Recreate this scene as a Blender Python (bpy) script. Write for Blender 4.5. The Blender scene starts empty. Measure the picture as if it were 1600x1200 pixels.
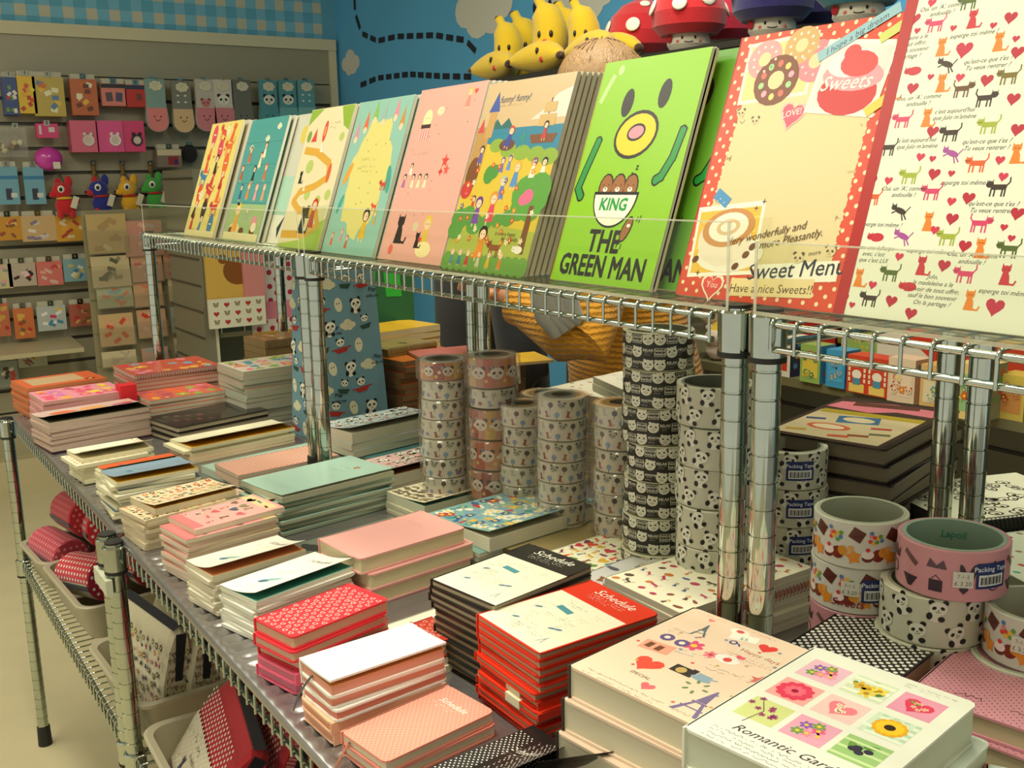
import bpy, math, random
from mathutils import Vector, Matrix
random.seed(7)
R = math.radians
scene = bpy.context.scene
col = scene.collection

# ---------------------------------------------------------------- camera
YAW, PITCH, ROLL, FPX, CAMZ = .980971, .200973, -.020308, 1601.155, 1.37
Fv = Vector((math.cos(YAW)*math.cos(PITCH), math.sin(YAW)*math.cos(PITCH), -math.sin(PITCH)))
Rv0 = Vector((math.sin(YAW), -math.cos(YAW), 0)); Uv0 = Rv0.cross(Fv)
Rv = math.cos(ROLL)*Rv0 + math.sin(ROLL)*Uv0
Uv = -math.sin(ROLL)*Rv0 + math.cos(ROLL)*Uv0
cd = bpy.data.cameras.new('camera'); cam = bpy.data.objects.new('camera', cd); col.objects.link(cam)
cd.sensor_width = 36; cd.lens = 36*FPX/1600; cd.clip_start = .02; cd.clip_end = 50
m3 = Matrix((Rv, Uv, -Fv)).transposed()
cam.matrix_world = Matrix.Translation((0, 0, CAMZ)) @ m3.to_4x4()
scene.camera = cam

# ---------------------------------------------------------------- world, lamps, exposure
world = bpy.data.worlds.new('world'); scene.world = world; world.use_nodes = True
bgn = world.node_tree.nodes['Background']; bgn.inputs[0].default_value = (1, .965, .80, 1); bgn.inputs[1].default_value = .78
scene.cycles.transparent_max_bounces = 24
scene.view_settings.view_transform = 'Standard'; scene.view_settings.look = 'None'
scene.view_settings.exposure = -0.10; scene.view_settings.gamma = 1; scene.view_settings.use_curve_mapping = False
WARM = (1, .975, .81)
def area(name, loc, sx, sy, power, tgt=None, color=WARM, spread=180):
    l = bpy.data.lights.new(name, 'AREA'); l.shape = 'RECTANGLE'; l.size = sx; l.size_y = sy
    l.energy = power; l.color = color; l.spread = R(spread)
    o = bpy.data.objects.new(name, l); col.objects.link(o); o.location = loc
    if tgt: o.rotation_euler = (Vector(tgt)-Vector(loc)).to_track_quat('-Z', 'Y').to_euler()
    return o
def spot(name, loc, tgt, power, size, blend=.6, rad=.04, color=WARM):
    l = bpy.data.lights.new(name, 'SPOT'); l.energy = power; l.color = color
    l.spot_size = R(size); l.spot_blend = blend; l.shadow_soft_size = rad
    o = bpy.data.objects.new(name, l); col.objects.link(o); o.location = loc
    o.rotation_euler = (Vector(tgt)-Vector(loc)).to_track_quat('-Z', 'Y').to_euler()
    return o
CEIL = 2.75
area('ceiling_light_over_table', (.15, .9, CEIL-.06), .3, 1.3, 24)
area('ceiling_light_over_far_table', (.0, 2.7, CEIL-.06), .3, 1.2, 13)
area('ceiling_light_over_plush_aisle', (1.35, 1.6, CEIL-.06), .3, 1.4, 25)
area('added_fill_over_left_aisle', (-.75, 2.4, CEIL-.06), .3, 1.6, 16)  # unseen fill, added to brighten the open floor and left wall
spot('ceiling_spotlight', (.02, .62, CEIL-.12), (.42, .93, .92), 55, 17, .8, .05, (1, .96, .86))
spot('ceiling_spotlight_right', (.9, .1, CEIL-.12), (.62, .50, .95), 15, 46, .9, .06, (1, .95, .80))

# ---------------------------------------------------------------- pixel helpers: a pixel of the 1600x1200 photo to a point on a real plane
def ray(x, y): return Fv + (x-800)/FPX*Rv - (y-600)/FPX*Uv
def at(x, y, z=None, X=None, Y=None, fw=None):
    d = ray(x, y)
    t = fw if fw is not None else ((z-CAMZ)/d.z if z is not None else (X/d.x if X is not None else Y/d.y))
    return Vector((0, 0, CAMZ)) + d*t

# ---------------------------------------------------------------- colours and materials
def lin(h):
    if not isinstance(h, str): return h
    h = h.lstrip('#'); o = []
    for i in (0, 2, 4):
        v = int(h[i:i+2], 16)/255; o.append(v/12.92 if v <= .04045 else ((v+.055)/1.055)**2.4)
    return (o[0], o[1], o[2], 1.0)
MATS = {}
def mat(kind):
    if kind in MATS: return MATS[kind]
    m = bpy.data.materials.new(kind); m.use_nodes = True; nt = m.node_tree; N = nt.nodes; L = nt.links
    b = N['Principled BSDF']; a = N.new('ShaderNodeAttribute'); a.attribute_name = 'Col'; a.attribute_type = 'GEOMETRY'
    L.new(a.outputs['Color'], b.inputs['Base Color'])
    I = b.inputs
    def noise(scale, det=2, src='Object'):
        t = N.new('ShaderNodeTexCoord'); n = N.new('ShaderNodeTexNoise'); n.inputs['Scale'].default_value = scale; n.inputs['Detail'].default_value = det
        L.new(t.outputs[src], n.inputs['Vector']); return n
    def bump(fac, strength, dist=.001):
        bp = N.new('ShaderNodeBump'); bp.inputs['Strength'].default_value = strength; bp.inputs['Distance'].default_value = dist
        L.new(fac, bp.inputs['Height']); L.new(bp.outputs[0], I['Normal']); return bp
    def mulcol(fac, lo, hi):
        mr = N.new('ShaderNodeMapRange'); mr.inputs['To Min'].default_value = lo; mr.inputs['To Max'].default_value = hi
        L.new(fac, mr.inputs['Value'])
        mx = N.new('ShaderNodeVectorMath'); mx.operation = 'SCALE'; L.new(a.outputs['Color'], mx.inputs[0]); L.new(mr.outputs[0], mx.inputs['Scale'])
        L.new(mx.outputs[0], I['Base Color'])
    I['Roughness'].default_value = .6
    if kind == 'paper':
        I['Roughness'].default_value = .75; I['Specular IOR Level'].default_value = .25
    elif kind == 'pages':
        I['Roughness'].default_value = .85
        t = N.new('ShaderNodeTexCoord'); w = N.new('ShaderNodeTexWave'); w.bands_direction = 'Z'; w.inputs['Scale'].default_value = 420
        w.inputs['Distortion'].default_value = 1.5; L.new(t.outputs['Object'], w.inputs['Vector']); mulcol(w.outputs['Fac'], .82, 1.0)
    elif kind == 'gloss':
        I['Roughness'].default_value = .32; I['Specular IOR Level'].default_value = .4
    elif kind == 'laminate':
        I['Roughness'].default_value = .18; I['Specular IOR Level'].default_value = .5
    elif kind == 'plastic':
        I['Roughness'].default_value = .38
    elif kind == 'chrome':
        I['Metallic'].default_value = 1; I['Roughness'].default_value = .09
        n = noise(40, 3); mulcol(n.outputs['Fac'], .85, 1.1)
    elif kind == 'tin':
        I['Metallic'].default_value = .75; I['Roughness'].default_value = .27
        n = noise(18, 4); mulcol(n.outputs['Fac'], .8, 1.1)
    elif kind == 'fabric':
        I['Roughness'].default_value = .9; n = noise(700, 2); bump(n.outputs['Fac'], .4, .0006)
        I['Sheen Weight'].default_value = .2
    elif kind == 'plush':
        I['Roughness'].default_value = .95; n = noise(260, 4); bump(n.outputs['Fac'], .5, .002); mulcol(n.outputs['Fac'], .9, 1.08)
        I['Sheen Weight'].default_value = .35
    elif kind == 'knit':
        I['Roughness'].default_value = .95; I['Sheen Weight'].default_value = .3
        t = N.new('ShaderNodeTexCoord')
        w = N.new('ShaderNodeTexWave'); w.bands_direction = 'Z'; w.inputs['Scale'].default_value = 26; w.inputs['Distortion'].default_value = 2.2
        w.inputs['Detail Scale'].default_value = 6
        L.new(t.outputs['Object'], w.inputs['Vector'])
        w2 = N.new('ShaderNodeTexNoise'); w2.inputs['Scale'].default_value = 140; L.new(t.outputs['Object'], w2.inputs['Vector'])
        ad = N.new('ShaderNodeMath'); ad.operation = 'ADD'; L.new(w.outputs['Fac'], ad.inputs[0]); L.new(w2.outputs['Fac'], ad.inputs[1])
        hf = N.new('ShaderNodeMath'); hf.operation = 'MULTIPLY'; hf.inputs[1].default_value = .5; L.new(ad.outputs[0], hf.inputs[0])
        bump(hf.outputs[0], 1, .006); mulcol(hf.outputs[0], .75, 1.3)
    elif kind == 'hair':
        I['Roughness'].default_value = .45
        t = N.new('ShaderNodeTexCoord'); mp = N.new('ShaderNodeMapping'); mp.inputs['Scale'].default_value = (260, 260, 14)
        n = N.new('ShaderNodeTexNoise'); L.new(t.outputs['Object'], mp.inputs[0]); L.new(mp.outputs[0], n.inputs['Vector']); n.inputs['Scale'].default_value = 1
        bump(n.outputs['Fac'], .8, .004); mulcol(n.outputs['Fac'], .55, 1.4)
    elif kind == 'skin':
        I['Roughness'].default_value = .5; I['Subsurface Weight'].default_value = .1; I['Subsurface Radius'].default_value = (.01, .004, .002)
    elif kind == 'plaster':
        I['Roughness'].default_value = .8; n = noise(3, 4); mulcol(n.outputs['Fac'], .93, 1.05)
    elif kind == 'floor':
        I['Roughness'].default_value = .42; n = noise(5, 5); mulcol(n.outputs['Fac'], .85, 1.08)
    elif kind == 'rubber':
        I['Roughness'].default_value = .6
    elif kind == 'film':
        out = N['Material Output']; tr = N.new('ShaderNodeBsdfTransparent'); g = N.new('ShaderNodeBsdfGlossy'); g.inputs['Roughness'].default_value = .12
        df = N.new('ShaderNodeBsdfDiffuse'); L.new(a.outputs['Color'], df.inputs[0])
        fr = N.new('ShaderNodeLayerWeight'); fr.inputs['Blend'].default_value = .25
        m1 = N.new('ShaderNodeMixShader'); m1.inputs[0].default_value = .10; L.new(tr.outputs[0], m1.inputs[1]); L.new(df.outputs[0], m1.inputs[2])
        mr = N.new('ShaderNodeMapRange'); mr.inputs['To Min'].default_value = .04; mr.inputs['To Max'].default_value = .45; L.new(fr.outputs['Facing'], mr.inputs[0])
        m2 = N.new('ShaderNodeMixShader'); L.new(mr.outputs[0], m2.inputs[0]); L.new(m1.outputs[0], m2.inputs[1]); L.new(g.outputs[0], m2.inputs[2])
        L.new(m2.outputs[0], out.inputs[0])
    elif kind == 'acrylic':
        out = N['Material Output']; tr = N.new('ShaderNodeBsdfTransparent'); tr.inputs[0].default_value = (.96, .97, .93, 1)
        g = N.new('ShaderNodeBsdfGlossy'); g.inputs['Roughness'].default_value = .05
        fr = N.new('ShaderNodeLayerWeight'); fr.inputs['Blend'].default_value = .5
        pw = N.new('ShaderNodeMath'); pw.operation = 'POWER'; pw.inputs[1].default_value = 6; L.new(fr.outputs['Facing'], pw.inputs[0])
        ml = N.new('ShaderNodeMath'); ml.operation = 'MULTIPLY_ADD'; ml.inputs[1].default_value = .45; ml.inputs[2].default_value = .025; L.new(pw.outputs[0], ml.inputs[0])
        m2 = N.new('ShaderNodeMixShader'); L.new(ml.outputs[0], m2.inputs[0]); L.new(tr.outputs[0], m2.inputs[1]); L.new(g.outputs[0], m2.inputs[2])
        L.new(m2.outputs[0], out.inputs[0])
    elif kind == 'frost':
        out = N['Material Output']; tr = N.new('ShaderNodeBsdfTransparent'); df = N.new('ShaderNodeBsdfDiffuse'); L.new(a.outputs['Color'], df.inputs[0])
        m1 = N.new('ShaderNodeMixShader'); m1.inputs[0].default_value = .5; L.new(tr.outputs[0], m1.inputs[1]); L.new(df.outputs[0], m1.inputs[2]); L.new(m1.outputs[0], out.inputs[0])
    elif kind == 'lamp':
        I['Emission Color'].default_value = (1, .93, .78, 1); I['Emission Strength'].default_value = 3
    MATS[kind] = m
    return m

# ---------------------------------------------------------------- mesh builder
class MB:
    def __init__(s, m='paper'):
        s.v = []; s.f = []; s.c = []; s.k = []; s.sm = []; s.m = m
    def add(s, vs, fs, c, m=None, smooth=False):
        o = len(s.v); s.v += [tuple(p) for p in vs]; c = lin(c); m = m or s.m
        for f in fs:
            s.f.append(tuple(i+o for i in f)); s.c.append(c); s.k.append(m); s.sm.append(smooth)
    def quad(s, a, b, c_, d, c, m=None): s.add([a, b, c_, d], [(0, 1, 2, 3)], c, m)
    def box(s, x0, x1, y0, y1, z0, z1, c, m=None, T=None):
        vs = [Vector((x, y, z)) for z in (z0, z1) for x, y in ((x0, y0), (x1, y0), (x1, y1), (x0, y1))]
        if T is not None: vs = [T @ v for v in vs]
        s.add(vs, [(3, 2, 1, 0), (4, 5, 6, 7), (0, 1, 5, 4), (1, 2, 6, 5), (2, 3, 7, 6), (3, 0, 4, 7)], c, m)
    def prism(s, pts, z0, z1, c, m=None, T=None, ctop=None):
        n = len(pts); vs = [Vector((x, y, z0)) for x, y in pts]+[Vector((x, y, z1)) for x, y in pts]
        if T is not None: vs = [T @ v for v in vs]
        s.add(vs, [tuple(reversed(range(n)))] + [(i, (i+1) % n, n+(i+1) % n, n+i) for i in range(n)], c, m)
        s.add(vs[n:], [tuple(range(n))], ctop or c, m)
    def tube(s, pts, r, c, m=None, n=8, caps=True, smooth=True):
        pts = [Vector(p) for p in pts]; k = len(pts); rs = r if isinstance(r, (list, tuple)) else [r]*k
        vs = []; up = None
        for i, p in enumerate(pts):
            d = (pts[min(i+1, k-1)]-pts[max(i-1, 0)]).normalized()
            if up is None: up = d.orthogonal().normalized()
            up = (up - d*up.dot(d)); up = up.normalized() if up.length > 1e-6 else d.orthogonal().normalized()
            w = d.cross(up)
            for j in range(n):
                a = 2*math.pi*j/n; vs.append(p + (up*math.cos(a)+w*math.sin(a))*rs[i])
        fs = [(i*n+j, i*n+(j+1) % n, (i+1)*n+(j+1) % n, (i+1)*n+j) for i in range(k-1) for j in range(n)]
        s.add(vs, fs, c, m, smooth)
        if caps: s.add(vs[:n], [tuple(reversed(range(n)))], c, m); s.add(vs[-n:], [tuple(range(n))], c, m)
    def lathe(s, prof, c, m=None, n=24, T=None, smooth=True, cols=None):
        k = len(prof); vs = []
        for r, z in prof:
            for j in range(n):
                a = 2*math.pi*j/n; vs.append(Vector((r*math.cos(a), r*math.sin(a), z)))
        if T is not None: vs = [T @ v for v in vs]
        for i in range(k-1):
            s.add(vs[i*n:(i+2)*n], [(j, (j+1) % n, n+(j+1) % n, n+j) for j in range(n)], cols[i] if cols else c, m, smooth)
    def ball(s, c0, r, c, m=None, n=14, k=9, T=None, smooth=True):
        if not isinstance(r, (tuple, list)): r = (r, r, r)
        vs = []; c0 = Vector(c0)
        for i in range(k+1):
            t = math.pi*i/k
            for j in range(n):
                a = 2*math.pi*j/n
                v = Vector((r[0]*math.sin(t)*math.cos(a), r[1]*math.sin(t)*math.sin(a), r[2]*math.cos(t)))
                vs.append((T @ v if T is not None else v)+c0)
        s.add(vs, [(i*n+j, (i+1)*n+j, (i+1)*n+(j+1) % n, i*n+(j+1) % n) for i in range(k) for j in range(n)], c, m, smooth)
    def pic(s, P, fn, m=None):
        m = m or s.m
        for i, (pts, c, l) in enumerate(P.e):
            l = l+(i % 9)/60 if l % 1 else l+(i % 9)/10
            s.add([fn(x, y, l) for x, y in pts], [tuple(range(len(pts)))], c, m)
    def build(s, name, parent=None, loc=None, rotz=None, bevel=0):
        me = bpy.data.meshes.new(name); me.from_pydata(s.v, [], s.f)
        kinds = sorted(set(s.k)); idx = {k: i for i, k in enumerate(kinds)}
        for k in kinds: me.materials.append(mat(k))
        me.polygons.foreach_set('material_index', [idx[k] for k in s.k])
        me.polygons.foreach_set('use_smooth', s.sm)
        at_ = me.color_attributes.new('Col', 'FLOAT_COLOR', 'CORNER'); buf = []
        for f, c in zip(s.f, s.c): buf += list(c)*len(f)
        at_.data.foreach_set('color', buf); me.update()
        o = bpy.data.objects.new(name, me); col.objects.link(o)
        if parent: o.parent = parent
        if loc is not None: o.location = loc
        if rotz is not None: o.rotation_euler = (0, 0, rotz)
        if bevel:
            b = o.modifiers.new('bevel', 'BEVEL'); b.width = bevel; b.segments = 2; b.limit_method = 'ANGLE'
        return o
def tag(o, label=None, cat=None, group=None, kind=None):
    if label: o['label'] = label
    if cat: o['category'] = cat
    if group: o['group'] = group
    if kind: o['kind'] = kind
    return o
def thing(name, label, cat, loc=(0, 0, 0), rotz=0, group=None, T=None):
    o = bpy.data.objects.new(name, None); col.objects.link(o); o.empty_display_size = .03
    if T is not None: o.matrix_world = T
    else: o.location = loc; o.rotation_euler = (0, 0, rotz)
    return tag(o, label, cat, group)
def copy_thing(o, loc, rotz=None, label=None, group=None):
    r = o.copy(); col.objects.link(r); r.location = loc
    if rotz is not None: r.rotation_euler = (0, 0, rotz)
    if label: r['label'] = label
    if group: r['group'] = group
    for ch in list(o.children):
        c = ch.copy(); col.objects.link(c); c.parent = r
        for g in list(ch.children):
            d = g.copy(); col.objects.link(d); d.parent = c
    return r
ORD = ['topmost', 'second', 'third', 'fourth', 'fifth', 'sixth', 'seventh', 'eighth', 'ninth', 'tenth', 'eleventh', 'twelfth', 'thirteenth', 'fourteenth', 'fifteenth', 'sixteenth', 'seventeenth', 'eighteenth']

# ---------------------------------------------------------------- flat artwork, in metres on its own surface
TXT = {}
def text_polys(s, bold=0, shear=0):
    k = (s, bold, shear)
    if k in TXT: return TXT[k]
    c = bpy.data.curves.new('t', 'FONT'); c.body = s; c.size = 1; c.offset = bold; c.shear = shear; c.resolution_u = 2; c.align_x = 'CENTER'; c.fill_mode = 'BOTH'
    c.dimensions = '2D'
    o = bpy.data.objects.new('t', c); me = bpy.data.meshes.new_from_object(o)
    r = [[(me.vertices[i].co.x, me.vertices[i].co.y) for i in p.vertices] for p in me.polygons]
    bpy.data.objects.remove(o); bpy.data.curves.remove(c); bpy.data.meshes.remove(me)
    TXT[k] = r; return r
class Pic:
    def __init__(s): s.e = []; s.l = 1
    def poly(s, pts, c, l=None): s.e.append((list(pts), c, l or s.l)); return s
    def rect(s, x, y, w, h, c, l=None, rot=0):
        cx, cy = x+w/2, y+h/2; ca, sa = math.cos(rot), math.sin(rot)
        return s.poly([(cx+dx*ca-dy*sa, cy+dx*sa+dy*ca) for dx, dy in ((-w/2, -h/2), (w/2, -h/2), (w/2, h/2), (-w/2, h/2))], c, l)
    def ell(s, x, y, rx, ry=None, c='#000000', l=None, rot=0, n=12, a0=0, a1=6.28318):
        ry = ry or rx; ca, sa = math.cos(rot), math.sin(rot); p = []
        full = a1-a0 > 6.2
        for i in range(n if full else n+1):
            a = a0+(a1-a0)*i/n; dx, dy = rx*math.cos(a), ry*math.sin(a); p.append((x+dx*ca-dy*sa, y+dx*sa+dy*ca))
        return s.poly(p, c, l)
    def line(s, pts, w, c, l=None):
        for (x0, y0), (x1, y1) in zip(pts, pts[1:]):
            d = math.hypot(x1-x0, y1-y0) or 1; nx, ny = -(y1-y0)/d*w/2, (x1-x0)/d*w/2; ex, ey = (x1-x0)/d*w*.3, (y1-y0)/d*w*.3
            s.poly([(x0+nx-ex, y0+ny-ey), (x0-nx-ex, y0-ny-ey), (x1-nx+ex, y1-ny+ey), (x1+nx+ex, y1+ny+ey)], c, l)
        return s
    def text(s, t, x, y, size, c, l=None, bold=0, shear=0, sx=1, rot=0):
        ca, sa = math.cos(rot), math.sin(rot)
        l = l or s.l
        for k, (ox, oy) in enumerate(((0, 0),) if not bold else ((-bold, -bold), (bold, -bold*.6), (-bold*.6, bold), (bold, bold), (0, 0))):
            for p in text_polys(t, 0, shear):
                s.poly([(x+((a+ox)*size*sx)*ca-(b+oy)*size*sa, y+((a+ox)*size*sx)*sa+(b+oy)*size*ca) for a, b in p], c, l+.17*k)
        return s
    def sliced(s, du):
        out = []
        for pts, c, l in s.e:
            xs = [p[0] for p in pts]; a, b = min(xs), max(xs)
            if b-a <= du: out.append((pts, c, l)); continue
            n = int(math.ceil((b-a)/du))
            for k in range(n):
                lo, hi = a+(b-a)*k/n, a+(b-a)*(k+1)/n; q = pts
                for sgn, lim in ((1, lo), (-1, hi)):
                    r = []
                    for i in range(len(q)):
                        p0, p1 = q[i-1], q[i]; d0, d1 = sgn*(p0[0]-lim), sgn*(p1[0]-lim)
                        if (d0 >= 0) != (d1 >= 0): t = d0/(d0-d1); r.append((p0[0]+(p1[0]-p0[0])*t, p0[1]+(p1[1]-p0[1])*t))
                        if d1 >= 0: r.append(p1)
                    q = r
                    if len(q) < 3: break
                if len(q) >= 3: out.append((q, c, l))
        s.e = out; return s
    def put(s, o, x, y, k=1, rot=0, dl=0, flip=1):
        ca, sa = math.cos(rot), math.sin(rot)
        for pts, c, l in o.e: s.e.append(([(x+(a*flip*ca-b*sa)*k, y+(a*flip*sa+b*ca)*k) for a, b in (pts if flip > 0 else pts[::-1])], c, l+dl))
        return s
def heart(c):
    p = []
    for i in range(18):
        t = 2*math.pi*i/18; p.append((16*math.sin(t)**3/32, (13*math.cos(t)-5*math.cos(2*t)-2*math.cos(3*t)-math.cos(4*t))/32))
    return Pic().poly(p[::-1], c)
def star(c, n=5, r=.45):
    return Pic().poly([((.5 if i % 2 == 0 else .5*r)*math.sin(math.pi*i/n), (.5 if i % 2 == 0 else .5*r)*math.cos(math.pi*i/n)) for i in range(2*n)][::-1], c)
def flower(c, cc='#e8c840', n=6):
    P = Pic()
    for i in range(n):
        a = 6.283*i/n; P.ell(.3*math.cos(a), .3*math.sin(a), .21, .15, c, 1, a, 8)
    return P.ell(0, 0, .16, .16, cc, 2)
def catm(c, pose=0):
    P = Pic(); d = '#2a1c18'
    if pose == 0:   # standing
        P.poly([(-.35, -.02), (.3, -.02), (.34, .2), (-.35, .2)], c)
        for x in (-.32, -.16, .16, .28): P.rect(x-.035, -.3, .07, .3, c)
        P.ell(-.42, .2, .17, .14, c); P.poly([(-.56, .26), (-.5, .27), (-.55, .42)], c); P.poly([(-.36, .28), (-.28, .25), (-.29, .42)], c)
        P.line([(.3, .15), (.42, .3), (.4, .48)], .06, c)
        P.line([(-.5, .18), (-.36, .2)], .02, d, 2); P.line([(-.62, .22), (-.5, .2)], .015, d, 2)
    elif pose == 1:  # sitting
        P.poly([(-.2, -.35), (.22, -.35), (.16, 0), (.08, .15), (-.12, .15)], c); P.ell(-.02, .25, .19, .15, c)
        P.poly([(-.2, .3), (-.1, .36), (-.19, .48)], c); P.poly([(.06, .36), (.17, .3), (.15, .48)], c)
        P.line([(.18, -.3), (.38, -.32), (.44, -.18)], .07, c); P.line([(-.1, .26), (-.04, .24)], .02, d, 2); P.line([(.02, .24), (.08, .26)], .02, d, 2)
    elif pose == 2:  # lying curled
        P.ell(.05, 0, .36, .2, c); P.ell(-.3, .02, .17, .14, c); P.poly([(-.44, .08), (-.36, .12), (-.42, .24)], c); P.poly([(-.26, .13), (-.18, .1), (-.2, .24)], c)
        P.line([(-.38, .02), (-.24, .0)], .02, d, 2)
    else:           # leaping
        P.ell(0, .05, .33, .13, c, 1, -.35); P.ell(-.34, .2, .14, .12, c); P.poly([(-.46, .26), (-.38, .3), (-.46, .42)], c); P.poly([(-.3, .3), (-.22, .27), (-.25, .4)], c)
        P.line([(-.2, .05), (-.4, -.05)], .06, c); P.line([(.2, -.1), (.36, -.32)], .06, c); P.line([(.1, -.1), (.2, -.36)], .06, c); P.line([(.28, 0), (.46, .22)], .05, c)
    return P
def pandam(c='#f4f0e2', d='#15140f', line=False):
    P = Pic()
    P.ell(-.34, .32, .16, .15, d); P.ell(.34, .32, .16, .15, d)
    if line: P.ell(0, 0, .5, .42, d)
    P.ell(0, 0, .46, .38, c, 2, 0, 14)
    P.ell(-.2, .02, .12, .09, d, 3, .6); P.ell(.2, .02, .12, .09, d, 3, -.6); P.ell(0, -.1, .05, .035, d, 3, 0, 6)
    P.line([(-.12, -.18), (0, -.23), (.12, -.18)], .03, d, 3)
    return P
def pandabody(d='#1a1814', w='#efecdf'):
    P = Pic().ell(-.05, -.45, .3, .25, w, 1); P.ell(-.32, -.45, .14, .18, d, 2); P.ell(.22, -.5, .16, .14, d, 2)
    return P.put(pandam(w, d), 0, 0, .9, .15, 2)
def kid(hair='#4a2a18', dress='#c8403a', skin='#eec9a4'):
    P = Pic().poly([(-.2, -.4), (.2, -.4), (.09, .08), (-.09, .08)], dress)
    P.ell(0, .24, .2, .19, hair, 1, 0, 10); P.ell(0, .2, .14, .13, skin, 2, 0, 10)
    P.rect(-.12, -.5, .05, .12, skin); P.rect(.07, -.5, .05, .12, skin); P.rect(-.07, .19, .03, .03, '#222222', 3); P.rect(.04, .19, .03, .03, '#222222', 3)
    return P
def cloudm(c):
    P = Pic()
    for x, y, r in ((-.3, 0, .2), (0, .1, .28), (.3, 0, .2), (.1, -.1, .22), (-.14, -.1, .2)): P.ell(x, y, r, r*.8, c)
    return P
def tower(c):
    P = Pic().poly([(-.3, -.5), (-.2, -.5), (-.06, -.05), (-.12, -.05)], c).poly([(.2, -.5), (.3, -.5), (.12, -.05), (.06, -.05)], c)
    P.poly([(-.11, 0), (.11, 0), (.02, .5), (-.02, .5)], c); P.rect(-.16, -.06, .32, .05, c); P.rect(-.24, -.28, .48, .04, c)
    return P
def scrib(P, x, y, w, size, c, l=3, rot=0, rows=1):
    ca, sa = math.cos(rot), math.sin(rot)
    for r in range(rows):
        xx = 0; pts = []
        while xx < w*(1 if r < rows-1 else .7):
            yy = random.choice((0, .5, .9, .2, .6))*size-r*size*1.9; pts.append((x+xx*ca-yy*sa, y+xx*sa+yy*ca)); xx += size*.42
            if random.random() < .17:
                if len(pts) > 1: P.line(pts, size*.13, c, l)
                pts = []; xx += size*.5
        if len(pts) > 1: P.line(pts, size*.13, c, l)
    return P
def scatter(P, W, H, pitch, motifs, k, jit=.25, l=0, margin=.06, rot=.4):
    nx, ny = max(1, int(W/pitch)), max(1, int(H/pitch))
    for j in range(ny):
        for i in range(nx):
            x = (i+.5+random.uniform(-jit, jit)+(.25 if j % 2 else -.25))*W/nx; y = (j+.5+random.uniform(-jit, jit))*H/ny
            x = min(max(x, k*.6), W-k*.6); y = min(max(y, k*.6), H-k*.6)
            P.put(random.choice(motifs), x, y, k*random.uniform(.8, 1.1), random.uniform(-rot, rot), l)
    return P
def dots(P, W, H, pitch, r, c, l=1, n=8):
    j = 0; y = pitch*.4
    while y < H-r:
        x = pitch*(.4 if j % 2 else .9)
        while x < W-r: P.ell(x, y, r, r, c, l, 0, n); x += pitch
        y += pitch*.5; j += 1
    return P

# ================================================================ the room
WY, WX = 5.22, 2.42          # plane of the left wall (across) and of the blue wall
FZ = 0.0
def struct(mb, name): return tag(mb.build(name), kind='structure')
m = MB('floor'); m.box(-2.5, WX+.1, -2.2, WY+.1, -.08, 0, '#d6c9a0'); struct(m, 'floor')
m = MB('plaster'); m.box(-2.5, WX+.1, -2.2, WY+.1, CEIL, CEIL+.08, '#d8d2bd'); struct(m, 'ceiling')
# left wall: grey slat panel below, white trim, gingham header above
m = MB('plaster'); m.box(-2.5, WX, WY, WY+.1, 0, CEIL, '#61a6bf')
PW = Pic(); gp = .102
z0 = 2.085; x = -2.4
while x < WX-.03:
    PW.rect(x, z0, .048, CEIL-z0, '#7ab6cc', 1); x += gp
z = z0+.03
while z < CEIL-.05:
    PW.rect(-2.5, z, WX+2.42, .05, '#7ab6cc', 2)
    x = -2.4
    while x < WX-.05: PW.rect(x, z, .048, .05, '#c3bfa6', 3); x += gp
    z += gp
m.pic(PW, lambda x, z, l: (x, WY-.0008*l, z)); struct(m, 'wall_left')
m = MB('plaster'); m.box(-2.5, WX-.02, WY-.035, WY, 2.03, 2.085, '#cfc6a4'); m.box(WX-.06, WX-.02, WY-.03, WY, .35, 2.03, '#cfc6a4'); struct(m, 'trim_1')
m = MB('plastic')
m.box(-2.5, WX-.06, WY-.02, WY, 1.86, 2.03, '#9a9378'); m.box(.735, .74, WY-.022, WY-.018, 1.86, 2.03, '#5d5844')
m.box(-2.5, WX-.06, WY-.004, WY, .3, 1.86, '#4a4534')
z = 1.86
while z > .42:
    m.box(-2.5, WX-.06, WY-.022, WY-.004, z-.100, z-.006, '#9a9378'); z -= .11
m.box(-2.5, WX-.06, WY-.03, WY, .12, .32, '#a79e7c')
struct(m, 'trim_2')
m = MB('plaster'); m.box(-2.5, WX, WY-.12, WY, 0, .12, '#c4b78e'); struct(m, 'baseboard_left')
# base plinth shelf projecting from the left wall
m = MB('plastic'); m.prism([(WY-.30, .62), (WY-.02, .62), (WY-.02, .66), (WY-.30, .64)], -1.0, .95, '#b9ad88', T=Matrix(((0, 0, 1, 0), (1, 0, 0, 0), (0, 1, 0, 0), (0, 0, 0, 1))))
struct(m, 'trim_3')
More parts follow.
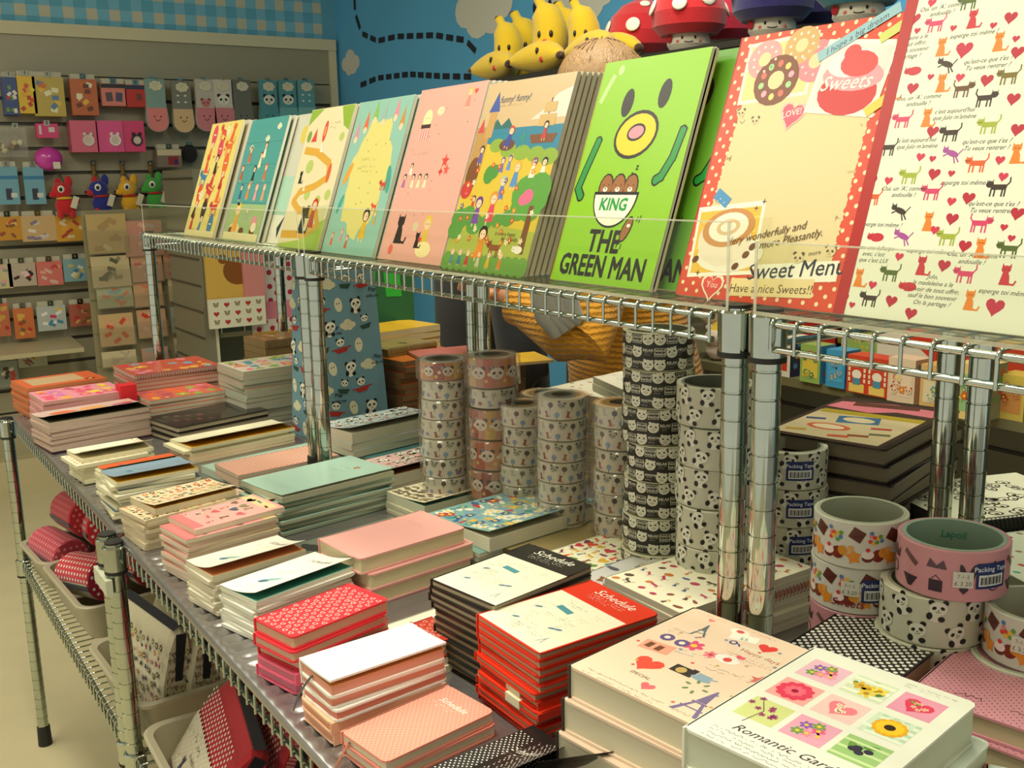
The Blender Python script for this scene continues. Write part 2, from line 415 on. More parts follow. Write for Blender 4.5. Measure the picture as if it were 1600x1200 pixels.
# blue wall with clouds and dashed trails
m = MB('plaster'); m.box(WX, WX+.1, -2.2, WY, 0, CEIL, '#58a8d6')
PB = Pic()
def wb(px, py): q = at(px, py, X=WX); return (q.y, q.z)
def dash(pp):
    pts = [wb(*p) for p in pp]
    for i in range(len(pts)-1):
        (ax, ay), (bx, by) = pts[i], pts[i+1]; d = math.hypot(bx-ax, by-ay); n = max(1, int(round(d/.085)))
        for k in range(n):
            t0 = (k+.2)/n; t1 = (k+.72)/n
            PB.line([(ax+(bx-ax)*t0, ay+(by-ay)*t0), (ax+(bx-ax)*t1, ay+(by-ay)*t1)], .026, '#1c1f2b')
dash([(553, -30), (555, 20), (565, 52), (590, 64), (620, 57), (680, 55), (728, 63), (748, 85)])
dash([(562, 134), (590, 122), (640, 116), (690, 119), (740, 120)])
for px, py, k in ((548, 99, .30), (755, 10, .62), (905, -12, .6)):
    a, b = wb(px, py); PB.put(cloudm('#cfcfc2'), a, b, k*.72)
a, b = wb(848, 10)
for dx in (-.05, .05): PB.ell(a+dx, b, .011, .02, '#1c1f2b', 3)
PB.line([(a-.02, b-.03), (a, b-.045), (a+.02, b-.03)], .008, '#1c1f2b', 3)
m.pic(PB, lambda y, z, l: (WX-.001*l, y, z)); struct(m, 'wall_back')

# lamps on the ceiling; the left-floor one is unseen, added for brightness
for i, (x, y, L_, desc) in enumerate(((.15, .9, 1.3, 'over the near half of the stationery table'), (0, 2.7, 1.2, 'over the far half of the stationery table'), (1.35, 1.6, 1.4, 'over the aisle of soft toys'), (-.75, 2.4, 1.6, 'added to brighten the open floor on the left'))):
    t = thing('ceiling_lamp', 'long white ceiling lamp with glowing diffuser '+desc, 'ceiling lamp', (x, y, CEIL))
    m = MB('plastic'); m.box(-.18, .18, -L_/2-.03, L_/2+.03, -.045, 0, '#d8d4c6'); m.build('housing', t)
    m = MB('lamp'); m.box(-.15, .15, -L_/2, L_/2, -.055, -.046, '#fff4dc'); m.build('diffuser', t)

# ================================================================ wire shelving
CH = '#b9c0b4'
def post(parent, x, y, z0, z1, collars=(), foot=True, cap=True, name='post'):
    m = MB('chrome'); r = .0127; prof = [(r, z0)]; z = z0+.0254
    while z < z1-.01: prof += [(r, z-.0012), (r-.0012, z-.0006), (r-.0012, z+.0006), (r, z+.0012)]; z += .0254
    prof.append((r, z1)); m.lathe(prof, CH, n=20)
    o = m.build(name, parent, (x, y, 0))
    for zc in collars:
        c = MB('chrome'); c.lathe([(.0127, zc-.034), (.0165, zc-.034), (.0172, zc+.002), (.0158, zc+.004), (.0130, zc+.004)], CH, n=24); c.build('collar', o)
        c = MB('rubber'); c.lathe([(.0130, zc-.039), (.0170, zc-.039), (.0170, zc-.034), (.013, zc-.034)], '#15150f', n=24); c.build('sleeve', o)
    if cap:
        c = MB('rubber'); c.lathe([(.0127, z1), (.0132, z1), (.0132, z1+.003), (.0001, z1+.004)], '#15150f', n=20); c.build('cap', o)
    if foot:
        c = MB('rubber'); c.lathe([(.0001, z0), (.0165, z0), (.0150, z0+.05), (.0127, z0+.05)], '#1a1915', n=20); c.build('foot', o)
    return o
def wire_shelf(parent, x0, x1, y0, y1, zt, pitch=.0252, lip=.021, name='wire_shelf', bar=.0031):
    m = MB('chrome')
    ya, yb = y0+.018, y1-.018; xa, xb = x0+.018, x1-.018
    for x in (x0, x1):
        for z in (zt-bar, zt-bar-lip): m.tube([(x, ya, z), (x, yb, z)], bar, CH)
    for y in (y0, y1):
        for z in (zt-bar, zt-bar-lip): m.tube([(xa, y, z), (xb, y, z)], bar, CH)
    for k in range(1, 4): m.tube([(x0+(x1-x0)*k/4, y0, zt-.004), (x0+(x1-x0)*k/4, y1, zt-.004)], .0028, CH, n=6)
    n = max(2, int((yb-ya)/pitch))
    for i in range(n+1):
        y = ya+(yb-ya)*i/n
        m.tube([(x0-.0045, y, zt-lip-bar-.002), (x0-.0045, y, zt-.004), (x0-.002, y, zt+.0015), (x0+.010, y, zt+.002), (x1-.01, y, zt+.002), (x1+.002, y, zt+.0015), (x1+.0045, y, zt-.004), (x1+.0045, y, zt-lip-bar-.002)], .0017, CH, n=6)
    return m.build(name, parent)
TT = .84    # table top height
UPX0, UPX1, UPZ = .686, 1.02, 1.2425
def table_unit(y0, y1, x0, x1, desc, low=True, postsx=None):
    t = thing('wire_shelf_table', desc, 'shelving', (0, 0, 0))
    for x in (x0, x1):
        for y in (y0, y1):
            cs = [TT-.012]+([.485] if low else [])
            o = post(t, x, y, 0, TT-.004, cs)
    wire_shelf(t, x0+.0205, x1, y0, y1, TT-.013, name='wire_shelf')
    if low: wire_shelf(t, x0, x1, y0, y1, .485, name='lower_shelf')
    # silvery liner sheet, dimpled over the rods near its front edge
    m = MB('tin'); X0, X1, Y0, Y1 = x0+.013, x1+.022, y0-.012, y1+.012
    xs = [X0, X0, X0+.002, X0+.011, X0+.015, X0+.026, X0+.040, X0+.055, X0+.09, X1]; amp = [0, 0, 0, .0006, .0046, .0052, .0044, .0020, 0, 0]; dz = [-.011, -.002, -.0004, 0, 0, 0, 0, 0, 0, 0]
    n = int((Y1-Y0)/.0252)*8; vs = []
    for i in range(n+1):
        y = Y0+(Y1-Y0)*i/n; w = abs(math.sin(math.pi*i/8))
        for x, a, d in zip(xs, amp, dz): vs.append((x, y, TT+d-a*(1-w)-.0004))
    k = len(xs); m.add(vs, [(i*k+j, i*k+j+1, (i+1)*k+j+1, (i+1)*k+j) for i in range(n) for j in range(k-1)], '#9f9b97', smooth=True)
    m.build('liner', t)
    return t
TX0, TX1 = .315, 1.26
tf = table_unit(1.61, 2.60, TX0, TX1, 'far chrome wire display table with silver liner, its two baskets of pouches below')
tn = table_unit(.53, 1.565, TX0, TX1, 'middle chrome wire display table with silver liner, under the stacked planners')
tz = table_unit(-.55, .485, TX0, TX1, 'near chrome wire display table at the right edge, under dotted pink notebooks', low=False)
# small pale plastic clip holding the two legs together
m = MB('plastic'); m.box(-.006, .004, -.04, .04, -.012, .012, '#c8cbb0')
tag(m.build('leg_clip', None, (TX0-.0145, 1.588, TT-.068)), 'pale plastic clip joining the two neighbouring front table legs', 'clip')

def upper_unit(y0, y1, desc):
    t = thing('wire_riser', desc, 'shelving')
    for x in (UPX0, UPX1):
        for y in (y0, y1): post(t, x, y, TT, UPZ+.006, [UPZ], foot=True)
    wire_shelf(t, UPX0-.012, UPX1+.012, y0, y1, UPZ, name='wire_shelf', lip=.0215)
    return t
upper_unit(1.655, 2.635, 'farthest chrome wire riser, holding the yellow and teal notebooks')
upper_unit(.655, 1.615, 'middle chrome wire riser, holding the bright green notebook')
upper_unit(-.42, .617, 'nearest chrome wire riser, holding the cat and heart notebook')
# acrylic trays on the risers
def acrylic(y0, y1, lip, desc):
    t = thing('acrylic_tray', desc, 'display tray', (0, 0, UPZ+.0035))
    x0, x1 = .672, 1.0; m = MB('acrylic')
    m.box(x0, x1, y0, y1, 0, .004, '#ffffff'); m.build('base', t)
    m = MB('acrylic'); m.box(x0, x0+.003, y0, y1, .004, lip, '#ffffff')
    m.box(x0-.0002, x0+.0032, y0, y1, lip-.0012, lip, '#d9d8c4', 'frost'); m.box(x0-.0004, x0+.0002, y0, y1, 0, .0035, '#cfccb4', 'frost'); m.build('front_lip', t)
    for y in (y0, y1-.003):
        m = MB('acrylic'); m.prism([(x0+.003, .004), (x1, .004), (x1, .09), (x0+.003, lip)], y, y+.003, '#ffffff', T=Matrix(((1, 0, 0, 0), (0, 0, 1, 0), (0, 1, 0, 0), (0, 0, 0, 1))))
        m.box(x0-.0003, x0+.0005, y, y+.003, 0, lip, '#d9d8c4', 'frost'); m.build('end_panel', t)
    m = MB('acrylic'); ang = R(20)
    m.box(0, .003, y0+.01, y1-.01, 0, .2, '#ffffff', T=Matrix.Translation((.80, 0, .006)) @ Matrix.Rotation(ang, 4, 'Y')); m.build('sloping_back', t)
acrylic(1.64, 2.62, .072, 'clear acrylic tray on the farthest riser')
acrylic(.652, 1.62, .080, 'clear acrylic tray on the middle riser, in front of the green notebook')
acrylic(-.41, .622, .064, 'clear acrylic tray on the nearest riser, in front of the cat notebook')

# ================================================================ gondola with soft toys and little cartons behind the table
g = thing('shop_gondola', 'grey shop gondola behind the wire risers, soft toys on its top shelf', 'gondola')
GX, GY0, GY1 = 1.78, -.9, 2.85
m = MB('plastic'); m.box(GX+.40, GX+.44, GY0, GY1, 0, 1.644, '#77735c')
z = 1.5
while z > .1: m.box(GX+.395, GX+.40, GY0, GY1, z, z+.008, '#2c2a20'); z -= .11
m.build('back_panel', g)
for z, nm in ((.885, 'middle_shelf'), (.45, 'lower_shelf')):
    m = MB('plastic'); m.box(GX+.02, GX+.40, GY0, GY1, z, z+.02, '#6f6a4a'); m.build(nm, g)
m = MB('plastic'); m.box(GX-.005, GX+.44, GY0, GY1, 1.645, 1.659, '#2b2a22'); m.build('top_shelf', g)
m = MB('plastic'); m.box(GX+.04, GX+.44, GY0, GY1, 0, .16, '#5f5b45'); m.build('plinth', g)
for y in (GY0, 1.0, GY1-.03):
    m = MB('plastic'); m.box(GX+.36, GX+.40, y, y+.03, .16, 1.644, '#55523f'); m.build('upright', g)

# ================================================================ books
CREAM = '#ece6cf'
def book(name, label, W, H, t, T, cover='#ffffff', pages=CREAM, pic=None, soft=True, spine='left', m='gloss', lift=0, inner='#d2a52c', group=None, cat='notebook', inside=None, spiral=False, edge=None, pagepic=False, under=None, ribbon=None, side=None, band=None):
    """Local frame: x = up the cover (0..H), y = minus reading direction (0..-W), z = thickness."""
    r = thing(name, label, cat, T=T, group=group)
    ct = .0006 if soft else (.0022 if t > .010 else .0017); ov = 0 if soft else .0022
    # page block
    b = MB('pages'); b.box(ov, H-ov, -W+ov*(spine != 'right'), -ov*(spine == 'right') - (0 if spine == 'left' else 0), ct, t-ct, pages)
    b.build('page_block', r)
    cb = MB(m); e = edge or cover
    rr = .006 if not soft else .003
    def outline(k=4, q=rr):
        p = []
        for cx, cy, a0 in ((H-q, -q, 0), (q, -q, 90), (q, -W+q, 180), (H-q, -W+q, 270)):
            for i in range(k): a = R(a0+90*i/(k-1)); p.append((cx+q*math.cos(a), cy+q*math.sin(a)))
        return p
    ol = outline(3)
    cb.prism(ol, 0, ct, under or e)                                       # back board
    if spine == 'left': cb.box(0, H, -.0012, .0006, 0, t-(.001 if lift else 0), side or e)
    if spine == 'front': cb.box(0, H, -W-.0006, -W+.0012, 0, t, side or e)
    if not lift:
        cb.prism(ol, t-ct, t, e, ctop=cover)
        if pic: cb.pic(pic, lambda x, y, l: (y, -x, t+.00006*l))
    else:
        n = 8; g0 = .25
        def lz(s): return t + (0 if s < g0 else lift*((s-g0)/(1-g0))**1.7)
        vs = []
        for dz in (0, ct):
            for i in range(n+1):
                s_ = i/n; vs += [(0, -W*s_, lz(s_)+dz), (H, -W*s_, lz(s_)+dz+ (0 if dz else 0))]
        o2 = 2*(n+1)
        cb.add(vs, [(2*i+1, 2*i, 2*i+2, 2*i+3)[::-1] for i in range(n)], inner)
        cb.add(vs, [(o2+2*i, o2+2*i+1, o2+2*i+3, o2+2*i+2)[::-1] for i in range(n)]+[(2*n, o2+2*n, o2+2*n+1, 2*n+1)]+[(2*i, 2*i+2, o2+2*i+2, o2+2*i) for i in range(n)]+[(2*i+1, o2+2*i+1, o2+2*i+3, 2*i+3) for i in range(n)], cover)
        if pic: cb.pic(pic, lambda x, y, l: (y, -x, lz(min(1, max(0, x/W)))+ct+.0001*l))
        b = MB('paper'); b.box(.001, H-.001, -W+.001, -.001, t-ct, t-ct+.0005, inner); b.build('endpaper', r)
    cb.build('cover', r)
    if band:
        b = MB('paper'); b.box(-.0006, H+.0006, -W*.72, -W*.5, -.0003, t+.0004, band); b.build('paper_band', r)
    if spiral:
        b = MB('chrome'); n = int(H/.0062)
        for i in range(n):
            x = .006+i*(H-.012)/(n-1); rad = t*.5+.0028; yy = 0 if spine == 'left' else -W
            b.tube([(x+.0006*math.sin(a), yy+rad*math.cos(a)*.9, t/2+rad*math.sin(a)) for a in [R(q) for q in range(0, 361, 45)]], .0007, '#4a463a' if spiral is True else spiral, 'plastic' if spiral is not True else 'chrome', n=4, caps=False)
        b.build('spiral_binding', r)
    if ribbon:
        b = MB('fabric'); n = 7; vs = []
        for i in range(n+1):
            s_ = i/n; x = .004-.020*math.sin(s_*1.5)-.004*s_; z = t*.5 - .030*s_*s_ - .001; y = -W*ribbon[1]-.006*math.sin(s_*3)
            vs += [(x, y-.0015, z), (x, y+.0015, z), (x-.0004, y-.0015, z+.0006), (x-.0004, y+.0015, z+.0006)]
        b.add(vs, [(4*i, 4*i+1, 4*i+5, 4*i+4) for i in range(n)]+[(4*i+2, 4*i+6, 4*i+7, 4*i+3) for i in range(n)]+[(4*i, 4*i+4, 4*i+6, 4*i+2) for i in range(n)]+[(4*i+1, 4*i+3, 4*i+7, 4*i+5) for i in range(n)], ribbon[0]); b.build('ribbon', r)
    return r
def flatT(cx, cy, z, ang, W, H):
    """book lying flat, its centre at (cx, cy)"""
    return Matrix.Translation((cx, cy, z)) @ Matrix.Rotation(R(ang), 4, 'Z') @ Matrix.Translation((-H/2, W/2, 0))
def stack(desc, stackname, top, c, ang, W, H, n, t, z0=TT, jit=2.0, off=.0025, name='notebook', cat='notebook', below=None, **kw):
    """n books one on another. top = options of the topmost; below = function(i from the top) giving options"""
    z = z0; out = []
    for k in range(n):
        i = n-1-k                                   # index from the top
        o = dict(kw)
        if i > 0:
            o.update({kk: v for kk, v in (below(i) if below else {}).items()})
        else: o.update(top or {})
        tt = o.pop('t', t); a = ang+random.uniform(-jit, jit)*(1 if i else .3); dx, dy = (random.uniform(-off, off), random.uniform(-off, off)) if i else (0, 0)
        dx += o.pop('dx', 0); dy += o.pop('dy', 0); a += o.pop('da', 0); Wb = o.pop('W', W); Hb = o.pop('H', H)
        lab = o.pop('label', None) or (f"{desc}, {ORD[i]} in {stackname}")
        out.append(book(name, lab, Wb, Hb, tt, flatT(c[0]+dx, c[1]+dy, z, a, Wb, Hb), cat=cat, group=stackname if i else None, **o))
        z += tt+.0003
        if o.get('lift') and i: z += 0
    return z
# ---- cover designs (Pic in reading frame: x right 0..W, y up 0..H)
INK = '#3a3a46'
def c_schedule(W, H, band, txt='#f2ead8'):
    P = Pic(); P.rect(.002, .002, W-.004, H*.70, '#e9e3c6', 1)
    for _ in range(30):
        x = random.uniform(.008, W-.03); y = random.uniform(.01, H*.66); scrib(P, x, y, random.uniform(.01, .022), .0022, random.choice(('#8c8f88', '#6f8590', '#a09a80')), 2, 0, 2)
    P.rect(W*.30, H*.50, .024, .008, '#4f8f96', 2, -.12); P.put(tower('#9aa2a0'), W*.80, H*.14, .014, 0, 1)
    for x, y in ((.25, .2), (.72, .30), (.66, .28), (.2, .42)): P.ell(W*x, H*y, .0045, .002, '#5f7f92', 2, .5)
    P.text('Schedule', W*.52, H*.87, .017, txt, 2, shear=.3, sx=1); scrib(P, W*.26, H*.84, W*.5, .0022, txt, 2, 0, 3)
    return P
def outline_heart(c, bg):
    h = heart(c); h.put(heart(bg), 0, 0, .62, 0, 1); return h
def c_redhearts(W, H, bg, fg):
    P = Pic(); y = .006; j = 0
    while y < H-.004:
        x = .006 + (.006 if j % 2 else 0)
        while x < W-.004: P.put(outline_heart(fg, bg), x+random.uniform(-.001, .001), y, .0068, random.uniform(-.8, .8)); x += .011
        y += .0075; j += 1
    scrib(P, W*.35, H*.75, .04, .003, '#f6dcd0', 4); return P
def c_dots(W, H, pitch, r, c, text=None, tc='#f0e8dc'):
    P = dots(Pic(), W, H, pitch, r, c)
    if text is not None:
        if text: P.text(text, W*.5, H*.8, .011, tc, 2, shear=.3)
        scrib(P, W*.2, H*.76, W*.6, .002, tc, 2); scrib(P, W*.25, H*.73, W*.5, .002, tc, 2)
    return P
def c_scatter(W, H, pals, pitch=.02, k=.015, kinds=('heart', 'flower', 'cat', 'kid', 'star'), text=None):
    P = Pic(); mo = []
    for c in pals:
        for kd in kinds:
            mo.append(heart(c) if kd == 'heart' else flower(c) if kd == 'flower' else catm(c, random.randrange(4)) if kd == 'cat' else kid(random.choice(('#4a2a18', '#c8922e', '#222222')), c) if kd == 'kid' else pandam() if kd == 'panda' else cloudm(c) if kd == 'cloud' else Pic().ell(0, 0, .4, .28, c, 1, .5, 7) if kd == 'leaf' else star(c))
    scatter(P, W, H, pitch, mo, k)
    if text: P.text(text, W*.5, H*.85, .012, INK, 5, shear=.2)
    return P
def c_quiet(W, H, text=None, c='#7d7a70', size=.012):
    P = Pic()
    for _ in range(5): scrib(P, random.uniform(.1, .4)*W, random.uniform(.15, .9)*H, W*.3, .0025, c, 1, 0, 2)
    if text: P.text(text, W*.55, H*.82, size, c, 2, shear=.3)
    P.ell(W*.45, H*.28, .008, .005, '#3f6f86', 2, .6); P.ell(W*.55, H*.34, .012, .004, '#7fb3a8', 2, .5)
    return P
def c_happy(W, H):
    P = Pic(); mo = [(tower('#5f6f74'), .25, .80, .026), (tower('#7a6a92'), .78, .18, .046), (heart('#e8503c'), .30, .30, .028), (heart('#e0403a'), .66, .86, .018), (heart('#ea6a70'), .47, .12, .014), (heart('#ea5a70'), .62, .68, .009), (heart('#f08080'), .20, .93, .007), (flower('#e0507a'), .34, .62, .020), (flower('#e8808a', '#c04040'), .48, .60, .014), (star('#d06a60'), .85, .55, .018)]
    for o, x, y, k in mo: P.put(o, W*x, H*y, k, random.uniform(-.2, .2))
    P.rect(W*.10, H*.42, .030, .018, '#e9a58a', 1, .15); P.rect(W*.13, H*.44, .006, .010, '#7a4a36', 2); P.rect(W*.20, H*.44, .006, .010, '#7a4a36', 2)       # shop front
    for x in (.16, .27): P.ell(W*x, H*.60, .007, .007, '#6a5a86', 1); P.ell(W*x, H*.60, .003, .003, '#f0e0c8', 2)
    P.rect(W*.42, H*.33, .022, .013, '#3c3330', 1); P.ell(W*.42+.009, H*.33+.006, .005, .005, '#c8a862', 2); P.rect(W*.42+.016, H*.33+.012, .006, .003, '#3c3330', 1)   # camera
    P.ell(W*.62, H*.36, .010, .004, '#8fa8b4', 1); P.rect(W*.62-.007, H*.36, .014, .008, '#8fa8b4', 1); P.line([(W*.62+.007, H*.36+.004), (W*.62+.012, H*.36+.006)], .002, '#8fa8b4')
    P.rect(W*.40, H*.84, .026, .012, '#f2eede', 1, .3); P.text('55', W*.50, H*.85, .008, '#5a8a4a', 2, rot=.3)
    P.rect(W*.54, H*.73, .040, .014, '#ead9bd', 1, 0); P.text('Happy days', W*.69, H*.745, .0085, '#c05a4a', 2); scrib(P, W*.5, H*.69, .05, .0022, '#8a7a70', 2, 0, 3)
    P.text('SPECIAL', W*.36, H*.17, .006, '#6a5a50', 2); scrib(P, W*.1, H*.04, W*.75, .003, '#9a8a78', 2, 0, 2)
    scrib(P, W*.05, H*.96, W*.85, .0025, '#e08070', 2)
    scrib(P, W*.30, H*.53, .030, .003, '#7fb0b8', 2, .1, 2); scrib(P, W*.55, H*.50, .03, .003, '#8a7a70', 2, 0, 2); scrib(P, W*.10, H*.70, .02, .003, '#a08a78', 2, 0, 2); scrib(P, W*.76, H*.52, .028, .003, '#b08a9a', 2, 0, 2)
    P.ell(W*.42, H*.92, .010, .006, '#f4ecd8', 1); P.ell(W*.42, H*.925, .004, .003, '#d8605a', 2); P.put(catm('#c9bba8', 1), W*.88, H*.72, .020); P.ell(W*.58, H*.62, .012, .008, '#f2e8da', 1); P.ell(W*.585, H*.615, .004, .004, '#d84a4a', 2)
    P.line([(W*.48, H*.795), (W*.51, H*.80), (W*.53, H*.78)], .0014, '#3a4a86', 2); P.ell(W*.475, H*.797, .004, .004, '#3a4a86', 2); P.ell(W*.475, H*.797, .0022, .0022, '#ecd0b4', 3)
    for a in range(6): P.ell(W*.66+.009*math.cos(a), H*.28+.009*math.sin(a), .003, .0015, '#6f8a5a', 1, a)
    for _ in range(26): P.ell(random.uniform(.06, .92)*W, random.uniform(.08, .94)*H, .0018, .0016, random.choice(('#d8605a', '#7a8fa0', '#c8a060')), 1)
    return P
def c_roman(W, H):
    P = Pic(); s = .0335; gx = .039; gy = .043
    bgs = [['#cfd58a', '#f2a9a0', '#e9b9c6'], ['#e7a4b8', '#f0c8c0', '#d3dfbd'], ['#9fc47a', '#b9d2b0', '#e59ab0']]
    x0 = W*.09; y0 = H*.24
    for j in range(3):
        for i in range(3):
            x, y = x0+gx*i, y0+gy*j; P.rect(x, y, s, s, bgs[i][j], 1); cx, cy = x+s/2, y+s/2
            key = (i, j)
            if key == (0, 1): dots(Pic(), s, s, .006, .001, '#f6d8a0'); P.put(flower('#e2405c', '#b02040', 11), cx, cy, .030, 0, 1); P.put(flower('#ef6a7a', '#a01838', 9), cx, cy, .018, .2, 3)
            elif key == (0, 2) or key == (1, 0):
                for c, dx, dy in (('#e0608a', .005, .003), ('#8a5fb0', -.006, .005), ('#e88aa0', 0, -.005), ('#f0a0b4', .008, -.004), ('#6f9a50', -.007, -.006), ('#7a9a50', .002, .009)): P.put(flower(c), cx+dx, cy+dy, .011, 0, 1)
            elif key == (1, 2):
                for k in range(3): P.rect(x, y+.004+k*.011, s, .004, '#eef0d4', 2)
                for c, dx, dy in (('#e8c030', 0, 0), ('#f0d040', .008, .002), ('#e0b028', -.007, .001), ('#e8c840', .002, -.008)): P.put(flower(c, '#b88a20', 5), cx+dx, cy+dy, .014, dx*90, 2)
                for dx, dy in ((0, .012), (.011, -.004), (-.012, .002)): P.ell(cx+dx, cy+dy, .004, .0022, '#5a8040', 2, dx*90)
            elif key == (1, 1) or key == (2, 2):
                c = '#ee7f86' if key == (1, 1) else '#df3f5c'; P.put(heart(c), cx, cy, .024, -.25, 1)
                for k in range(8): P.put(flower('#f6efd8' if key == (1, 1) else random.choice(('#f0c8b0', '#5f8a48')), '#d8a040', 5), cx+random.uniform(-.007, .007), cy+random.uniform(-.005, .006), .005, k, 3)
            elif key == (2, 1):
                for k in range(4):
                    P.rect(x, y+k*s/4, s, s/8, '#e3ecd4', 2); P.rect(x+k*s/4, y, s/8, s, '#cfe0c4', 2)
                P.put(flower('#eda818', '#3a2412', 13), cx, cy, .026, 0, 3); P.put(flower('#f2c42c', '#3a2412', 13), cx, cy, .021, .24, 5); P.ell(cx, cy, .0042, .0042, '#3a2412', 8)
            elif key == (2, 0):
                for k in range(3): P.rect(x, y+.003+k*.011, s, .003, '#cfe3a4', 2)
                for k in range(6): P.ell(cx+random.uniform(-.006, .006), cy+random.uniform(-.005, .005), .0035, .0032, '#3c3444', 3)
                P.ell(cx+.004, cy+.009, .006, .003, '#5f8a3c', 2, .5); P.ell(cx-.008, cy+.004, .006, .003, '#6f9a44', 2, 2)
            else:
                P.line([(cx-.004, y-.006), (cx, cy), (cx-.008, cy+.012)], .0008, '#6a4a50', 2)
                for k in range(9): P.put(flower('#a84a70', '#703050', 5), cx+random.uniform(-.016, .012), cy+random.uniform(-.008, .016), .006, k, 3)
    P.text('Romantic Garden', W*.52, H*.13, .013, '#4b3a44', 2, shear=.35)
    scrib(P, W*.10, H*.095, W*.72, .0026, '#5b5550', 2, 0, 4); scrib(P, W*.62, H*.95, W*.3, .002, '#7a7466', 2, 0, 2)
    return P

# ---- large cover designs of the upright notebooks
def c_green(W, H):
    P = Pic(); k = '#1d160c'
    for x, y in ((.34, .80), (.68, .825)): P.ell(W*x, H*y, .0095, .0165, k, 1, -.05, 16)
    P.ell(W*.50, H*.655, .0355, .0275, k, 1, .12, 22); P.ell(W*.50, H*.655, .0315, .0235, '#f2c81c', 2, .12, 22)
    P.ell(W*.50, H*.665, .0150, .0100, k, 3, .12, 16); P.ell(W*.50, H*.665, .0122, .0072, '#f08fa0', 4, .12, 16)
    P.line([(W*.13, H*.93), (W*.09, H*.875), (W*.055, H*.82)], .007, '#b7d98a', 1); P.ell(W*.19, H*.955, .005, .006, '#b7d98a', 1)
    for sx, x in ((1, .02), (-1, .98)):
        pts = [(W*(x+sx*.12), H*.635), (W*(x+sx*.06), H*.50), (W*(x+sx*.03), H*.42), (W*(x+sx*.075), H*.385)]
        if sx < 0: pts = [(W*.93, H*.66), (W*.90, H*.55), (W*.84, H*.47), (W*.80, H*.455)]
        P.line(pts, .0125, k, 1); P.ell(*pts[0], .0062, .0062, k, 1); P.ell(*pts[-1], .0068, .0068, k, 1); P.line(pts, .0085, '#1f8f3a', 2); P.ell(*pts[0], .0042, .0042, '#1f8f3a', 2); P.ell(*pts[-1], .0045, .0045, '#1f8f3a', 2)
    bx, by = W*.46, H*.40
    for dx in (-.021, 0, .021):
        P.ell(bx+dx, by+.006, .0125, .0165, k, 1, 0, 14); P.ell(bx+dx, by+.006, .0105, .0145, '#9a6232', 2, 0, 14)
        P.ell(bx+dx, by+.004, .004, .0028, '#f2ead6', 3); P.ell(bx+dx, by+.005, .0013, .001, k, 4, 0, 6)
        for e in (-.0045, .0045): P.ell(bx+dx+e, by+.009, .0009, .0009, k, 3, 0, 6)
    P.ell(bx, by, .0375, .0395, k, 5, 0, 20, math.pi, 2*math.pi); P.ell(bx, by-.0022, .0350, .0350, '#f1ecd8', 6, 0, 20, math.pi, 2*math.pi)
    P.rect(bx-.0375, by-.001, .075, .0022, k, 7); P.text('KING', bx, by-.0195, .0195, '#1f9a42', 7, .03, .04)
    P.ell(W*.645, H*.245, .0075, .0155, k, 5, -.35); P.ell(W*.645, H*.245, .0058, .0138, '#9a6232', 6, -.35)
    P.ell(W*.66, H*.26, .003, .002, '#f2ead6', 7); P.line([(W*.60, H*.185), (W*.59, H*.165)], .0012, k, 5); P.line([(W*.635, H*.18), (W*.63, H*.16)], .0012, k, 5)
    P.line([(W*.72, H*.28), (W*.73, H*.30)], .001, k, 5); P.line([(W*.745, H*.275), (W*.755, H*.305)], .001, k, 5)
    P.text('z', W*.60, H*.50, .011, k, 5, .01); P.text('z', W*.565, H*.475, .008, k, 5, .01)
    P.text('THE', W*.46, H*.142, .0350, k, 2, .030, sx=.86); P.text('GREEN MAN', W*.49, H*.034, .0335, k, 2, .030, sx=.78)
    return P
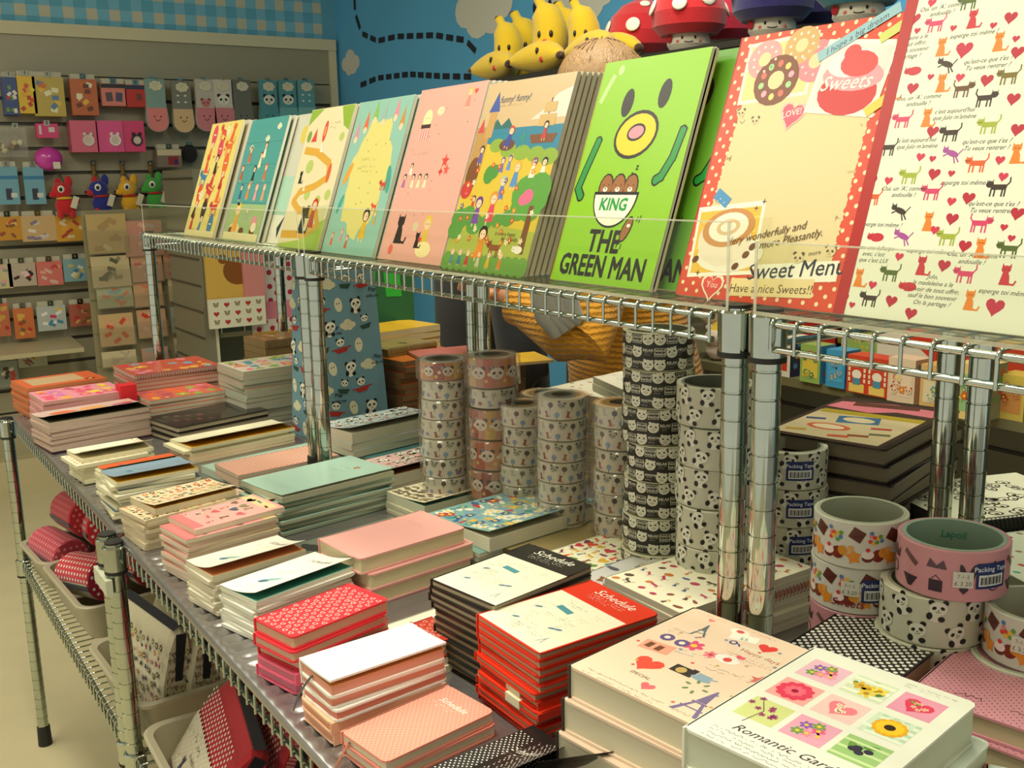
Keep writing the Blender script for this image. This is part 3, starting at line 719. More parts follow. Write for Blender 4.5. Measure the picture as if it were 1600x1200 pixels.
def c_sweets(W, H):
    P = Pic(); dots(P, W, H, .0145, .0021, '#f6dcae', 1)
    P.poly([(W*.10, H*.17), (W*.13, H*.9), (W*.45, H*.93), (W*.85, H*.88), (W*.92, H*.5), (W*.90, H*.16), (W*.5, H*.13)], '#decb96', 2)
    for i in range(40):
        a = i/40; P.rect(W*(.08+.05*a), H*(.12+.72*a), .007, .006, '#decb96', 2, i)
        P.rect(W*(.88), H*(.16+.7*a), .008, .006, '#decb96', 2, i*2)
    # doughnut photo
    P.rect(W*.08, H*.74, W*.44, H*.235, '#f2e9cf', 3, .05); P.rect(W*.10, H*.755, W*.40, H*.205, '#e6cf86', 4, .05)
    for x, y, r, c, s in ((.20, .90, .021, '#e89a98', '#f6dcd0'), (.42, .935, .020, '#c9a262', '#f2ead0'), (.31, .815, .027, '#7a4322', '#f2c890'), (.53, .87, .022, '#e8848a', '#f6c8c0')):
        P.ell(W*x, H*y, r, r*.92, c, 5, 0, 18); P.ell(W*x, H*y, r*.36, r*.34, '#decb96', 6)
        for q in range(10): a = q*.628+x*9; P.ell(W*x+math.cos(a)*r*.66, H*y+math.sin(a)*r*.6, .0016 if c != '#7a4322' else .0036, .0014 if c != '#7a4322' else .0034, s if c != '#7a4322' else ('#e86a5a', '#9fcf8a', '#f0a0b0', '#f2d070')[q % 4], 6, a, 7)
    # cake photo
    P.rect(W*.56, H*.665, W*.40, H*.26, '#f4ecd8', 7, -.12); P.rect(W*.58, H*.685, W*.36, H*.22, '#efd8cc', 8, -.12)
    P.ell(W*.76, H*.74, .032, .020, '#c9302e', 9, -.1, 18); P.ell(W*.77, H*.80, .033, .014, '#f09aa0', 10, -.1, 18); P.ell(W*.75, H*.845, .026, .013, '#f2e4da', 11, 0, 18); P.ell(W*.79, H*.84, .020, .012, '#dd4a48', 12, -.1, 14); P.ell(W*.74, H*.88, .009, .008, '#dd4a48', 12)
    P.text('Sweets', W*.74, H*.755, .019, '#f8ecdc', 13, .005, .35)
    P.rect(W*.52, H*.93, W*.44, .010, '#8fb9c0', 14, .45); P.text('I hope a big dream', W*.74, H*.935, .0085, '#3a4a58', 15, 0, .3, sx=1, rot=.45)
    P.rect(W*.86, H*.93, .035, .009, '#c8cf6a', 14, .5); P.rect(W*.88, H*.68, .030, .009, '#ecc84a', 14, .6)
    P.put(heart('#f0b8ac'), W*.47, H*.68, .031, -.15, 6); P.put(heart('#e4566c'), W*.47, H*.68, .026, -.15, 7); P.text('LOVE!', W*.47, H*.675, .0085, '#f8e4d8', 9, .01, rot=.15)
    for x, y in ((.13, .70), (.24, .665)):
        P.put(pandam('#decb96', '#5a4a36'), W*x, H*y, .011, 0, 3)
    scrib(P, W*.10, H*.66, .02, .004, '#5a4a36', 4)
    # coffee photo
    P.rect(W*.03, H*.085, W*.44, H*.27, '#f4ecd8', 3, .10); P.rect(W*.05, H*.10, W*.40, H*.235, '#e9b93a', 4, .10)
    for k in range(4): P.rect(W*.06, H*(.14+.05*k), W*.38, .003, '#f0ca5a', 5, .10)
    P.ell(W*.30, H*.165, .042, .017, '#efe6cf', 6, .1, 20); P.ell(W*.24, H*.22, .034, .026, '#e9dcc0', 7, 0, 20); P.ell(W*.25, H*.265, .033, .019, '#c98a48', 8, .15, 22); P.ell(W*.25, H*.267, .025, .0145, '#f2e8d2', 9, .15, 20)
    P.ell(W*.25, H*.267, .015, .008, '#d9b98a', 10, .15, 14); P.ell(W*.25, H*.268, .010, .005, '#f2e8d2', 11, .15, 12)
    for x, y in ((.08, .14), (.41, .17), (.44, .20), (.36, .125)): P.ell(W*x, H*y, .0045, .0032, '#6a3a1e', 10, .6)
    P.rect(W*.10, H*.355, .022, .011, '#4a8fbf', 8, -.5)
    for q in range(6): P.ell(W*.13+.003*q, H*.372-.0018*q+(.002 if q % 2 else -.002), .0007, .0007, '#e8f0f0', 9, 0, 6)
    P.text('Very wonderfully and', W*.50, H*.235, .0105, '#5a3a22', 12, 0, .3, rot=.22); P.text('more Pleasantly.', W*.66, H*.222, .0105, '#5a3a22', 12, 0, .3, rot=.22)
    P.rect(W*.50, H*.085, W*.47, H*.07, '#f4eed8', 3, .10); P.text('Sweet Menu', W*.73, H*.105, .0215, '#2a2a3c', 5, .006, .15, rot=.12)
    P.rect(W*.36, H*.028, W*.50, .017, '#ecd49a', 5, .06); P.text('Have a nice Sweets!!', W*.61, H*.042, .0115, '#5a3a22', 6, 0, .1, rot=.06)
    P.put(heart('#f2e4c8'), W*.24, H*.045, .030, 0, 5); P.put(heart('#e24a42'), W*.24, H*.045, .025, 0, 6); P.text('You', W*.24, H*.04, .009, '#f6e0d0', 8)
    for x, y in ((.73, .17), (.90, .20)): P.put(pandam('#decb96', '#5a4a36'), W*x, H*y, .013, 0, 4)
    P.text('more', W*.82, H*.185, .006, '#5a4a36', 5, rot=.2)
    for x, y in ((.40, .34), (.44, .365), (.12, .09)): P.put(star('#5a3a22', 4, .25), W*x, H*y, .007, 0, 5)
    return P
CATS = [(1110,95,1,0),(1247,75,2,1),(1235,10,3,0),(1345,160,0,1),(1130,180,0,1),(1150,245,4,3),(1025,267,2,2),(950,345,0,1),(1130,315,0,1),(1205,340,5,-1),(1290,375,4,-1),(1385,290,6,0),(985,455,1,0),(1075,445,0,1),(1165,505,4,0),(1310,475,7,0),(930,560,4,0),(1170,580,8,3),(1265,620,9,0),(1410,580,0,1),(1012,665,7,0),(872,745,9,0),(1095,725,1,0),(1345,710,4,0),(975,795,4,3),(1080,835,0,1),(1270,845,1,-1),(885,890,2,2),(985,890,8,3),(1155,895,7,0),(1275,935,0,1),(1385,940,3,0),(820,1045,0,1),(940,1030,3,0),(1055,1000,2,1),(1220,1035,1,0),(1370,1035,2,1),(1005,1075,2,2),(862,1125,4,0),(1235,1130,0,1)]
HEARTS = [(1030,70,2),(1095,10,1),(1175,105,0),(1325,95,0),(1390,65,2),(1040,115,0),(1215,185,3),(1410,145,0),(1415,195,2),(958,278,1),(1090,288,0),(1200,290,1),(1300,300,2),(1022,330,2),(1400,370,2),(920,445,2),(1097,493,2),(1415,485,2),(1052,588,1),(1097,595,0),(1350,600,1),(1103,652,2),(1168,650,0),(868,675,2),(932,677,1),(1362,662,1),(1232,742,2),(1168,755,1),(1170,820,2),(1415,800,2),(1106,862,1),(1365,852,0),(1218,922,2),(1393,893,0),(972,962,1),(780,995,2),(1140,995,2),(872,1068,1),(762,1115,2),(942,1128,2),(795,1143,0),(1015,1175,2),(1330,1150,3)]
LINES = [(1130,40,"Oui, un 'A', comme|andouille !"),(1250,130,'asperge toi m\u00eame !'),(1010,180,'madeleine a le|de tout offrir,|le bon souvenir|partage ?'),(1300,240,"qu'est-ce que t'es ?|Tu veux rentrer ?"),(1040,380,"Oui, un 'A', comme|andouille !"),(1175,430,"c'est aujourd'hui|que Julo m'am\u00e8ne"),(1035,540,"c'est aujourd'hui|que Julo m'am\u00e8ne"),(1295,545,"qu'est-ce que t'es ?|Tu veux rentrer ?"),(1215,688,'asperge toi m\u00eame !'),(985,722,"Oui, un 'A', comme|andouille !"),(1320,780,"qu'est-ce que t'es ?|Tu veux rentrer ?"),(900,845,'asperge toi m\u00eame !'),(870,955,"poste une \u00e9charpe|avec, c'est|que c'est LUI"),(1085,945,'asperge toi m\u00eame !'),(1240,972,"Oui, un 'A', comme|andouille !"),(1085,1090,'Julo,|la madeleine a le|pouvoir de tout offrir,|sauf le bon souvenir|On la partage ?'),(1365,1100,'asperge toi m\u00eame !')]
def c_cats(W, H):
    P = Pic(); cs = ['#e8842a', '#d5416a', '#c8303c', '#55662a', '#3f2e24', '#6a4a26', '#7a6a2a', '#a3b03a', '#a8509a', '#dd5f2c']
    B_ = Vector((.701, .560, UPZ+.0085)); u_ = Vector((math.sin(R(17)), 0, math.cos(R(17)))); n_ = Vector((-math.cos(R(17)), 0, math.sin(R(17))))
    def uv(a, b): d = ray(1000+a/2.4, b/2.4); o = Vector((0, 0, CAMZ)); q = o+d*((B_-o).dot(n_)/d.dot(n_)); return B_.y-q.y, (q-B_).dot(u_)
    for a, b, c, p in CATS:
        x, y = uv(a, b); P.put(catm(cs[c], max(p, 0)), x, y, .0185 if p != 1 else .0195, 0, 0, -1 if p < 0 else 1)
    for a, b, s in HEARTS:
        x, y = uv(a, b); P.put(heart(('#c22c46', '#cf3450', '#b8283a')[s % 3]), x, y, (.0062, .0080, .0110, .0150)[s], -.08)
    for a, b, t in LINES:
        x, y = uv(a, b); r = t.split('|')
        for k, w in enumerate(r): P.text(w, x+.001*k, y+.0052*(len(r)-1)/2-.0052*k-.001, .0052, '#33302c', 1, 0, .35)
    for k, (a, b) in enumerate([(.185+.03*i, .03+.052*j+.02*(i % 2)) for i in range(2) for j in range(5)]): P.put(catm(cs[k % 10], k % 4) if k % 2 else heart('#c22c46'), a+.02, b, .0185 if k % 2 else .011)
    return P
def c_funny(W, H):
    P = Pic()
    P.poly([(W*.62, H*.78), (W, H*.78), (W, H*.93), (W*.85, H*.90), (W*.78, H*.84)], '#d9d2c0', 1)
    P.rect(0, H*.60, W, H*.145, '#2f7f98', 1)
    P.poly([(W*.16, H*.745), (W*.22, H*.80), (W*.29, H*.76), (W*.36, H*.80), (W*.44, H*.745)], '#2d6a66', 2)
    P.poly([(0, H*.03), (W, H*.03), (W, H*.56), (W*.80, H*.60), (W*.5, H*.62), (W*.25, H*.66), (0, H*.68)], '#d5b83a', 2)
    for x, y, r in ((.30, .655, .012), (.45, .63, .013), (.62, .61, .013), (.78, .60, .013), (.93, .585, .014)): P.ell(W*x, H*y, r*1.4, r*.8, '#8aa83c', 3)
    # castle
    P.rect(0, H*.52, W*.17, H*.24, '#b98f52', 3); P.rect(W*.11, H*.70, W*.09, H*.14, '#c49a5c', 3); P.poly([(W*.09, H*.84), (W*.22, H*.84), (W*.16, H*.95)], '#3c55a0', 4)
    P.poly([(-0+W*.01, H*.73), (W*.09, H*.73), (W*.05, H*.81)], '#c84a4a', 4); P.ell(W*.08, H*.50, .015, .025, '#7a4a26', 4, 0, 14)
    P.put(kid('#3a2a20', '#6a5a9a'), W*.13, H*.61, .030, 0, 5)
    # ship
    P.poly([(W*.70, H*.655), (W*.93, H*.655), (W*.96, H*.70), (W*.66, H*.70)], '#7a4a28', 4); P.line([(W*.81, H*.69), (W*.81, H*.88)], .002, '#5a3a20', 4)
    for x0, x1, y0, y1 in ((.72, .90, .74, .80), (.75, .88, .81, .86)): P.rect(W*x0, H*y0, W*(x1-x0), H*(y1-y0), '#c9a76a', 5)
    P.put(kid('#2a1a14', '#b83a3a'), W*.82, H*.72, .028, 0, 6); P.line([(W*.60, H*.64), (W*.60, H*.71), (W*.57, H*.68)], .002, '#3fa060', 4)
    P.ell(W*.42, H*.655, .018, .008, '#6a4238', 4); P.put(kid('#c84a32', '#3a4a9a'), W*.43, H*.70, .034, -.2, 5)
    for x, y, r in ((.30, .50, .013), (.36, .515, .010)): P.ell(W*x, H*y, r, r, '#4f8f3c', 4)
    P.ell(W*.06, H*.42, .014, .013, '#c23c34', 5); P.put(kid('#c8922e', '#d04038'), W*.07, H*.43, .018, 0, 6)
    for x, y, h_, d, s in ((.27, .31, '#6a3a8a', '#7a4aa0', .045), (.44, .33, '#d88a30', '#d84a5a', .050), (.62, .50, '#e0a83a', '#5a8ac0', .042), (.50, .43, '#b0b4ac', '#5a7ac0', .038), (.80, .53, '#b8342e', '#efe6d0', .032), (.91, .53, '#2a2a2a', '#efe6d0', .032), (.43, .55, '#6a5a9a', '#7a6aa8', .025), (.51, .56, '#6a5a9a', '#6a8ac0', .025), (.19, .35, '#4a3a2a', '#c83a3a', .024)):
        P.put(kid(h_, d), W*x, H*y, s, 0, 5)
    # big tree
    for x, y, r in ((.80, .40, .030), (.93, .42, .028), (.78, .33, .022), (.90, .34, .026), (.99-.03, .37, .02)): P.ell(W*x-.003, H*y, r*.95, r*.8, '#5c9a3e', 6, 0, 14)
    P.ell(W*.82, H*.385, .012, .010, '#d96a8a', 7); P.ell(W*.78, H*.37, .010, .008, '#d96a8a', 7)
    P.poly([(W*.86, H*.10), (W*.93, H*.10), (W*.92, H*.34), (W*.87, H*.34)], '#7a4a2c', 7)
    for x, y, r in ((.08, .26, .022), (.17, .29, .016), (.05, .20, .018), (.28, .235, .020), (.42, .25, .015), (.55, .26, .014), (.66, .275, .016)): P.ell(W*x, H*y, r, r*.7, '#5a9440', 6, 0, 14)
    P.poly([(0, .001), (W, .001), (W, H*.21), (W*.5, H*.24), (0, H*.19)], '#a8b04a', 4)
    for k in range(12): P.ell(W*(.04+k*.083), H*.035, .013, .013, '#6c9a44', 5, 0, 10)
    P.put(kid('#2a1a14', '#e0882a'), W*.42, H*.145, .052, 0, 7); P.put(catm('#8a4a28', 0), W*.60, H*.11, .034, 0, 7); P.put(catm('#e8e0cc', 2), W*.86, H*.12, .026, 0, 7)
    for x, c in ((.10, '#5a8a8a'), (.20, '#3a7a9a'), (.30, '#c83a3a'), (.44, '#c8c0a0'), (.56, '#d8b030'), (.70, '#d88030')): P.put(kid('#c9b08a', c), W*x, H*.06, .026, 0, 7)
    for _ in range(34): P.put(flower(random.choice(('#d84a3a', '#d84a3a', '#e8842a', '#efe6d0', '#4a5aa0')), '#f0d050', 5), random.uniform(.06, .94)*W, random.uniform(.04, .58)*H, .009, 0, 7)
    P.text('funny! funny!', W*.38, H*.885, .0135, '#3f4a6a', 3, .004, .1); scrib(P, W*.20, H*.865, W*.40, .0022, '#4a4a4a', 3)
    P.text('It is very happy', W*.68, H*.185, .0075, '#5a5030', 8, 0, .1); P.text('for us really', W*.74, H*.16, .0075, '#5a5030', 8, 0, .1)
    return P
def c_pink(W, H):
    P = Pic()
    for x, y in ((.22, .82),):
        P.ell(W*x, H*y, .013, .015, '#f0e0a8', 1); P.rect(W*x-.014, H*y-.014, .028, .006, '#4a2a30', 2)
        for d in (-.01, -.003, .004, .011): P.rect(W*x+d-.002, H*y-.034, .004, .018, '#f0d8cc', 1); P.rect(W*x+d, H*y-.034, .002, .018, '#d8606a', 2)
        for d in (-.004, .004): P.ell(W*x+d, H*y+.001, .001, .001, '#3a2a20', 3, 0, 6)
    P.ell(W*.40, H*.86, .010, .007, '#ecdcb0', 1); scrib(P, W*.37, H*.862, .012, .003, '#7a6a50', 2, 0, 2)
    scrib(P, W*.05, H*.61, W*.50, .006, '#b39a84', 1, 0, 1)
    for x, c in ((.10, '#a86a9a'), (.24, '#ecdcb0'), (.34, '#ecdcb0'), (.44, '#ecdcb0')): P.put(kid('#3a2230', c), W*x, H*.46, .026, 0, 1)
    P.put(kid('#15131a', '#f0e8d8'), W*.17, H*.53, .022, 0, 1)
    P.put(star('#d8483e'), W*.67, H*.57, .022); P.put(star('#e05a50'), W*.72, H*.52, .018); P.put(star('#c83a36', 4), W*.64, H*.51, .014)
    P.put(kid('#e0b840', '#e88a78'), W*.78, H*.92, .034); P.put(heart('#d8483e'), W*.86, H*.95, .010)
    P.put(catm('#2a1a1c', 1), W*.24, H*.17, .055); P.put(kid('#e8c050', '#e0b84a'), W*.66, H*.17, .060); P.put(catm('#2a1a1c', 1), W*.56, H*.12, .030, 0, 4); P.put(heart('#d8483e'), W*.60, H*.13, .009, 0, 6)
    P.ell(W*.68, H*.075, .022, .012, '#f0dca0', 2); P.ell(W*.48, H*.20, .008, .007, '#d8c8a0', 1); P.ell(W*.17, H*.06, .007, .008, '#df6a52', 1)
    for _ in range(18): P.ell(random.uniform(.05, .95)*W, random.uniform(.05, .95)*H, .0012, .0012, random.choice(('#c85a5a', '#7a4a5a')), 1, 0, 6)
    return P
def c_teal(W, H):
    P = Pic(); pts = []
    for i in range(40):
        a = 6.283*i/40; r = 1+.07*math.sin(7*a)+.05*math.sin(13*a+1); pts.append((W*(.52+.36*r*math.cos(a)), H*(.50+.38*r*math.sin(a))))
    P.poly(pts, '#dcd07c', 1)
    scrib(P, W*.33, H*.60, W*.40, .006, '#b3a860', 2); scrib(P, W*.36, H*.555, W*.32, .004, '#6a6436', 2, 0, 2)
    for x, y, c in ((.10, .80, '#d88aa0'), (.24, .86, '#e06a3a'), (.38, .92, '#8ab84a'), (.55, .90, '#9ab0a8'), (.76, .92, '#e08a9a'), (.90, .86, '#c8904a')):
        P.poly([(W*x-.009, H*y-.012), (W*x+.009, H*y-.012), (W*x, H*y+.020)], c, 2); P.ell(W*x, H*y-.014, .006, .006, '#e9cfa8', 3)
    P.put(kid('#2a2018', '#e0b02c'), W*.70, H*.20, .060, 0, 3); P.put(catm('#d84a30', 0), W*.80, H*.305, .020, 0, 4); P.put(catm('#c84a30', 0), W*.86, H*.44, .026, 0, 3)
    P.ell(W*.92, H*.48, .008, .024, '#4aa08a', 2, .3); P.ell(W*.13, H*.32, .006, .018, '#4aa08a', 2, -.4); P.ell(W*.13, H*.52, .008, .022, '#e0a03a', 2, -.5)
    for x, y, c in ((.15, .09, '#e06a3a'), (.32, .12, '#d8908a'), (.45, .08, '#c8603a'), (.86, .24, '#c8a84a')): P.put(kid(c, c), W*x, H*y, .026, 0, 3)
    for _ in range(14): P.ell(random.uniform(.3, .8)*W, random.uniform(.3, .78)*H, .0022, .0016, '#a8a45a', 2)
    return P
def c_road(W, H):
    P = Pic(); g = '#8fae3a'
    P.poly([(0, H*.88), (W*.30, H-.001), (0, H-.001)], g, 1); P.poly([(W*.72, H-.001), (W-.001, H-.001), (W-.001, H*.82), (W*.85, H*.86)], g, 1)
    P.poly([(0, 0), (W-.001, 0), (W-.001, H*.22), (W*.8, H*.17), (W*.5, H*.06), (0, H*.02)], '#a9c250', 1)
    road = [(W*.10, H*.70), (W*.40, H*.68), (W*.75, H*.60), (W*.80, H*.50), (W*.55, H*.44), (W*.22, H*.40), (W*.12, H*.33), (W*.30, H*.27), (W*.75, H*.25), (W*.85, H*.17), (W*.60, H*.10), (W*.05, H*.09)]
    P.line(road, .014, '#d9a53c', 2)
    for p in road[1:-1]: P.ell(*p, .007, .007, '#d9a53c', 2)
    P.ell(W*.80, H*.53, .007, .018, '#d8603a', 3)
    P.poly([(W*.17, H*.76), (W*.30, H*.76), (W*.25, H*.86)], '#d8483e', 2); P.ell(W*.10, H*.80, .009, .011, '#7f9f3a', 2); P.ell(W*.46, H*.83, .008, .020, '#d8483e', 2); P.ell(W*.46, H*.83, .004, .010, '#e8a060', 3)
    for x, y in ((.15, .50), (.55, .255)): P.put(catm('#1d1a1a', 1), W*x, H*y, .030, 0, 4)
    P.put(catm('#1d1a1a', 1), W*.48, H*.19, .062, 0, 4); P.put(kid('#c23a2a', '#c23a2a'), W*.68, H*.25, .064, 0, 4); P.put(catm('#efe6d0', 1), W*.48, H*.71, .022, 0, 4); P.put(catm('#efe6d0', 1), W*.30, H*.43, .018, 0, 4)
    for x, y, r in ((.30, .58, .016), (.42, .38, .013), (.70, .34, .012), (.88, .78, .010), (.90, .38, .012)): P.ell(W*x, H*y, r, r*.8, '#b5c468', 1, 0, 12)
    scrib(P, W*.55, H*.88, W*.25, .005, '#8a8460', 2, 0, 2)
    return P
def c_people(W, H):
    P = Pic(); P.rect(0, 0, W, H*.30, '#9fb87c', 1)
    scrib(P, W*.18, H*.93, W*.55, .003, '#2f7f80', 1); scrib(P, W*.18, H*.86, W*.55, .003, '#2f7f80', 1)
    for y in (.80, .62, .47, .31):
        for k in range(16): P.rect(W*(.04+k*.06), H*y, W*.03, .0009, '#26504a', 2)
    items = [('#d8603a', .20, .71), ('#efe6c0', .62, .74), ('#2a5a8a', .20, .40), ('#e8843a', .42, .41), ('#e89a9a', .66, .40), ('#e0a070', .88, .40), ('#c8502c', .08, .56), ('#2a2a2a', .45, .55), ('#d86a3a', .78, .56), ('#ecdcb0', .55, .66)]
    for c, x, y in items: P.put(kid('#7a3a20' if y > .6 else c, c), W*x*.94+.004, H*y, .040, 0, 3)
    for x, y in ((.18, .76), (.86, .92), (.60, .83)): P.put(cloudm('#d6dcb8'), W*x*.92+.006, H*y, .024, 0, 2)
    P.put(kid('#e8c040', '#e8a040'), W*.28, H*.19, .075, 0, 4); P.ell(W*.28, H*.10, .030, .012, '#e9d48a', 3); P.put(catm('#1d1a1a', 2), W*.25, H*.30, .018, 0, 6); P.put(kid('#b0b0a0', '#a0a8a0'), W*.55, H*.22, .034, 0, 4)
    P.ell(W*.80, H*.16, .016, .013, '#e0909a', 3); P.ell(W*.82, H*.12, .014, .010, '#efe0b8', 4); P.rect(.002, .002, W-.004, H*.06, '#e6d9a4', 5)
    for k in range(3): P.ell(W*(.2+.3*k), H*.085, .014, .007, '#6a3a22', 4)
    return P
def c_yellow(W, H):
    P = Pic(); cs = ['#d8502c', '#c83a34', '#e0682c', '#2c2620', '#3a7aa0', '#d84a5a']
    for j in range(7):
        for i in range(3):
            x = W*(.18+.31*i)+random.uniform(-.004, .004); y = H*(.11+.13*j); c = random.choice(cs)
            q = (i+j) % 4
            P.put((catm(c, 1), kid(c, c), Pic().ell(0, 0, .3, .45, c, 1, .2, 14), catm(c, 0))[q], x, y, .056, random.uniform(-.3, .3))
            if q == 2: P.rect(x-.008, y, .016, .003, '#efe0c0', 2)
    for _ in range(7): P.put(heart('#d23a34'), random.uniform(.1, .9)*W, random.uniform(.12, .95)*H, .009)
    for x, y in ((.62, .92), (.25, .36)): P.ell(W*x, H*y, .013, .012, '#e6dcb0', 3); scrib(P, W*x-.008, H*y+.003, .016, .004, '#5a5436', 4, 0, 2)
    P.rect(.001, .001, W-.002, H*.05, '#e6d8a0', 3)
    return P
def c_grey(W, H):
    P = Pic(); P.rect(.001, .001, W-.002, H*.22, '#e8e4cf', 1); P.rect(.001, H*.22, W-.002, H*.30, '#a8cdb4', 1); P.ell(W*.28, H*.84, .014, .018, '#d9c04a', 2); P.poly([(W*.2, H*.12), (W*.34, H*.22), (W*.26, H*.04)], '#2a2a2c', 3); P.ell(W*.5, H*.46, .010, .014, '#b9d2a4', 2)
    return P

# ================================================================ upright notebooks on the risers
UZ = UPZ+.0085
def lean(name, stackn, label, behind, ya, H, pic, cover, n=5, dx=.009, W=.19, tilt=19.5, back='#c9c4b0', x0=.701, z=UZ, rot=0, sidecol='#e4dfca', shift=.0, frontstrip=None, backcol=None, tfront=.006):
    """ya = world y of the left edge as one reads the cover"""
    for i in range(n):
        T = Matrix.Translation((x0+dx*i*1.0, ya-shift*i, z)) @ Matrix.Rotation(R(rot), 4, 'Z') @ Matrix.Rotation(R(-(90-tilt)), 4, 'Y') @ Matrix.Translation((0, 0, -tfront))
        # local x is up the cover, z is towards the viewer
        book(name, label if i == 0 else f"{behind}, {ORD[i]} back behind the front copy", W, H, tfront, T, cover=cover if i == 0 else (backcol or back), pages=sidecol, pic=pic if i == 0 else None, m='gloss', soft=True, side='#e9e6d6' if not frontstrip else frontstrip, group=None if i == 0 else stackn+' behind the front one')
NB = 'upright_notebook'
lean(NB, 'yellow cat-figure notebooks', 'upright yellow notebook covered in red and black animal figures, farthest on the risers', 'yellow animal notebook leaning', 2.39, .262, c_yellow(.205, .262), '#e2cf72', n=4, W=.205, dx=.014)
lean(NB, 'teal washing-line notebooks', 'upright teal notebook with tiny people and clothes lines, second from the far end', 'teal clothes line notebook leaning', 2.125, .256, c_people(.20, .256), '#4f9a94', n=3, W=.20, dx=.012)
lean(NB, 'pale grey notebooks', 'upright pale grey and mint notebook mostly hidden behind the winding road one', 'pale grey mint notebook leaning', 1.93, .256, c_grey(.19, .256), '#c9c8b4', n=2, W=.19, x0=.722)
lean(NB, 'winding road notebooks', 'upright cream and green notebook with a winding orange road', 'winding road notebook leaning', 1.815, .258, c_road(.182, .258), '#e3d6ab', n=7, dx=.0085, W=.182)
lean(NB, 'teal notebooks with the yellow patch', 'upright teal notebook with a large ragged yellow patch', 'teal and yellow patch notebook leaning', 1.615, .258, c_teal(.19, .258), '#8fbdac', n=4, dx=.010, W=.19)
lean(NB, 'pink notebooks', 'upright salmon pink notebook with a black cat and small figures', 'salmon pink notebook leaning', 1.405, .262, c_pink(.187, .262), '#e5a898', n=7, dx=.0095, W=.187)
lean(NB, 'storybook notebooks', 'upright tan notebook with castle, ship and meadow, titled funny! funny!', 'castle and meadow storybook notebook leaning', 1.213, .255, c_funny(.195, .255), '#cdb083', n=6, dx=.0085, W=.195, backcol='#b9a67c', sidecol='#c9c7b4')
lean(NB, 'yellow-backed notebooks', 'bright green notebook with a ring-shaped yellow mouth and two black oval eyes', 'yellow notebook edge peeping out beside the green one', .963, .258, c_green(.172, .258), '#8cc21e', n=2, dx=.004, W=.172, frontstrip='#eec53a', back='#eec53a', tilt=19)
# the second green copy, slipped to the right, and plain copies behind it
T2 = lambda x, y, tilt=19: Matrix.Translation((x, y, UZ)) @ Matrix.Rotation(R(-(90-tilt)), 4, 'Y') @ Matrix.Translation((0, 0, -.006))
book(NB, 'second bright green face notebook slipped rightwards behind the front one', .172, .256, .006, T2(.722, .922), cover='#5f9a2a', pic=c_green(.172, .256), side='#e9e6d6')
for i in range(5):
    book(NB, f"green notebook seen only by its grey page edge, {ORD[i]} counting back behind the slipped copy", .172, .256, .006, T2(.731+.0085*i, .928-.0015*i), cover='#6f8f4a', pages='#b9bba6', side='#b9bba6', group='green notebooks behind the slipped copy')
lean(NB, 'polka-bordered notebooks', 'upright red dotted notebook with doughnut, cake and coffee photos, titled Sweet Menu', 'red dotted sweets notebook leaning', .752, .262, c_sweets(.192, .262), '#d8492a', n=3, dx=.010, W=.192, frontstrip='#b8352a', tilt=19, back='#c9442c')
cw, chh = .25, .325
PC = c_cats(cw, chh)
PC.rect(0, 0, .011, chh, '#b22a26', 4)
lean(NB, 'cat and heart notebooks', 'large white notebook of cats and red hearts with red spine, nearest on the risers', 'cat and heart notebook leaning', .560, chh, PC, '#e9ead2', n=3, dx=.008, W=cw, frontstrip='#b22a26', tilt=17)

# ================================================================ flat stacks on the table
RED, BLK = '#d8341a', '#26241f'
# red planners
stack('red planner with pale pages', 'the tall red planner stack', dict(label='red planner lettered Schedule with a cream panel, on top of the tall red stack', pic=c_schedule(.110, .150, RED), m='gloss', spine='left'), (.583, .778), 0, .110, .150, 11, .0082, jit=1.2, soft=False, cover=RED, pages='#c9a986',
      below=lambda i: dict(dx=-.002*(i > 6), spine='front' if i in (6, 7) else 'left', band='#d9d3b0' if i in (6, 7) else None))
stack('black planner with pale pages', 'the tall black planner stack', dict(label='black planner lettered Schedule with a cream panel, on top of the tall black stack', pic=c_schedule(.105, .152, BLK), da=3), (.592, .890), 6, .102, .152, 11, .0088, jit=1.5, soft=False, cover=BLK, pages='#b9ad8c',
      below=lambda i: dict(spine='front' if i in (4, 5, 8, 10) else 'left'))
# salmon dotted, front
stack('salmon dotted planner', 'the low salmon pair at the front edge', dict(label='salmon pink dotted planner lying at the front edge, nearest bottom centre', pic=c_dots(.072, .128, .0058, .0007, '#f4c3a2', 'Schedule'), ribbon=('#9a5a3c', .15)), (.415, .790), 8, .072, .128, 2, .0125, soft=False, cover='#e8907c', pages='#e9dfc0', name='planner')
# floppy black dotted
pd = c_dots(.082, .135, .0056, .0009, '#e9e6d8', 'Schedule')
stack('black dotted soft notebook', 'the curling black dotted pair', dict(label='black soft notebook with rows of white dots, curling cover lettered Schedule', pic=pd, lift=.030, inner='#1c1a18'), (.432, .684), 2, .086, .150, 2, .009, cover='#201e1c', pages='#3a3835', name='soft_notebook')
tt_ = book('soft_notebook', 'black dotted soft notebook with its corner curled upward beside the red planner stack', .074, .120, .008, flatT(.500, .628, TT+.016, -22, .074, .120), cover='#201e1c', pages='#3a3835', pic=c_dots(.074, .120, .0056, .0009, '#e9e6d8', 'Schedule'), lift=.040, inner='#1c1a18')
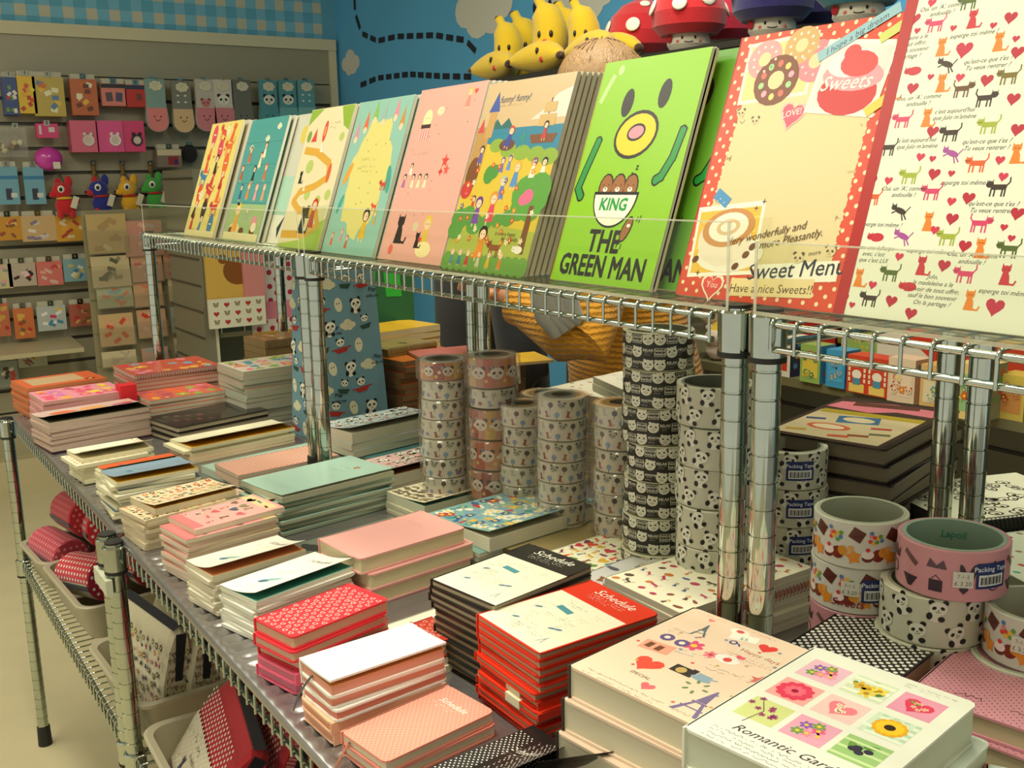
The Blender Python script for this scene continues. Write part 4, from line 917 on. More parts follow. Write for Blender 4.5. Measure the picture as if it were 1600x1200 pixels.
# white planner stack (hit by the spotlight)
def bw(i): return {1: dict(cover='#efe9dc', pages='#e99a80'), 2: dict(cover='#f0ece0', pages='#e58d74'), 3: dict(cover='#e6b48c', pages='#e0a284', spine='front', side='#e8b490'), 4: dict(cover='#e8b894', pages='#e0a284', spine='front', side='#e8b490')}.get(i, {})
pp = Pic(); dots(pp, .068, .128, .008, .0006, '#cfa28c')
stack('white planner with salmon page edge', 'the white planner stack at the front edge', dict(label='white planner topping the salmon-edged stack, ribbon hanging over the shelf edge', pic=pp, ribbon=('#3a3832', .35), lift=.003, inner='#e0a060', t=.014), (.411, .874), 3, .068, .130, 5, .0118, soft=False, cover='#f1ece0', pages='#eaa58c', name='planner', below=bw, jit=2.5)
# red hearts
def bh(i): return dict(spine='front' if i in (3,) else 'left', pages='#d9b79c' if i < 3 else '#d0788a', cover='#d9343c' if i < 3 else '#e0607a')
stack('red heart-print planner', 'the red heart-print stack', dict(label='red planner printed all over with small white hearts, topmost of its stack', pic=c_redhearts(.072, .130, '#d8323a', '#f0b6ac'), t=.015), (.411, .998), 13, .072, .130, 5, .0125, soft=False, cover='#d8323a', pages='#d9b394', name='planner', below=bh, jit=3.5, off=.004)
bk = book  # small ribbon of the heart planner hangs from the second copy
# open schedule booklets
stack('cream booklet with pale green edge', 'the booklets with a green lifted cover', dict(label='white booklet lettered Schedule, cover lifting to show a green endpaper', pic=c_quiet(.078, .142, 'Schedule'), lift=.011, inner='#4f9f86', t=.006), (.430, 1.150), 14, .078, .142, 11, .0042, cover='#eeeadb', pages='#dcdcc4', name='booklet', side='#d9d9c8', jit=3)
stack('cream booklet', 'the booklets with an orange lifted cover', dict(label='white booklet lettered Schedule, cover lifting to show an orange endpaper', pic=c_quiet(.074, .132, 'Schedule'), lift=.012, inner='#cf8a55', t=.008), (.413, 1.247), 8, .074, .132, 9, .0052, cover='#e3dcca', pages='#d9cfae', name='booklet', side='#d9cfae', jit=4)
# pink animal booklets
def pkp(W, H):
    P = c_scatter(W, H, ['#7a5a4a', '#4a5a6a', '#c85a5a', '#8a7a5a'], .020, .017, ('cat', 'heart', 'kid')); P.rect(0, 0, W, H*.12, '#e07a78', 5); P.rect(0, H*.85, W, H*.14, '#dcc893', 1); return P
stack('pink animal-print booklet in a clear sleeve', 'the pink animal-print stack', dict(label='pink booklet of tiny animals in clear sleeve, sitting offset atop its stack', pic=pkp(.074, .132), dx=.014, dy=.008, t=.008, m='laminate'), (.418, 1.367), 9, .082, .136, 12, .0056, cover='#e6a39a', pages='#d9cbb0', name='booklet', m='laminate', jit=3, below=lambda i: dict(pic=pkp(.082, .136)) if i == 1 else dict(cover=random.choice(('#e6a39a', '#e3d3a8', '#dba08f')), side='#cdbfa2'))
# floral booklets
fl = lambda W, H: c_scatter(W, H, ['#b8453c', '#4a5a5a', '#c8704a', '#3c3a34', '#a8a05a'], .012, .011, ('flower', 'leaf', 'leaf', 'kid'))
stack('flower-print booklet in a clear sleeve', 'the flower-print stack', dict(label='beige flower-print booklet with lifted cover over an ochre endpaper', pic=fl(.078, .132), dx=.018, dy=.010, lift=.006, inner='#b98a3c', t=.010), (.402, 1.535), 9, .086, .132, 10, .0052, cover='#d9c6a0', pages='#cdbf9e', name='booklet', below=lambda i: dict(pic=fl(.086, .132), m='laminate') if i == 1 else dict(side='#c2b391'), jit=4)
stack('flower-print booklet', 'the low flower-print pair', dict(label='flower-print booklet with ochre inside, between floral and pink stacks', pic=fl(.070, .130), lift=.009, inner='#b48a2a', t=.008), (.470, 1.470), 9, .070, .140, 8, .0052, cover='#d6c59e', pages='#cfc3a2', name='booklet', jit=4)
# blue / orange / yellow notebooks with fluttering covers
cols_ = ['#e9e2c0', '#e6dfbd', '#3b5a70', '#e2dcc0', '#33566e', '#e2dcc0', '#d8cfa8', '#2f5068', '#d8cfa8', '#e2dcc0']
z_ = stack('cream notebook with a blue back', 'the blue and cream stack', dict(label='slate blue notebook opening over mustard yellow sheets', lift=.010, inner='#c79a22', cover='#7d93a2', t=.008, pic=c_quiet(.088, .130)), (.408, 1.690), 2, .088, .132, 10, .0062, pages='#e0d8b4', name='soft_notebook', below=lambda i: dict(cover=cols_[i % 10], side=cols_[i % 10], lift=.0), jit=6, off=.006)
book('soft_notebook', 'orange-red notebook cover lifting above green sheets, beside the blue one', .060, .128, .006, flatT(.420, 1.800, TT+.044, 4, .060, .128), cover='#cf5a30', inner='#4d7d28', lift=.010, pages='#dcd5b0', pic=c_quiet(.06, .128, None, '#e0a080'))
stack('cream notebook', 'the notebooks under the orange-red cover', dict(label='cream notebook directly under the orange-red cover', cover='#dcd5b0'), (.418, 1.803), 4, .066, .130, 8, .0054, pages='#dcd5b0', cover='#e0dab8', name='soft_notebook', jit=4)
sp = lambda W, H: dots(Pic(), W, H, .015, .0026, '#d8583e', 1, 6)
def dotcov(W, H): P = sp(W, H); P.rect(0, 0, W*.45, H*.9, '#e9e6c8', 2); scrib(P, W*.12, H*.5, .02, .006, '#7fa070', 3); return P
stack('cream notebook with orange dashes', 'the orange-dash stack', dict(label='cream notebook with orange-red dashes, cover flopping open at the table edge', pic=dotcov(.090, .130), lift=.014, inner='#d9cfa8', t=.007), (.405, 1.955), 6, .090, .130, 7, .0062, cover='#e9e3c3', pages='#dcd5ad', name='soft_notebook', below=lambda i: dict(pic=sp(.09, .13), dx=-.012, dy=-.01) if i == 1 else dict(side='#d8d0aa'), jit=4)
# tiny corner stack
stack('small flowered booklet', 'the small flowered block by the teal stack', dict(label='tiny flowered booklet block in front of the large teal booklets', pic=fl(.035, .045)), (.512, 1.605), 10, .035, .045, 5, .005, cover='#d9b9a0', pages='#d2c4a6', name='booklet', jit=2)
# far pinks
anime = lambda W, H, pal: c_scatter(W, H, pal, .032, .034, ('flower', 'cloud', 'star', 'heart'))
PK = ['#d8506a', '#e8a040', '#c86aa8', '#e0c050', '#b04a6a']
def open_pink(W, H): P = Pic(); P.ell(W*.4, H*.25, .022, .028, '#cf6a3a', 1); P.ell(W*.4, H*.55, .026, .030, '#d99a5a', 1); P.ell(W*.42, H*.56, .015, .017, '#efe4d0', 2); P.ell(W*.42, H*.56, .006, .007, '#3a2a2a', 3); P.ell(W*.5, H*.82, .022, .020, '#b85a7a', 1); P.ell(W*.4, H*.9, .012, .012, '#c83a3a', 2); return P
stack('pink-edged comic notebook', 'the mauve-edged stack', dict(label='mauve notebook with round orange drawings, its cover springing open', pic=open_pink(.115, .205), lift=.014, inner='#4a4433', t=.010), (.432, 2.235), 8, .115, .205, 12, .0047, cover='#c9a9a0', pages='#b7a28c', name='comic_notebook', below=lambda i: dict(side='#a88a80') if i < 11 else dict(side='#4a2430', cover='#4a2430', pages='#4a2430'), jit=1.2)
stack('pink comic notebook', 'the pink stack at the far front edge', dict(label='pink and red drawn notebook, second stack from the far front corner', pic=anime(.135, .170, PK)), (.440, 2.395), 3, .135, .175, 10, .0075, cover='#d98a98', pages='#c99a8c', name='comic_notebook', jit=1.5)
stack('orange comic notebook', 'the orange stack at the far corner', dict(label='orange-red notebook with beige panel, topping the farthest corner stack', pic=(lambda P: P.rect(.02, .02, .09, .12, '#b99a72', 1) and P.put(flower('#8a2a2a'), .11, .15, .03))(Pic())), (.440, 2.610), 6, .135, .180, 9, .0078, cover='#c95a2c', pages='#c27a4a', name='comic_notebook', below=lambda i: dict(side='#cf5a2c' if i > 2 else '#b8923a'), jit=2)
stack('red spiral comic notebook', 'the far spiral-bound stack', dict(label='red drawn notebook with spiral edge, highest of the far middle stacks', pic=anime(.17, .200, ['#c83a3a', '#d8a040', '#b8502c', '#6aa0b0', '#d87a8a']), spiral='#6a4a48', spine='right'), (.660, 2.470), 2, .175, .205, 11, .0088, cover='#b8523e', pages='#b99a86', name='comic_notebook', jit=1.5)
book('comic_notebook', 'bright red notebook edge standing wedged between the pink and spiral stacks', .035, .035, .092, flatT(.530, 2.335, TT, 4, .035, .035), cover='#d9242c', pages='#d9242c', side='#d9242c')
stack('orange and pink comic notebook', 'the stack before the spiral-bound one', dict(label='orange and pink drawn notebook in front of the red spiral-bound stack', pic=anime(.125, .170, ['#e0602c', '#e0a03a', '#e07a9a', '#b04a5a', '#8aa04a'])), (.640, 2.320), 4, .120, .172, 7, .0088, cover='#c8604a', pages='#c3b79c', name='comic_notebook', jit=1.5, below=lambda i: dict(side='#c3b79c'))
stack('white-edged comic notebook', 'the tall pale stack beside the riser posts', dict(label='white drawn notebook with green corner, topping the tall pale stack', pic=anime(.15, .20, ['#7aa04a', '#c87a5a', '#8a5a4a', '#d86a8a', '#5a8aa0'])), (.835, 2.235), 3, .150, .205, 12, .0098, cover='#c9b9a6', pages='#a9a78e', name='comic_notebook', jit=1.5, below=lambda i: dict(side='#a9a78e', cover=random.choice(('#8a9a8a', '#b98a7a', '#9aa0a0'))))
stack('brown spiral pad', 'the spiral pads behind the pale stack', dict(label='brown spiral-bound pad resting behind the tall pale comic stack', pic=c_scatter(.12, .2, ['#8a5a3a', '#b98a5a'], .03, .025, ('flower', 'leaf')), spiral='#3a2a1c', spine='right'), (.985, 2.47), 4, .13, .22, 8, .0175, cover='#8a6238', pages='#8a7448', name='spiral_pad')
# glossy black book
pb = Pic()
for k in range(8): pb.ell(.03+.012*k, .03+.02*(k % 4), .008, .006, random.choice(('#6a3a34', '#5a4a44', '#54323a')), 1)
stack('black notebook with cream pages', 'the glossy black stack', dict(label='large glossy black notebook beside the mauve and orange-pink stacks', pic=pb, m='laminate'), (.655, 2.165), 12, .140, .215, 3, .0125, soft=False, cover='#1d1c1a', pages='#b7a98a', jit=2)
# yellow-lined long booklets
stack('cream long booklet', 'the cream long booklets', dict(label='cream long booklet opening over bright ochre, beside the black notebook', lift=.014, inner='#cf9a1c', t=.007, pic=scrib(Pic(), .03, .12, .03, .004, '#8a8a70', 1)), (.648, 1.980), 9, .095, .225, 5, .006, cover='#eae3c0', pages='#e0d6ac', name='booklet', below=lambda i: dict(dx=-.012, dy=.006) if i == 1 else dict(cover='#e3b29a', side='#e3b29a') if i > 2 else {}, jit=3)
book('booklet', 'large flat pale teal notebook under the pink checked one', .14, .235, .014, flatT(.665, 1.795, TT, 8, .14, .235), cover='#a9c4b2', pages='#b9c4ae', m='laminate')
stack('pink checked booklet', 'the pink checked booklets', dict(label='salmon and cream checked booklet in clear sleeve lying on the pale teal one', pic=dots(Pic(), .100, .192, .0105, .0030, '#e6bfa6', 1, 4), m='laminate'), (.640, 1.722), 5, .100, .195, 3, .007, z0=TT+.0145, cover='#dd9c86', pages='#c9bba2', name='booklet')
pm = Pic(); scrib(pm, .045, .155, .04, .004, '#6f8a7c', 1); pm.put(flower('#a8584a', '#d8a070', 5), .078, .168, .014); scrib(pm, .04, .14, .05, .0025, '#6f8a7c', 1, 0, 2); scrib(pm, .02, .03, .09, .0025, '#93ab9c', 1, 0, 2)
stack('teal booklet in a clear sleeve', 'the large teal booklets', dict(label='large pale teal booklet with a small brown flower, topping the teal stack', pic=pm, m='laminate', lift=.004, inner='#d9d9c0', t=.009), (.624, 1.500), 7, .130, .205, 10, .0055, cover='#a8c6b4', pages='#b9b89c', name='booklet', below=lambda i: dict(side='#5a8a7c' if i % 2 else '#b3b398', pages='#9fa68c' if i % 2 else '#b9b89c', under='#3f7468'), jit=3, off=.006)
gp_ = Pic()
for _ in range(9): gp_.put(star('#c9c6ac', 4, .3), random.uniform(.02, .13), random.uniform(.02, .19), .006)
gp_.put(cloudm('#3a3c38'), .03, .05, .04)
book('booklet', 'flat dull grey notebook with tiny white stars behind the pink dotted hardbacks', .15, .215, .007, flatT(.600, 1.300, TT, 8, .15, .215), cover='#6f7468', pages='#9a9a84', pic=gp_, m='laminate')
# pink dotted hardbacks
stack('pink dotted hardback', 'the pink dotted hardback stack', dict(label='pale pink hardback with fine dots, topmost of three thick ones', pic=c_dots(.102, .168, .0046, .0005, '#c07a72', '', '#b07068')), (.588, 1.172), 7, .102, .168, 3, .0215, soft=False, cover='#e8aaa0', pages='#e3d8ac', name='hardback_notebook', below=lambda i: dict(dx=.012 if i == 1 else .008, dy=-.006, pic=c_dots(.102, .168, .0046, .0005, '#c07a72') if i == 1 else None), jit=1)
crp = Pic()
for _ in range(40): crp.rect(random.uniform(.01, .10), random.uniform(.01, .15), .010, .004, random.choice(('#e0a890', '#e8b9a0', '#d8846a')), 1, random.uniform(-.5, .5))
crp.rect(.085, .02, .008, .010, '#cf3a2c', 2)
stack('pale orange-print notebook', 'the pale notebooks between heart and black planners', dict(label='pale cream notebook with washed orange print, lying behind the white planners', pic=crp), (.520, .962), 6, .115, .165, 2, .008, cover='#f0e2c2', pages='#e0d4b0')
stack('red heart-print planner edge', 'the heart-print planners under the white ones', dict(label='dark red heart-print planner peeping out behind the white planner stack', pic=c_redhearts(.06, .11, '#b83a2c', '#e09a80')), (.478, .930), 6, .06, .11, 1, .020, z0=TT+.017, soft=False, cover='#b83a2c', pages='#d9c0a0', name='planner')
# panda notebooks by the riser post
pbl = ['#2a2a2a', '#4a6a8a', '#b84a3a', '#3a3a3a', '#c8703a']
pand = lambda W, H, bg=None: scatter(c_scatter(W, H, ['#b8443a', '#3f5f80', '#2e2e2e'], .03, .016, ('flower', 'heart', 'star')), W, H, .035, [pandabody()], .024, .2, 4)
stack('grey-blue panda notebook', 'the panda notebook stack by the riser posts', dict(label='pale blue notebook with pandas and planes, cover lifting, by the riser posts', pic=pand(.115, .205), lift=.012, inner='#b7b49c', t=.020), (.868, 1.765), 9, .115, .205, 3, .013, cover='#bcc6c4', pages='#cdc6aa', z0=TT+.021, name='notebook', side='#c9c2a6')
stack('teal spiral notebook', 'the teal spiral pair under the panda notebooks', dict(label='teal spiral notebook directly under the pale blue panda ones', spiral='#3f6f70', spine='front'), (.900, 1.715), 9, .12, .205, 2, .0095, cover='#4d7f80', pages='#9fb4aa')
stack('pink panda notebook', 'the pink panda notebook stack', dict(label='pink notebook with lying pandas, its cover lifting over a brown inside', pic=pand(.110, .200), lift=.012, inner='#8a5f3c', t=.020), (.835, 1.560), 8, .112, .205, 3, .0095, cover='#dcb3ac', pages='#d2caac', side='#d2caac')
stack('brown-drawing notebook', 'the notebooks with brown line drawings', dict(label='cream notebook crowded with brown line drawings and one blue patch', pic=c_scatter(.105, .190, ['#5a4a3a', '#8a7a5a', '#b8a888', '#6a5a4a'], .013, .016, ('cat', 'cloud', 'leaf')).rect(.075, .085, .016, .014, '#3a5a8a', 5), lift=.006, inner='#5f8470', t=.016), (.812, 1.392), 6, .105, .190, 4, .0055, cover='#d9cfae', pages='#bfc2a4', side='#bfc2a4')
stack('blue flowered notebook in a sleeve', 'the blue flowered stack', dict(label='blue, teal and cream flowered notebook, wide open cover, before the tape towers', pic=c_scatter(.148, .200, ['#3a5f8a', '#b8443a', '#e3dcc4', '#c9a95a', '#e3dcc4', '#4a8a90', '#7a9ab0'], .0155, .020, ('flower', 'cloud', 'flower', 'cat')), lift=.010, inner='#b5b396', t=.020), (.800, 1.200), 6, .145, .205, 5, .0065, cover='#7fa8a0', pages='#dcd8bd', side='#c3c1a6', below=lambda i: dict(dx=-.012, dy=.008, m='laminate'), jit=2)
stack('brown spiral pad', 'the spiral pads under the colourful animal print', dict(label='brown spiral pad under the colourful creature notebook', spiral='#4a3a20', spine='front'), (.835, 1.085), 7, .11, .19, 3, .0085, cover='#8a7a50', pages='#7a6a40', name='spiral_pad')
stack('animal-print notebook', 'the colourful creature notebooks', dict(label='cream notebook with orange, teal and red little creatures, below the panda tapes', pic=c_scatter(.115, .175, ['#d8502c', '#3f8f98', '#c83a4a', '#d8a83a', '#6a8a4a', '#7a3a5a', '#8a6a4a'], .016, .017, ('cat', 'kid', 'heart', 'cat'))), (.842, 1.012), 5, .115, .175, 3, .0075, z0=TT+.009, cover='#e9e3c4', pages='#cfc6a4')
book('notebook', 'pale lilac-grey booklet with small brown figures between two cream notebooks', .10, .18, .010, flatT(.795, .905, TT+.034, 7, .10, .18), cover='#cbc9c4', pages='#c9c6b4', m='laminate', pic=c_scatter(.10, .18, ['#8a5a3a', '#b84a3a', '#5a5a6a'], .03, .022, ('cat', 'kid')))
stack('cream little-figure notebook', 'the stack in front of the twin posts', dict(label='cream notebook of little dancing figures, lying behind the chrome twin posts', pic=c_scatter(.125, .215, ['#8a4a3a', '#b83a5a', '#3a5a8a', '#5a4a3a', '#c87a3a'], .019, .015, ('kid', 'cat', 'leaf'))), (.822, .818), 0, .125, .215, 8, .0082, cover='#ece5c9', pages='#cfc9ae', below=lambda i: dict(spiral='#8a5a50', spine='front', cover='#b98a7a') if i in (2,) else dict(side='#c9c3a8'), jit=2.5, off=.004)
# near hardbacks
stack('cream hardback', 'the Happy days stack', dict(label='peach hardback titled Happy days with hearts and towers, topmost of its stack', pic=c_happy(.150, .170)), (.578, .583), 8, .150, .170, 4, .030, soft=False, cover='#ecd0b4', pages='#dfd6b6', name='hardback_notebook', below=lambda i: dict(dx=-.006*i, dy=.003, cover='#e6cdb2'), jit=1.2, side='#3a332c')
stack('white hardback', 'the Romantic Garden stack', dict(label='white hardback titled Romantic Garden with nine flower squares, nearest the camera', pic=c_roman(.137, .184)), (.583, .450), 9, .137, .184, 4, .0325, soft=False, cover='#e9e9d6', pages='#d6dabd', name='hardback_notebook', below=lambda i: dict(dx=.008*i, dy=-.006*i, cover='#d3dccb', side='#b0323a' if i == 1 else None), jit=2)
bdp = c_dots(.106, .155, .0086, .0021, '#e6e3d2'); scrib(bdp, .022, .122, .065, .004, '#e6e3d2', 3)
stack('black dotted hardback', 'the black dotted hardback stack', dict(label='black hardback with white dots behind the flower-square book', pic=bdp, t=.022), (.775, .560), 11, .106, .155, 4, .0235, soft=False, cover='#221e22', pages='#b5a180', name='hardback_notebook', below=lambda i: dict(dx=.012, dy=-.006, pic=bdp), jit=1.5)
pdr = c_dots(.12, .165, .0064, .0007, '#6a3a44'); scrib(pdr, .02, .138, .07, .004, '#6a4a44', 3, 0, 2); scrib(pdr, .03, .022, .035, .006, '#5a4444', 3); scrib(pdr, .075, .020, .025, .006, '#5a4444', 3)
stack('rose dotted hardback', 'the rose dotted stack at the right edge', dict(label='rose pink hardback with fine dark dots at the right edge, topmost', pic=pdr, t=.020), (.815, .440), 12, .120, .165, 4, .024, soft=False, cover='#c98a92', pages='#c9bb96', name='hardback_notebook', below=lambda i: dict(dx=-.012+.004*i, dy=.004, pic=pdr if i < 3 else None), jit=4)
book('notebook', 'small orange-edged sleeve pack at the bottom right corner', .07, .10, .012, flatT(.665, .335, TT+.07, 30, .07, .10), cover='#c9d0c0', pages='#d8522c', m='laminate', side='#d8522c')
# behind the back posts
mg = Pic(); mg.rect(0, 0, .158, .255, '#3a2a24', 1); mg.rect(.008, .012, .142, .15, '#c9b88e', 2)
mg.poly([(.004, .185), (.07, .175), (.10, .20), (.15, .195), (.154, .235), (.08, .245), (.01, .225)], '#c9707a', 2); mg.rect(.03, .215, .09, .025, '#5a3028', 3, .2)
mg.rect(.01, .150, .14, .022, '#a8922a', 3, .05); mg.rect(.05, .105, .055, .04, '#3a6a8a', 3, .3); mg.ell(.078, .125, .022, .014, '#d9c9a0', 4); mg.ell(.06, .07, .03, .018, '#c8603a', 3); mg.ell(.06, .07, .022, .012, '#dccca8', 4)
for x, y, c in ((.12, .09, '#a84038'), (.11, .04, '#8a4a2a'), (.03, .03, '#b8982a'), (.13, .06, '#6a6a4a'), (.025, .10, '#3a4a7a'), (.09, .025, '#c8503a')): mg.rect(x-.012, y, .026, .010, c, 5, .3)
stack('dark brown album', 'the dark album stack behind the rear posts', dict(label='dark album with a collage cover, topping the tall stack behind the rear posts', pic=mg, m='laminate'), (1.145, .855), 14, .165, .265, 9, .0215, soft=False, cover='#241c18', pages='#7a705a', name='album', jit=3, off=.006)
ep = Pic(); ep.rect(0, 0, .16, .22, '#dcdcc0', 1)
for _ in range(60): x, y, a = random.uniform(.012, .148), random.uniform(.012, .208), random.uniform(0, 3); ep.ell(x, y, .010, .007, '#1c1c18', 2, a); ep.ell(x, y, .0075, .0048, '#dcdcc0', 3, a); ep.ell(x+.002, y, .003, .0025, '#1c1c18', 4, a)
stack('black and white eye-pattern spiral notebook', 'the eye-pattern stack', dict(label='spiral notebook with black and white eye pattern, right of the rear posts', pic=ep, spiral='#1c1b18', spine='front'), (1.235, .725), -20, .16, .22, 6, .017, cover='#1f1e1a', pages='#2f2d26', spiral='#1c1b18', spine='front', name='spiral_notebook', jit=1.5)
stack('pale bow-print notebook', 'the pale stack at the right behind the pink tape', dict(label='pale notebook with little red and teal bows at the right frame edge', pic=c_scatter(.15, .21, ['#b84a4a', '#5a9a8a', '#8a6a5a'], .022, .012, ('leaf',))), (1.13, .565), -20, .15, .21, 8, .012, cover='#c9d0b4', pages='#9fa48a')
# behind the tape towers, at the back under the riser
for args in (('orange notebook with brown edge', 'the kraft stack beside the blue bag', dict(label='orange notebook topping the tall brown-edged stack beside the blue bag', cover='#c8702a'), (1.075, 1.99), 8, .15, .180, 12, .0120, dict(cover='#a8502a', pages='#7a5a34', side='#6a4020')),
             ):
    stack(args[0], args[1], args[2], args[3], args[4], args[5], args[6], args[7], args[8], name='kraft_notebook', jit=2.5, off=.004, **args[9])
book('kraft_notebook', 'salmon thin notebook lying on the orange ones beside the rear posts', .10, .15, .006, flatT(1.115, 1.925, TT+.1485, -12, .10, .15), cover='#c9766a', pages='#b8a07a')
stack('kraft spiral pad', 'the small kraft pads behind the blue bag', dict(label='kraft brown spiral pad with a small dark print, on the orange stack', pic=Pic().put(cloudm('#5a5040'), .05, .08, .03), spiral='#7a6a3a', spine='front', cover='#9a8250'), (1.055, 2.03), 10, .10, .14, 2, .008, z0=TT+.1485, cover='#b8922c', pages='#8a7440', name='spiral_pad')
stack('yellow notebook', 'the yellow stack behind the kraft pads', dict(label='yellow notebook topping the yellow stack behind the blue bag', cover='#dcae2c', pic=scrib(Pic(), .03, .12, .05, .008, '#8a6a1c', 1)), (1.16, 2.27), 8, .14, .20, 11, .0150, cover='#d8a828', pages='#cdb98a', name='kraft_notebook', jit=3, below=lambda i: dict(side='#d8a828' if i < 3 else '#b8a070'))
book('kraft_notebook', 'loose yellow notebook on a slant near the rear posts', .12, .17, .006, flatT(1.215, 1.88, TT+.127, -14, .09, .12), cover='#dcb030', pages='#cdb98a')
stack('kraft notebook', 'the prop stack under the loose yellow notebook', dict(label='brown notebook right under the loose yellow notebook', cover='#6a5030'), (1.215, 1.88), -10, .085, .11, 8, .0155, cover='#6a4a2a', pages='#6a5434', name='kraft_notebook')
stack('white cream-edged notebook', 'the white stack behind the yellow notebooks', dict(label='white notebook topping the farthest stack behind the blue bag', cover='#e6e0c8', pic=c_quiet(.14, .2)), (1.17, 2.48), 6, .13, .20, 12, .0145, cover='#d8c48a', pages='#cbb98c', name='kraft_notebook', jit=4)
stack('white speckled notebook', 'the white speckled stack behind the small tapes', dict(label='white notebook with brown specks, behind the small tape rolls', pic=c_scatter(.15, .21, ['#8a5a4a', '#b8503a'], .026, .009, ('star', 'flower'))), (1.18, 1.42), 10, .15, .21, 11, .0135, cover='#e3dcc4', pages='#b9a888', jit=2, below=lambda i: dict(pic=c_scatter(.15, .21, ['#b8503a', '#6a8a4a', '#8a5a3a'], .012, .010, ('leaf', 'flower')), cover='#d3b184') if i == 1 else {})
q_ = Pic(); scrib(q_, .03, .115, .06, .008, '#4a5048', 1); q_.ell(.06, .06, .010, .008, '#4a5048', 1); scrib(q_, .03, .085, .06, .006, '#4a5048', 1, 0, 2); scrib(q_, .03, .04, .05, .006, '#4a5048', 1, 0, 2)
stack('white card notebook', 'the white cards behind the small tapes', dict(label='white notebook with grey doodles, tilted in front of the mustard sweater', pic=q_), (1.175, 1.325), -16, .12, .16, 2, .012, z0=TT+.1525, cover='#dfdcc8', pages='#b7b49c')

# ================================================================ rolls of tape
def cyl_fn(r, z0=0):
    def fn(u, v, l): a = u/r; q = r+.00018+.00009*l; return (q*math.cos(a), q*math.sin(a), z0+v)
    return fn
def tape_proto(label, loc, OD, h, core_r, body, art, core='#8f8d78', wrap=None, rim='#d9d5bc', rotz=0, thick=.003, fold=None, coretext=None):
    t = thing('tape_roll', label, 'tape roll', loc, rotz); r = OD/2
    m = MB('gloss'); ri = core_r+thick
    m.lathe([(ri, .0005), (r-.0008, .0005), (r, .0014), (r, h-.0014), (r-.0008, h-.0005), (ri, h-.0005)], body, n=40, cols=[rim, rim, body, rim, rim])
    if art: m.pic(art.sliced(.004), cyl_fn(r))
    m.build('roll', t)
    m = MB('paper'); m.lathe([(core_r, .0002), (ri, .0002), (ri, h-.0002), (core_r, h-.0002), (core_r, .0002)], core, n=36)
    if coretext:
        for k in range(6):
            for p in text_polys(coretext[0], .02, .1):
                m.add([((core_r-.0003)*math.cos(-(a*.010)/core_r+k*1.05), (core_r-.0003)*math.sin(-(a*.010)/core_r+k*1.05), h*(.62 if k % 2 else .25)+b*.010) for a, b in p], [tuple(range(len(p)))], coretext[1])
    m.build('core', t)
    if wrap:
        m = MB('film'); rw = r+wrap
        m.lathe([(core_r*.6, h+.0003), (r*.8, h+.0004), (rw-.002, h+.0002), (rw, h-.002), (rw, .002), (rw-.002, .0004)], '#b8a890', n=30); m.build('clear_wrap', t)
    return t
def ring_art(r, h, fill): P = Pic(); fill(P, 2*math.pi*r, h); return P
def pandaface(c='#d8d6c0', d='#26251c'):
    P = Pic(); P.ell(-.30, .34, .12, .10, c, 1); P.ell(.30, .34, .12, .10, c, 1); P.ell(0, 0, .46, .42, c, 2, 0, 16)
    P.ell(-.19, .08, .10, .06, d, 3, .5); P.ell(.19, .08, .10, .06, d, 3, -.5); P.ell(0, -.05, .05, .03, d, 3, 0, 6)
    P.line([(-.15, -.14), (-.07, -.21), (.07, -.21), (.15, -.14)], .035, d, 3); return P
def a_blackpanda(P, C, h):
    P.l = 1; n = int(C/.0150)
    words = ['HELLO', 'PANDA', 'RELAX', 'LAUGH', 'I KNOW']
    for i in range(n):
        x = (i+.5)*C/n
        for j, fy in enumerate((.17, .50, .83)):
            y = h*fy
            if (i+j) % 2 == 0: P.put(pandaface(), x, y, .0160, random.uniform(-.2, .2), 0)
            elif (i*3+j) % 4 < 2: P.rect(x-.0068, y-.005, .0136, .0105, '#d8d6c0', 1); P.rect(x-.0062, y-.0045, .0124, .0095, '#26251c', 2); P.text(words[(i+j) % 5], x, y+.001, .0042, '#d8d6c0', 3, .02); P.text('PANDA', x, y-.0035, .0042, '#d8d6c0', 3, .02)
            else: P.text(words[(i*2+j) % 5], x, y+.0012, .0046, '#d8d6c0', 1, .02); scrib(P, x-.006, y-.001, .012, .0016, '#d8d6c0', 1, 0, 2)
def a_whitepanda(P, C, h):
    n = int(C/.031)
    for i in range(n):
        for fy in (.25, .74): P.put(pandabody('#1f1f1c', '#d9d8c6'), (i+.5+(.5 if fy > .5 else 0))*C/n, h*fy+.004, .0195, random.uniform(-.5, .5))
def a_small(P, C, h):
    n = int(C/.0155); cs = ['#8c4a3c', '#2e2f2a', '#6f8fa8', '#9aa090', '#8a7aa0', '#a8a592']
    for i in range(n):
        for fy in (.27, .72):
            c = cs[(i*2+(fy > .5)) % 6]; o = (catm(c, 1), Pic().ell(0, 0, .32, .32, c).poly([(-.05, -.3), (.05, -.3), (.02, -.7), (-.02, -.7)], '#3a3a34'), pandam(c, '#2e2f2a'), Pic().ell(0, 0, .3, .24, c))[(i+(fy > .5)) % 4]
            P.put(o, (i+.5+(.4 if fy > .5 else 0))*C/n, h*fy, .0125, random.uniform(-.3, .3))
def a_orange(P, C, h):
    n = int(C/.028)
    for i in range(n):
        x = i*C/n; P.rect(x, .002, C/n*.55, h-.004, ('#a8503c', '#b8784a', '#8f3a34', '#b89a5a')[i % 4], 1); P.put(pandam('#cdbfae', '#3a2a26'), x+C/n*.72, h*.5, min(.024, h*.6), 0, 1)
        for k in range(3): P.ell(x+.004+.005*k, h*(.25+.22*k), .003, .003, ('#c8a850', '#cfc0a0', '#7a8a9a')[k], 2, 0, 8)
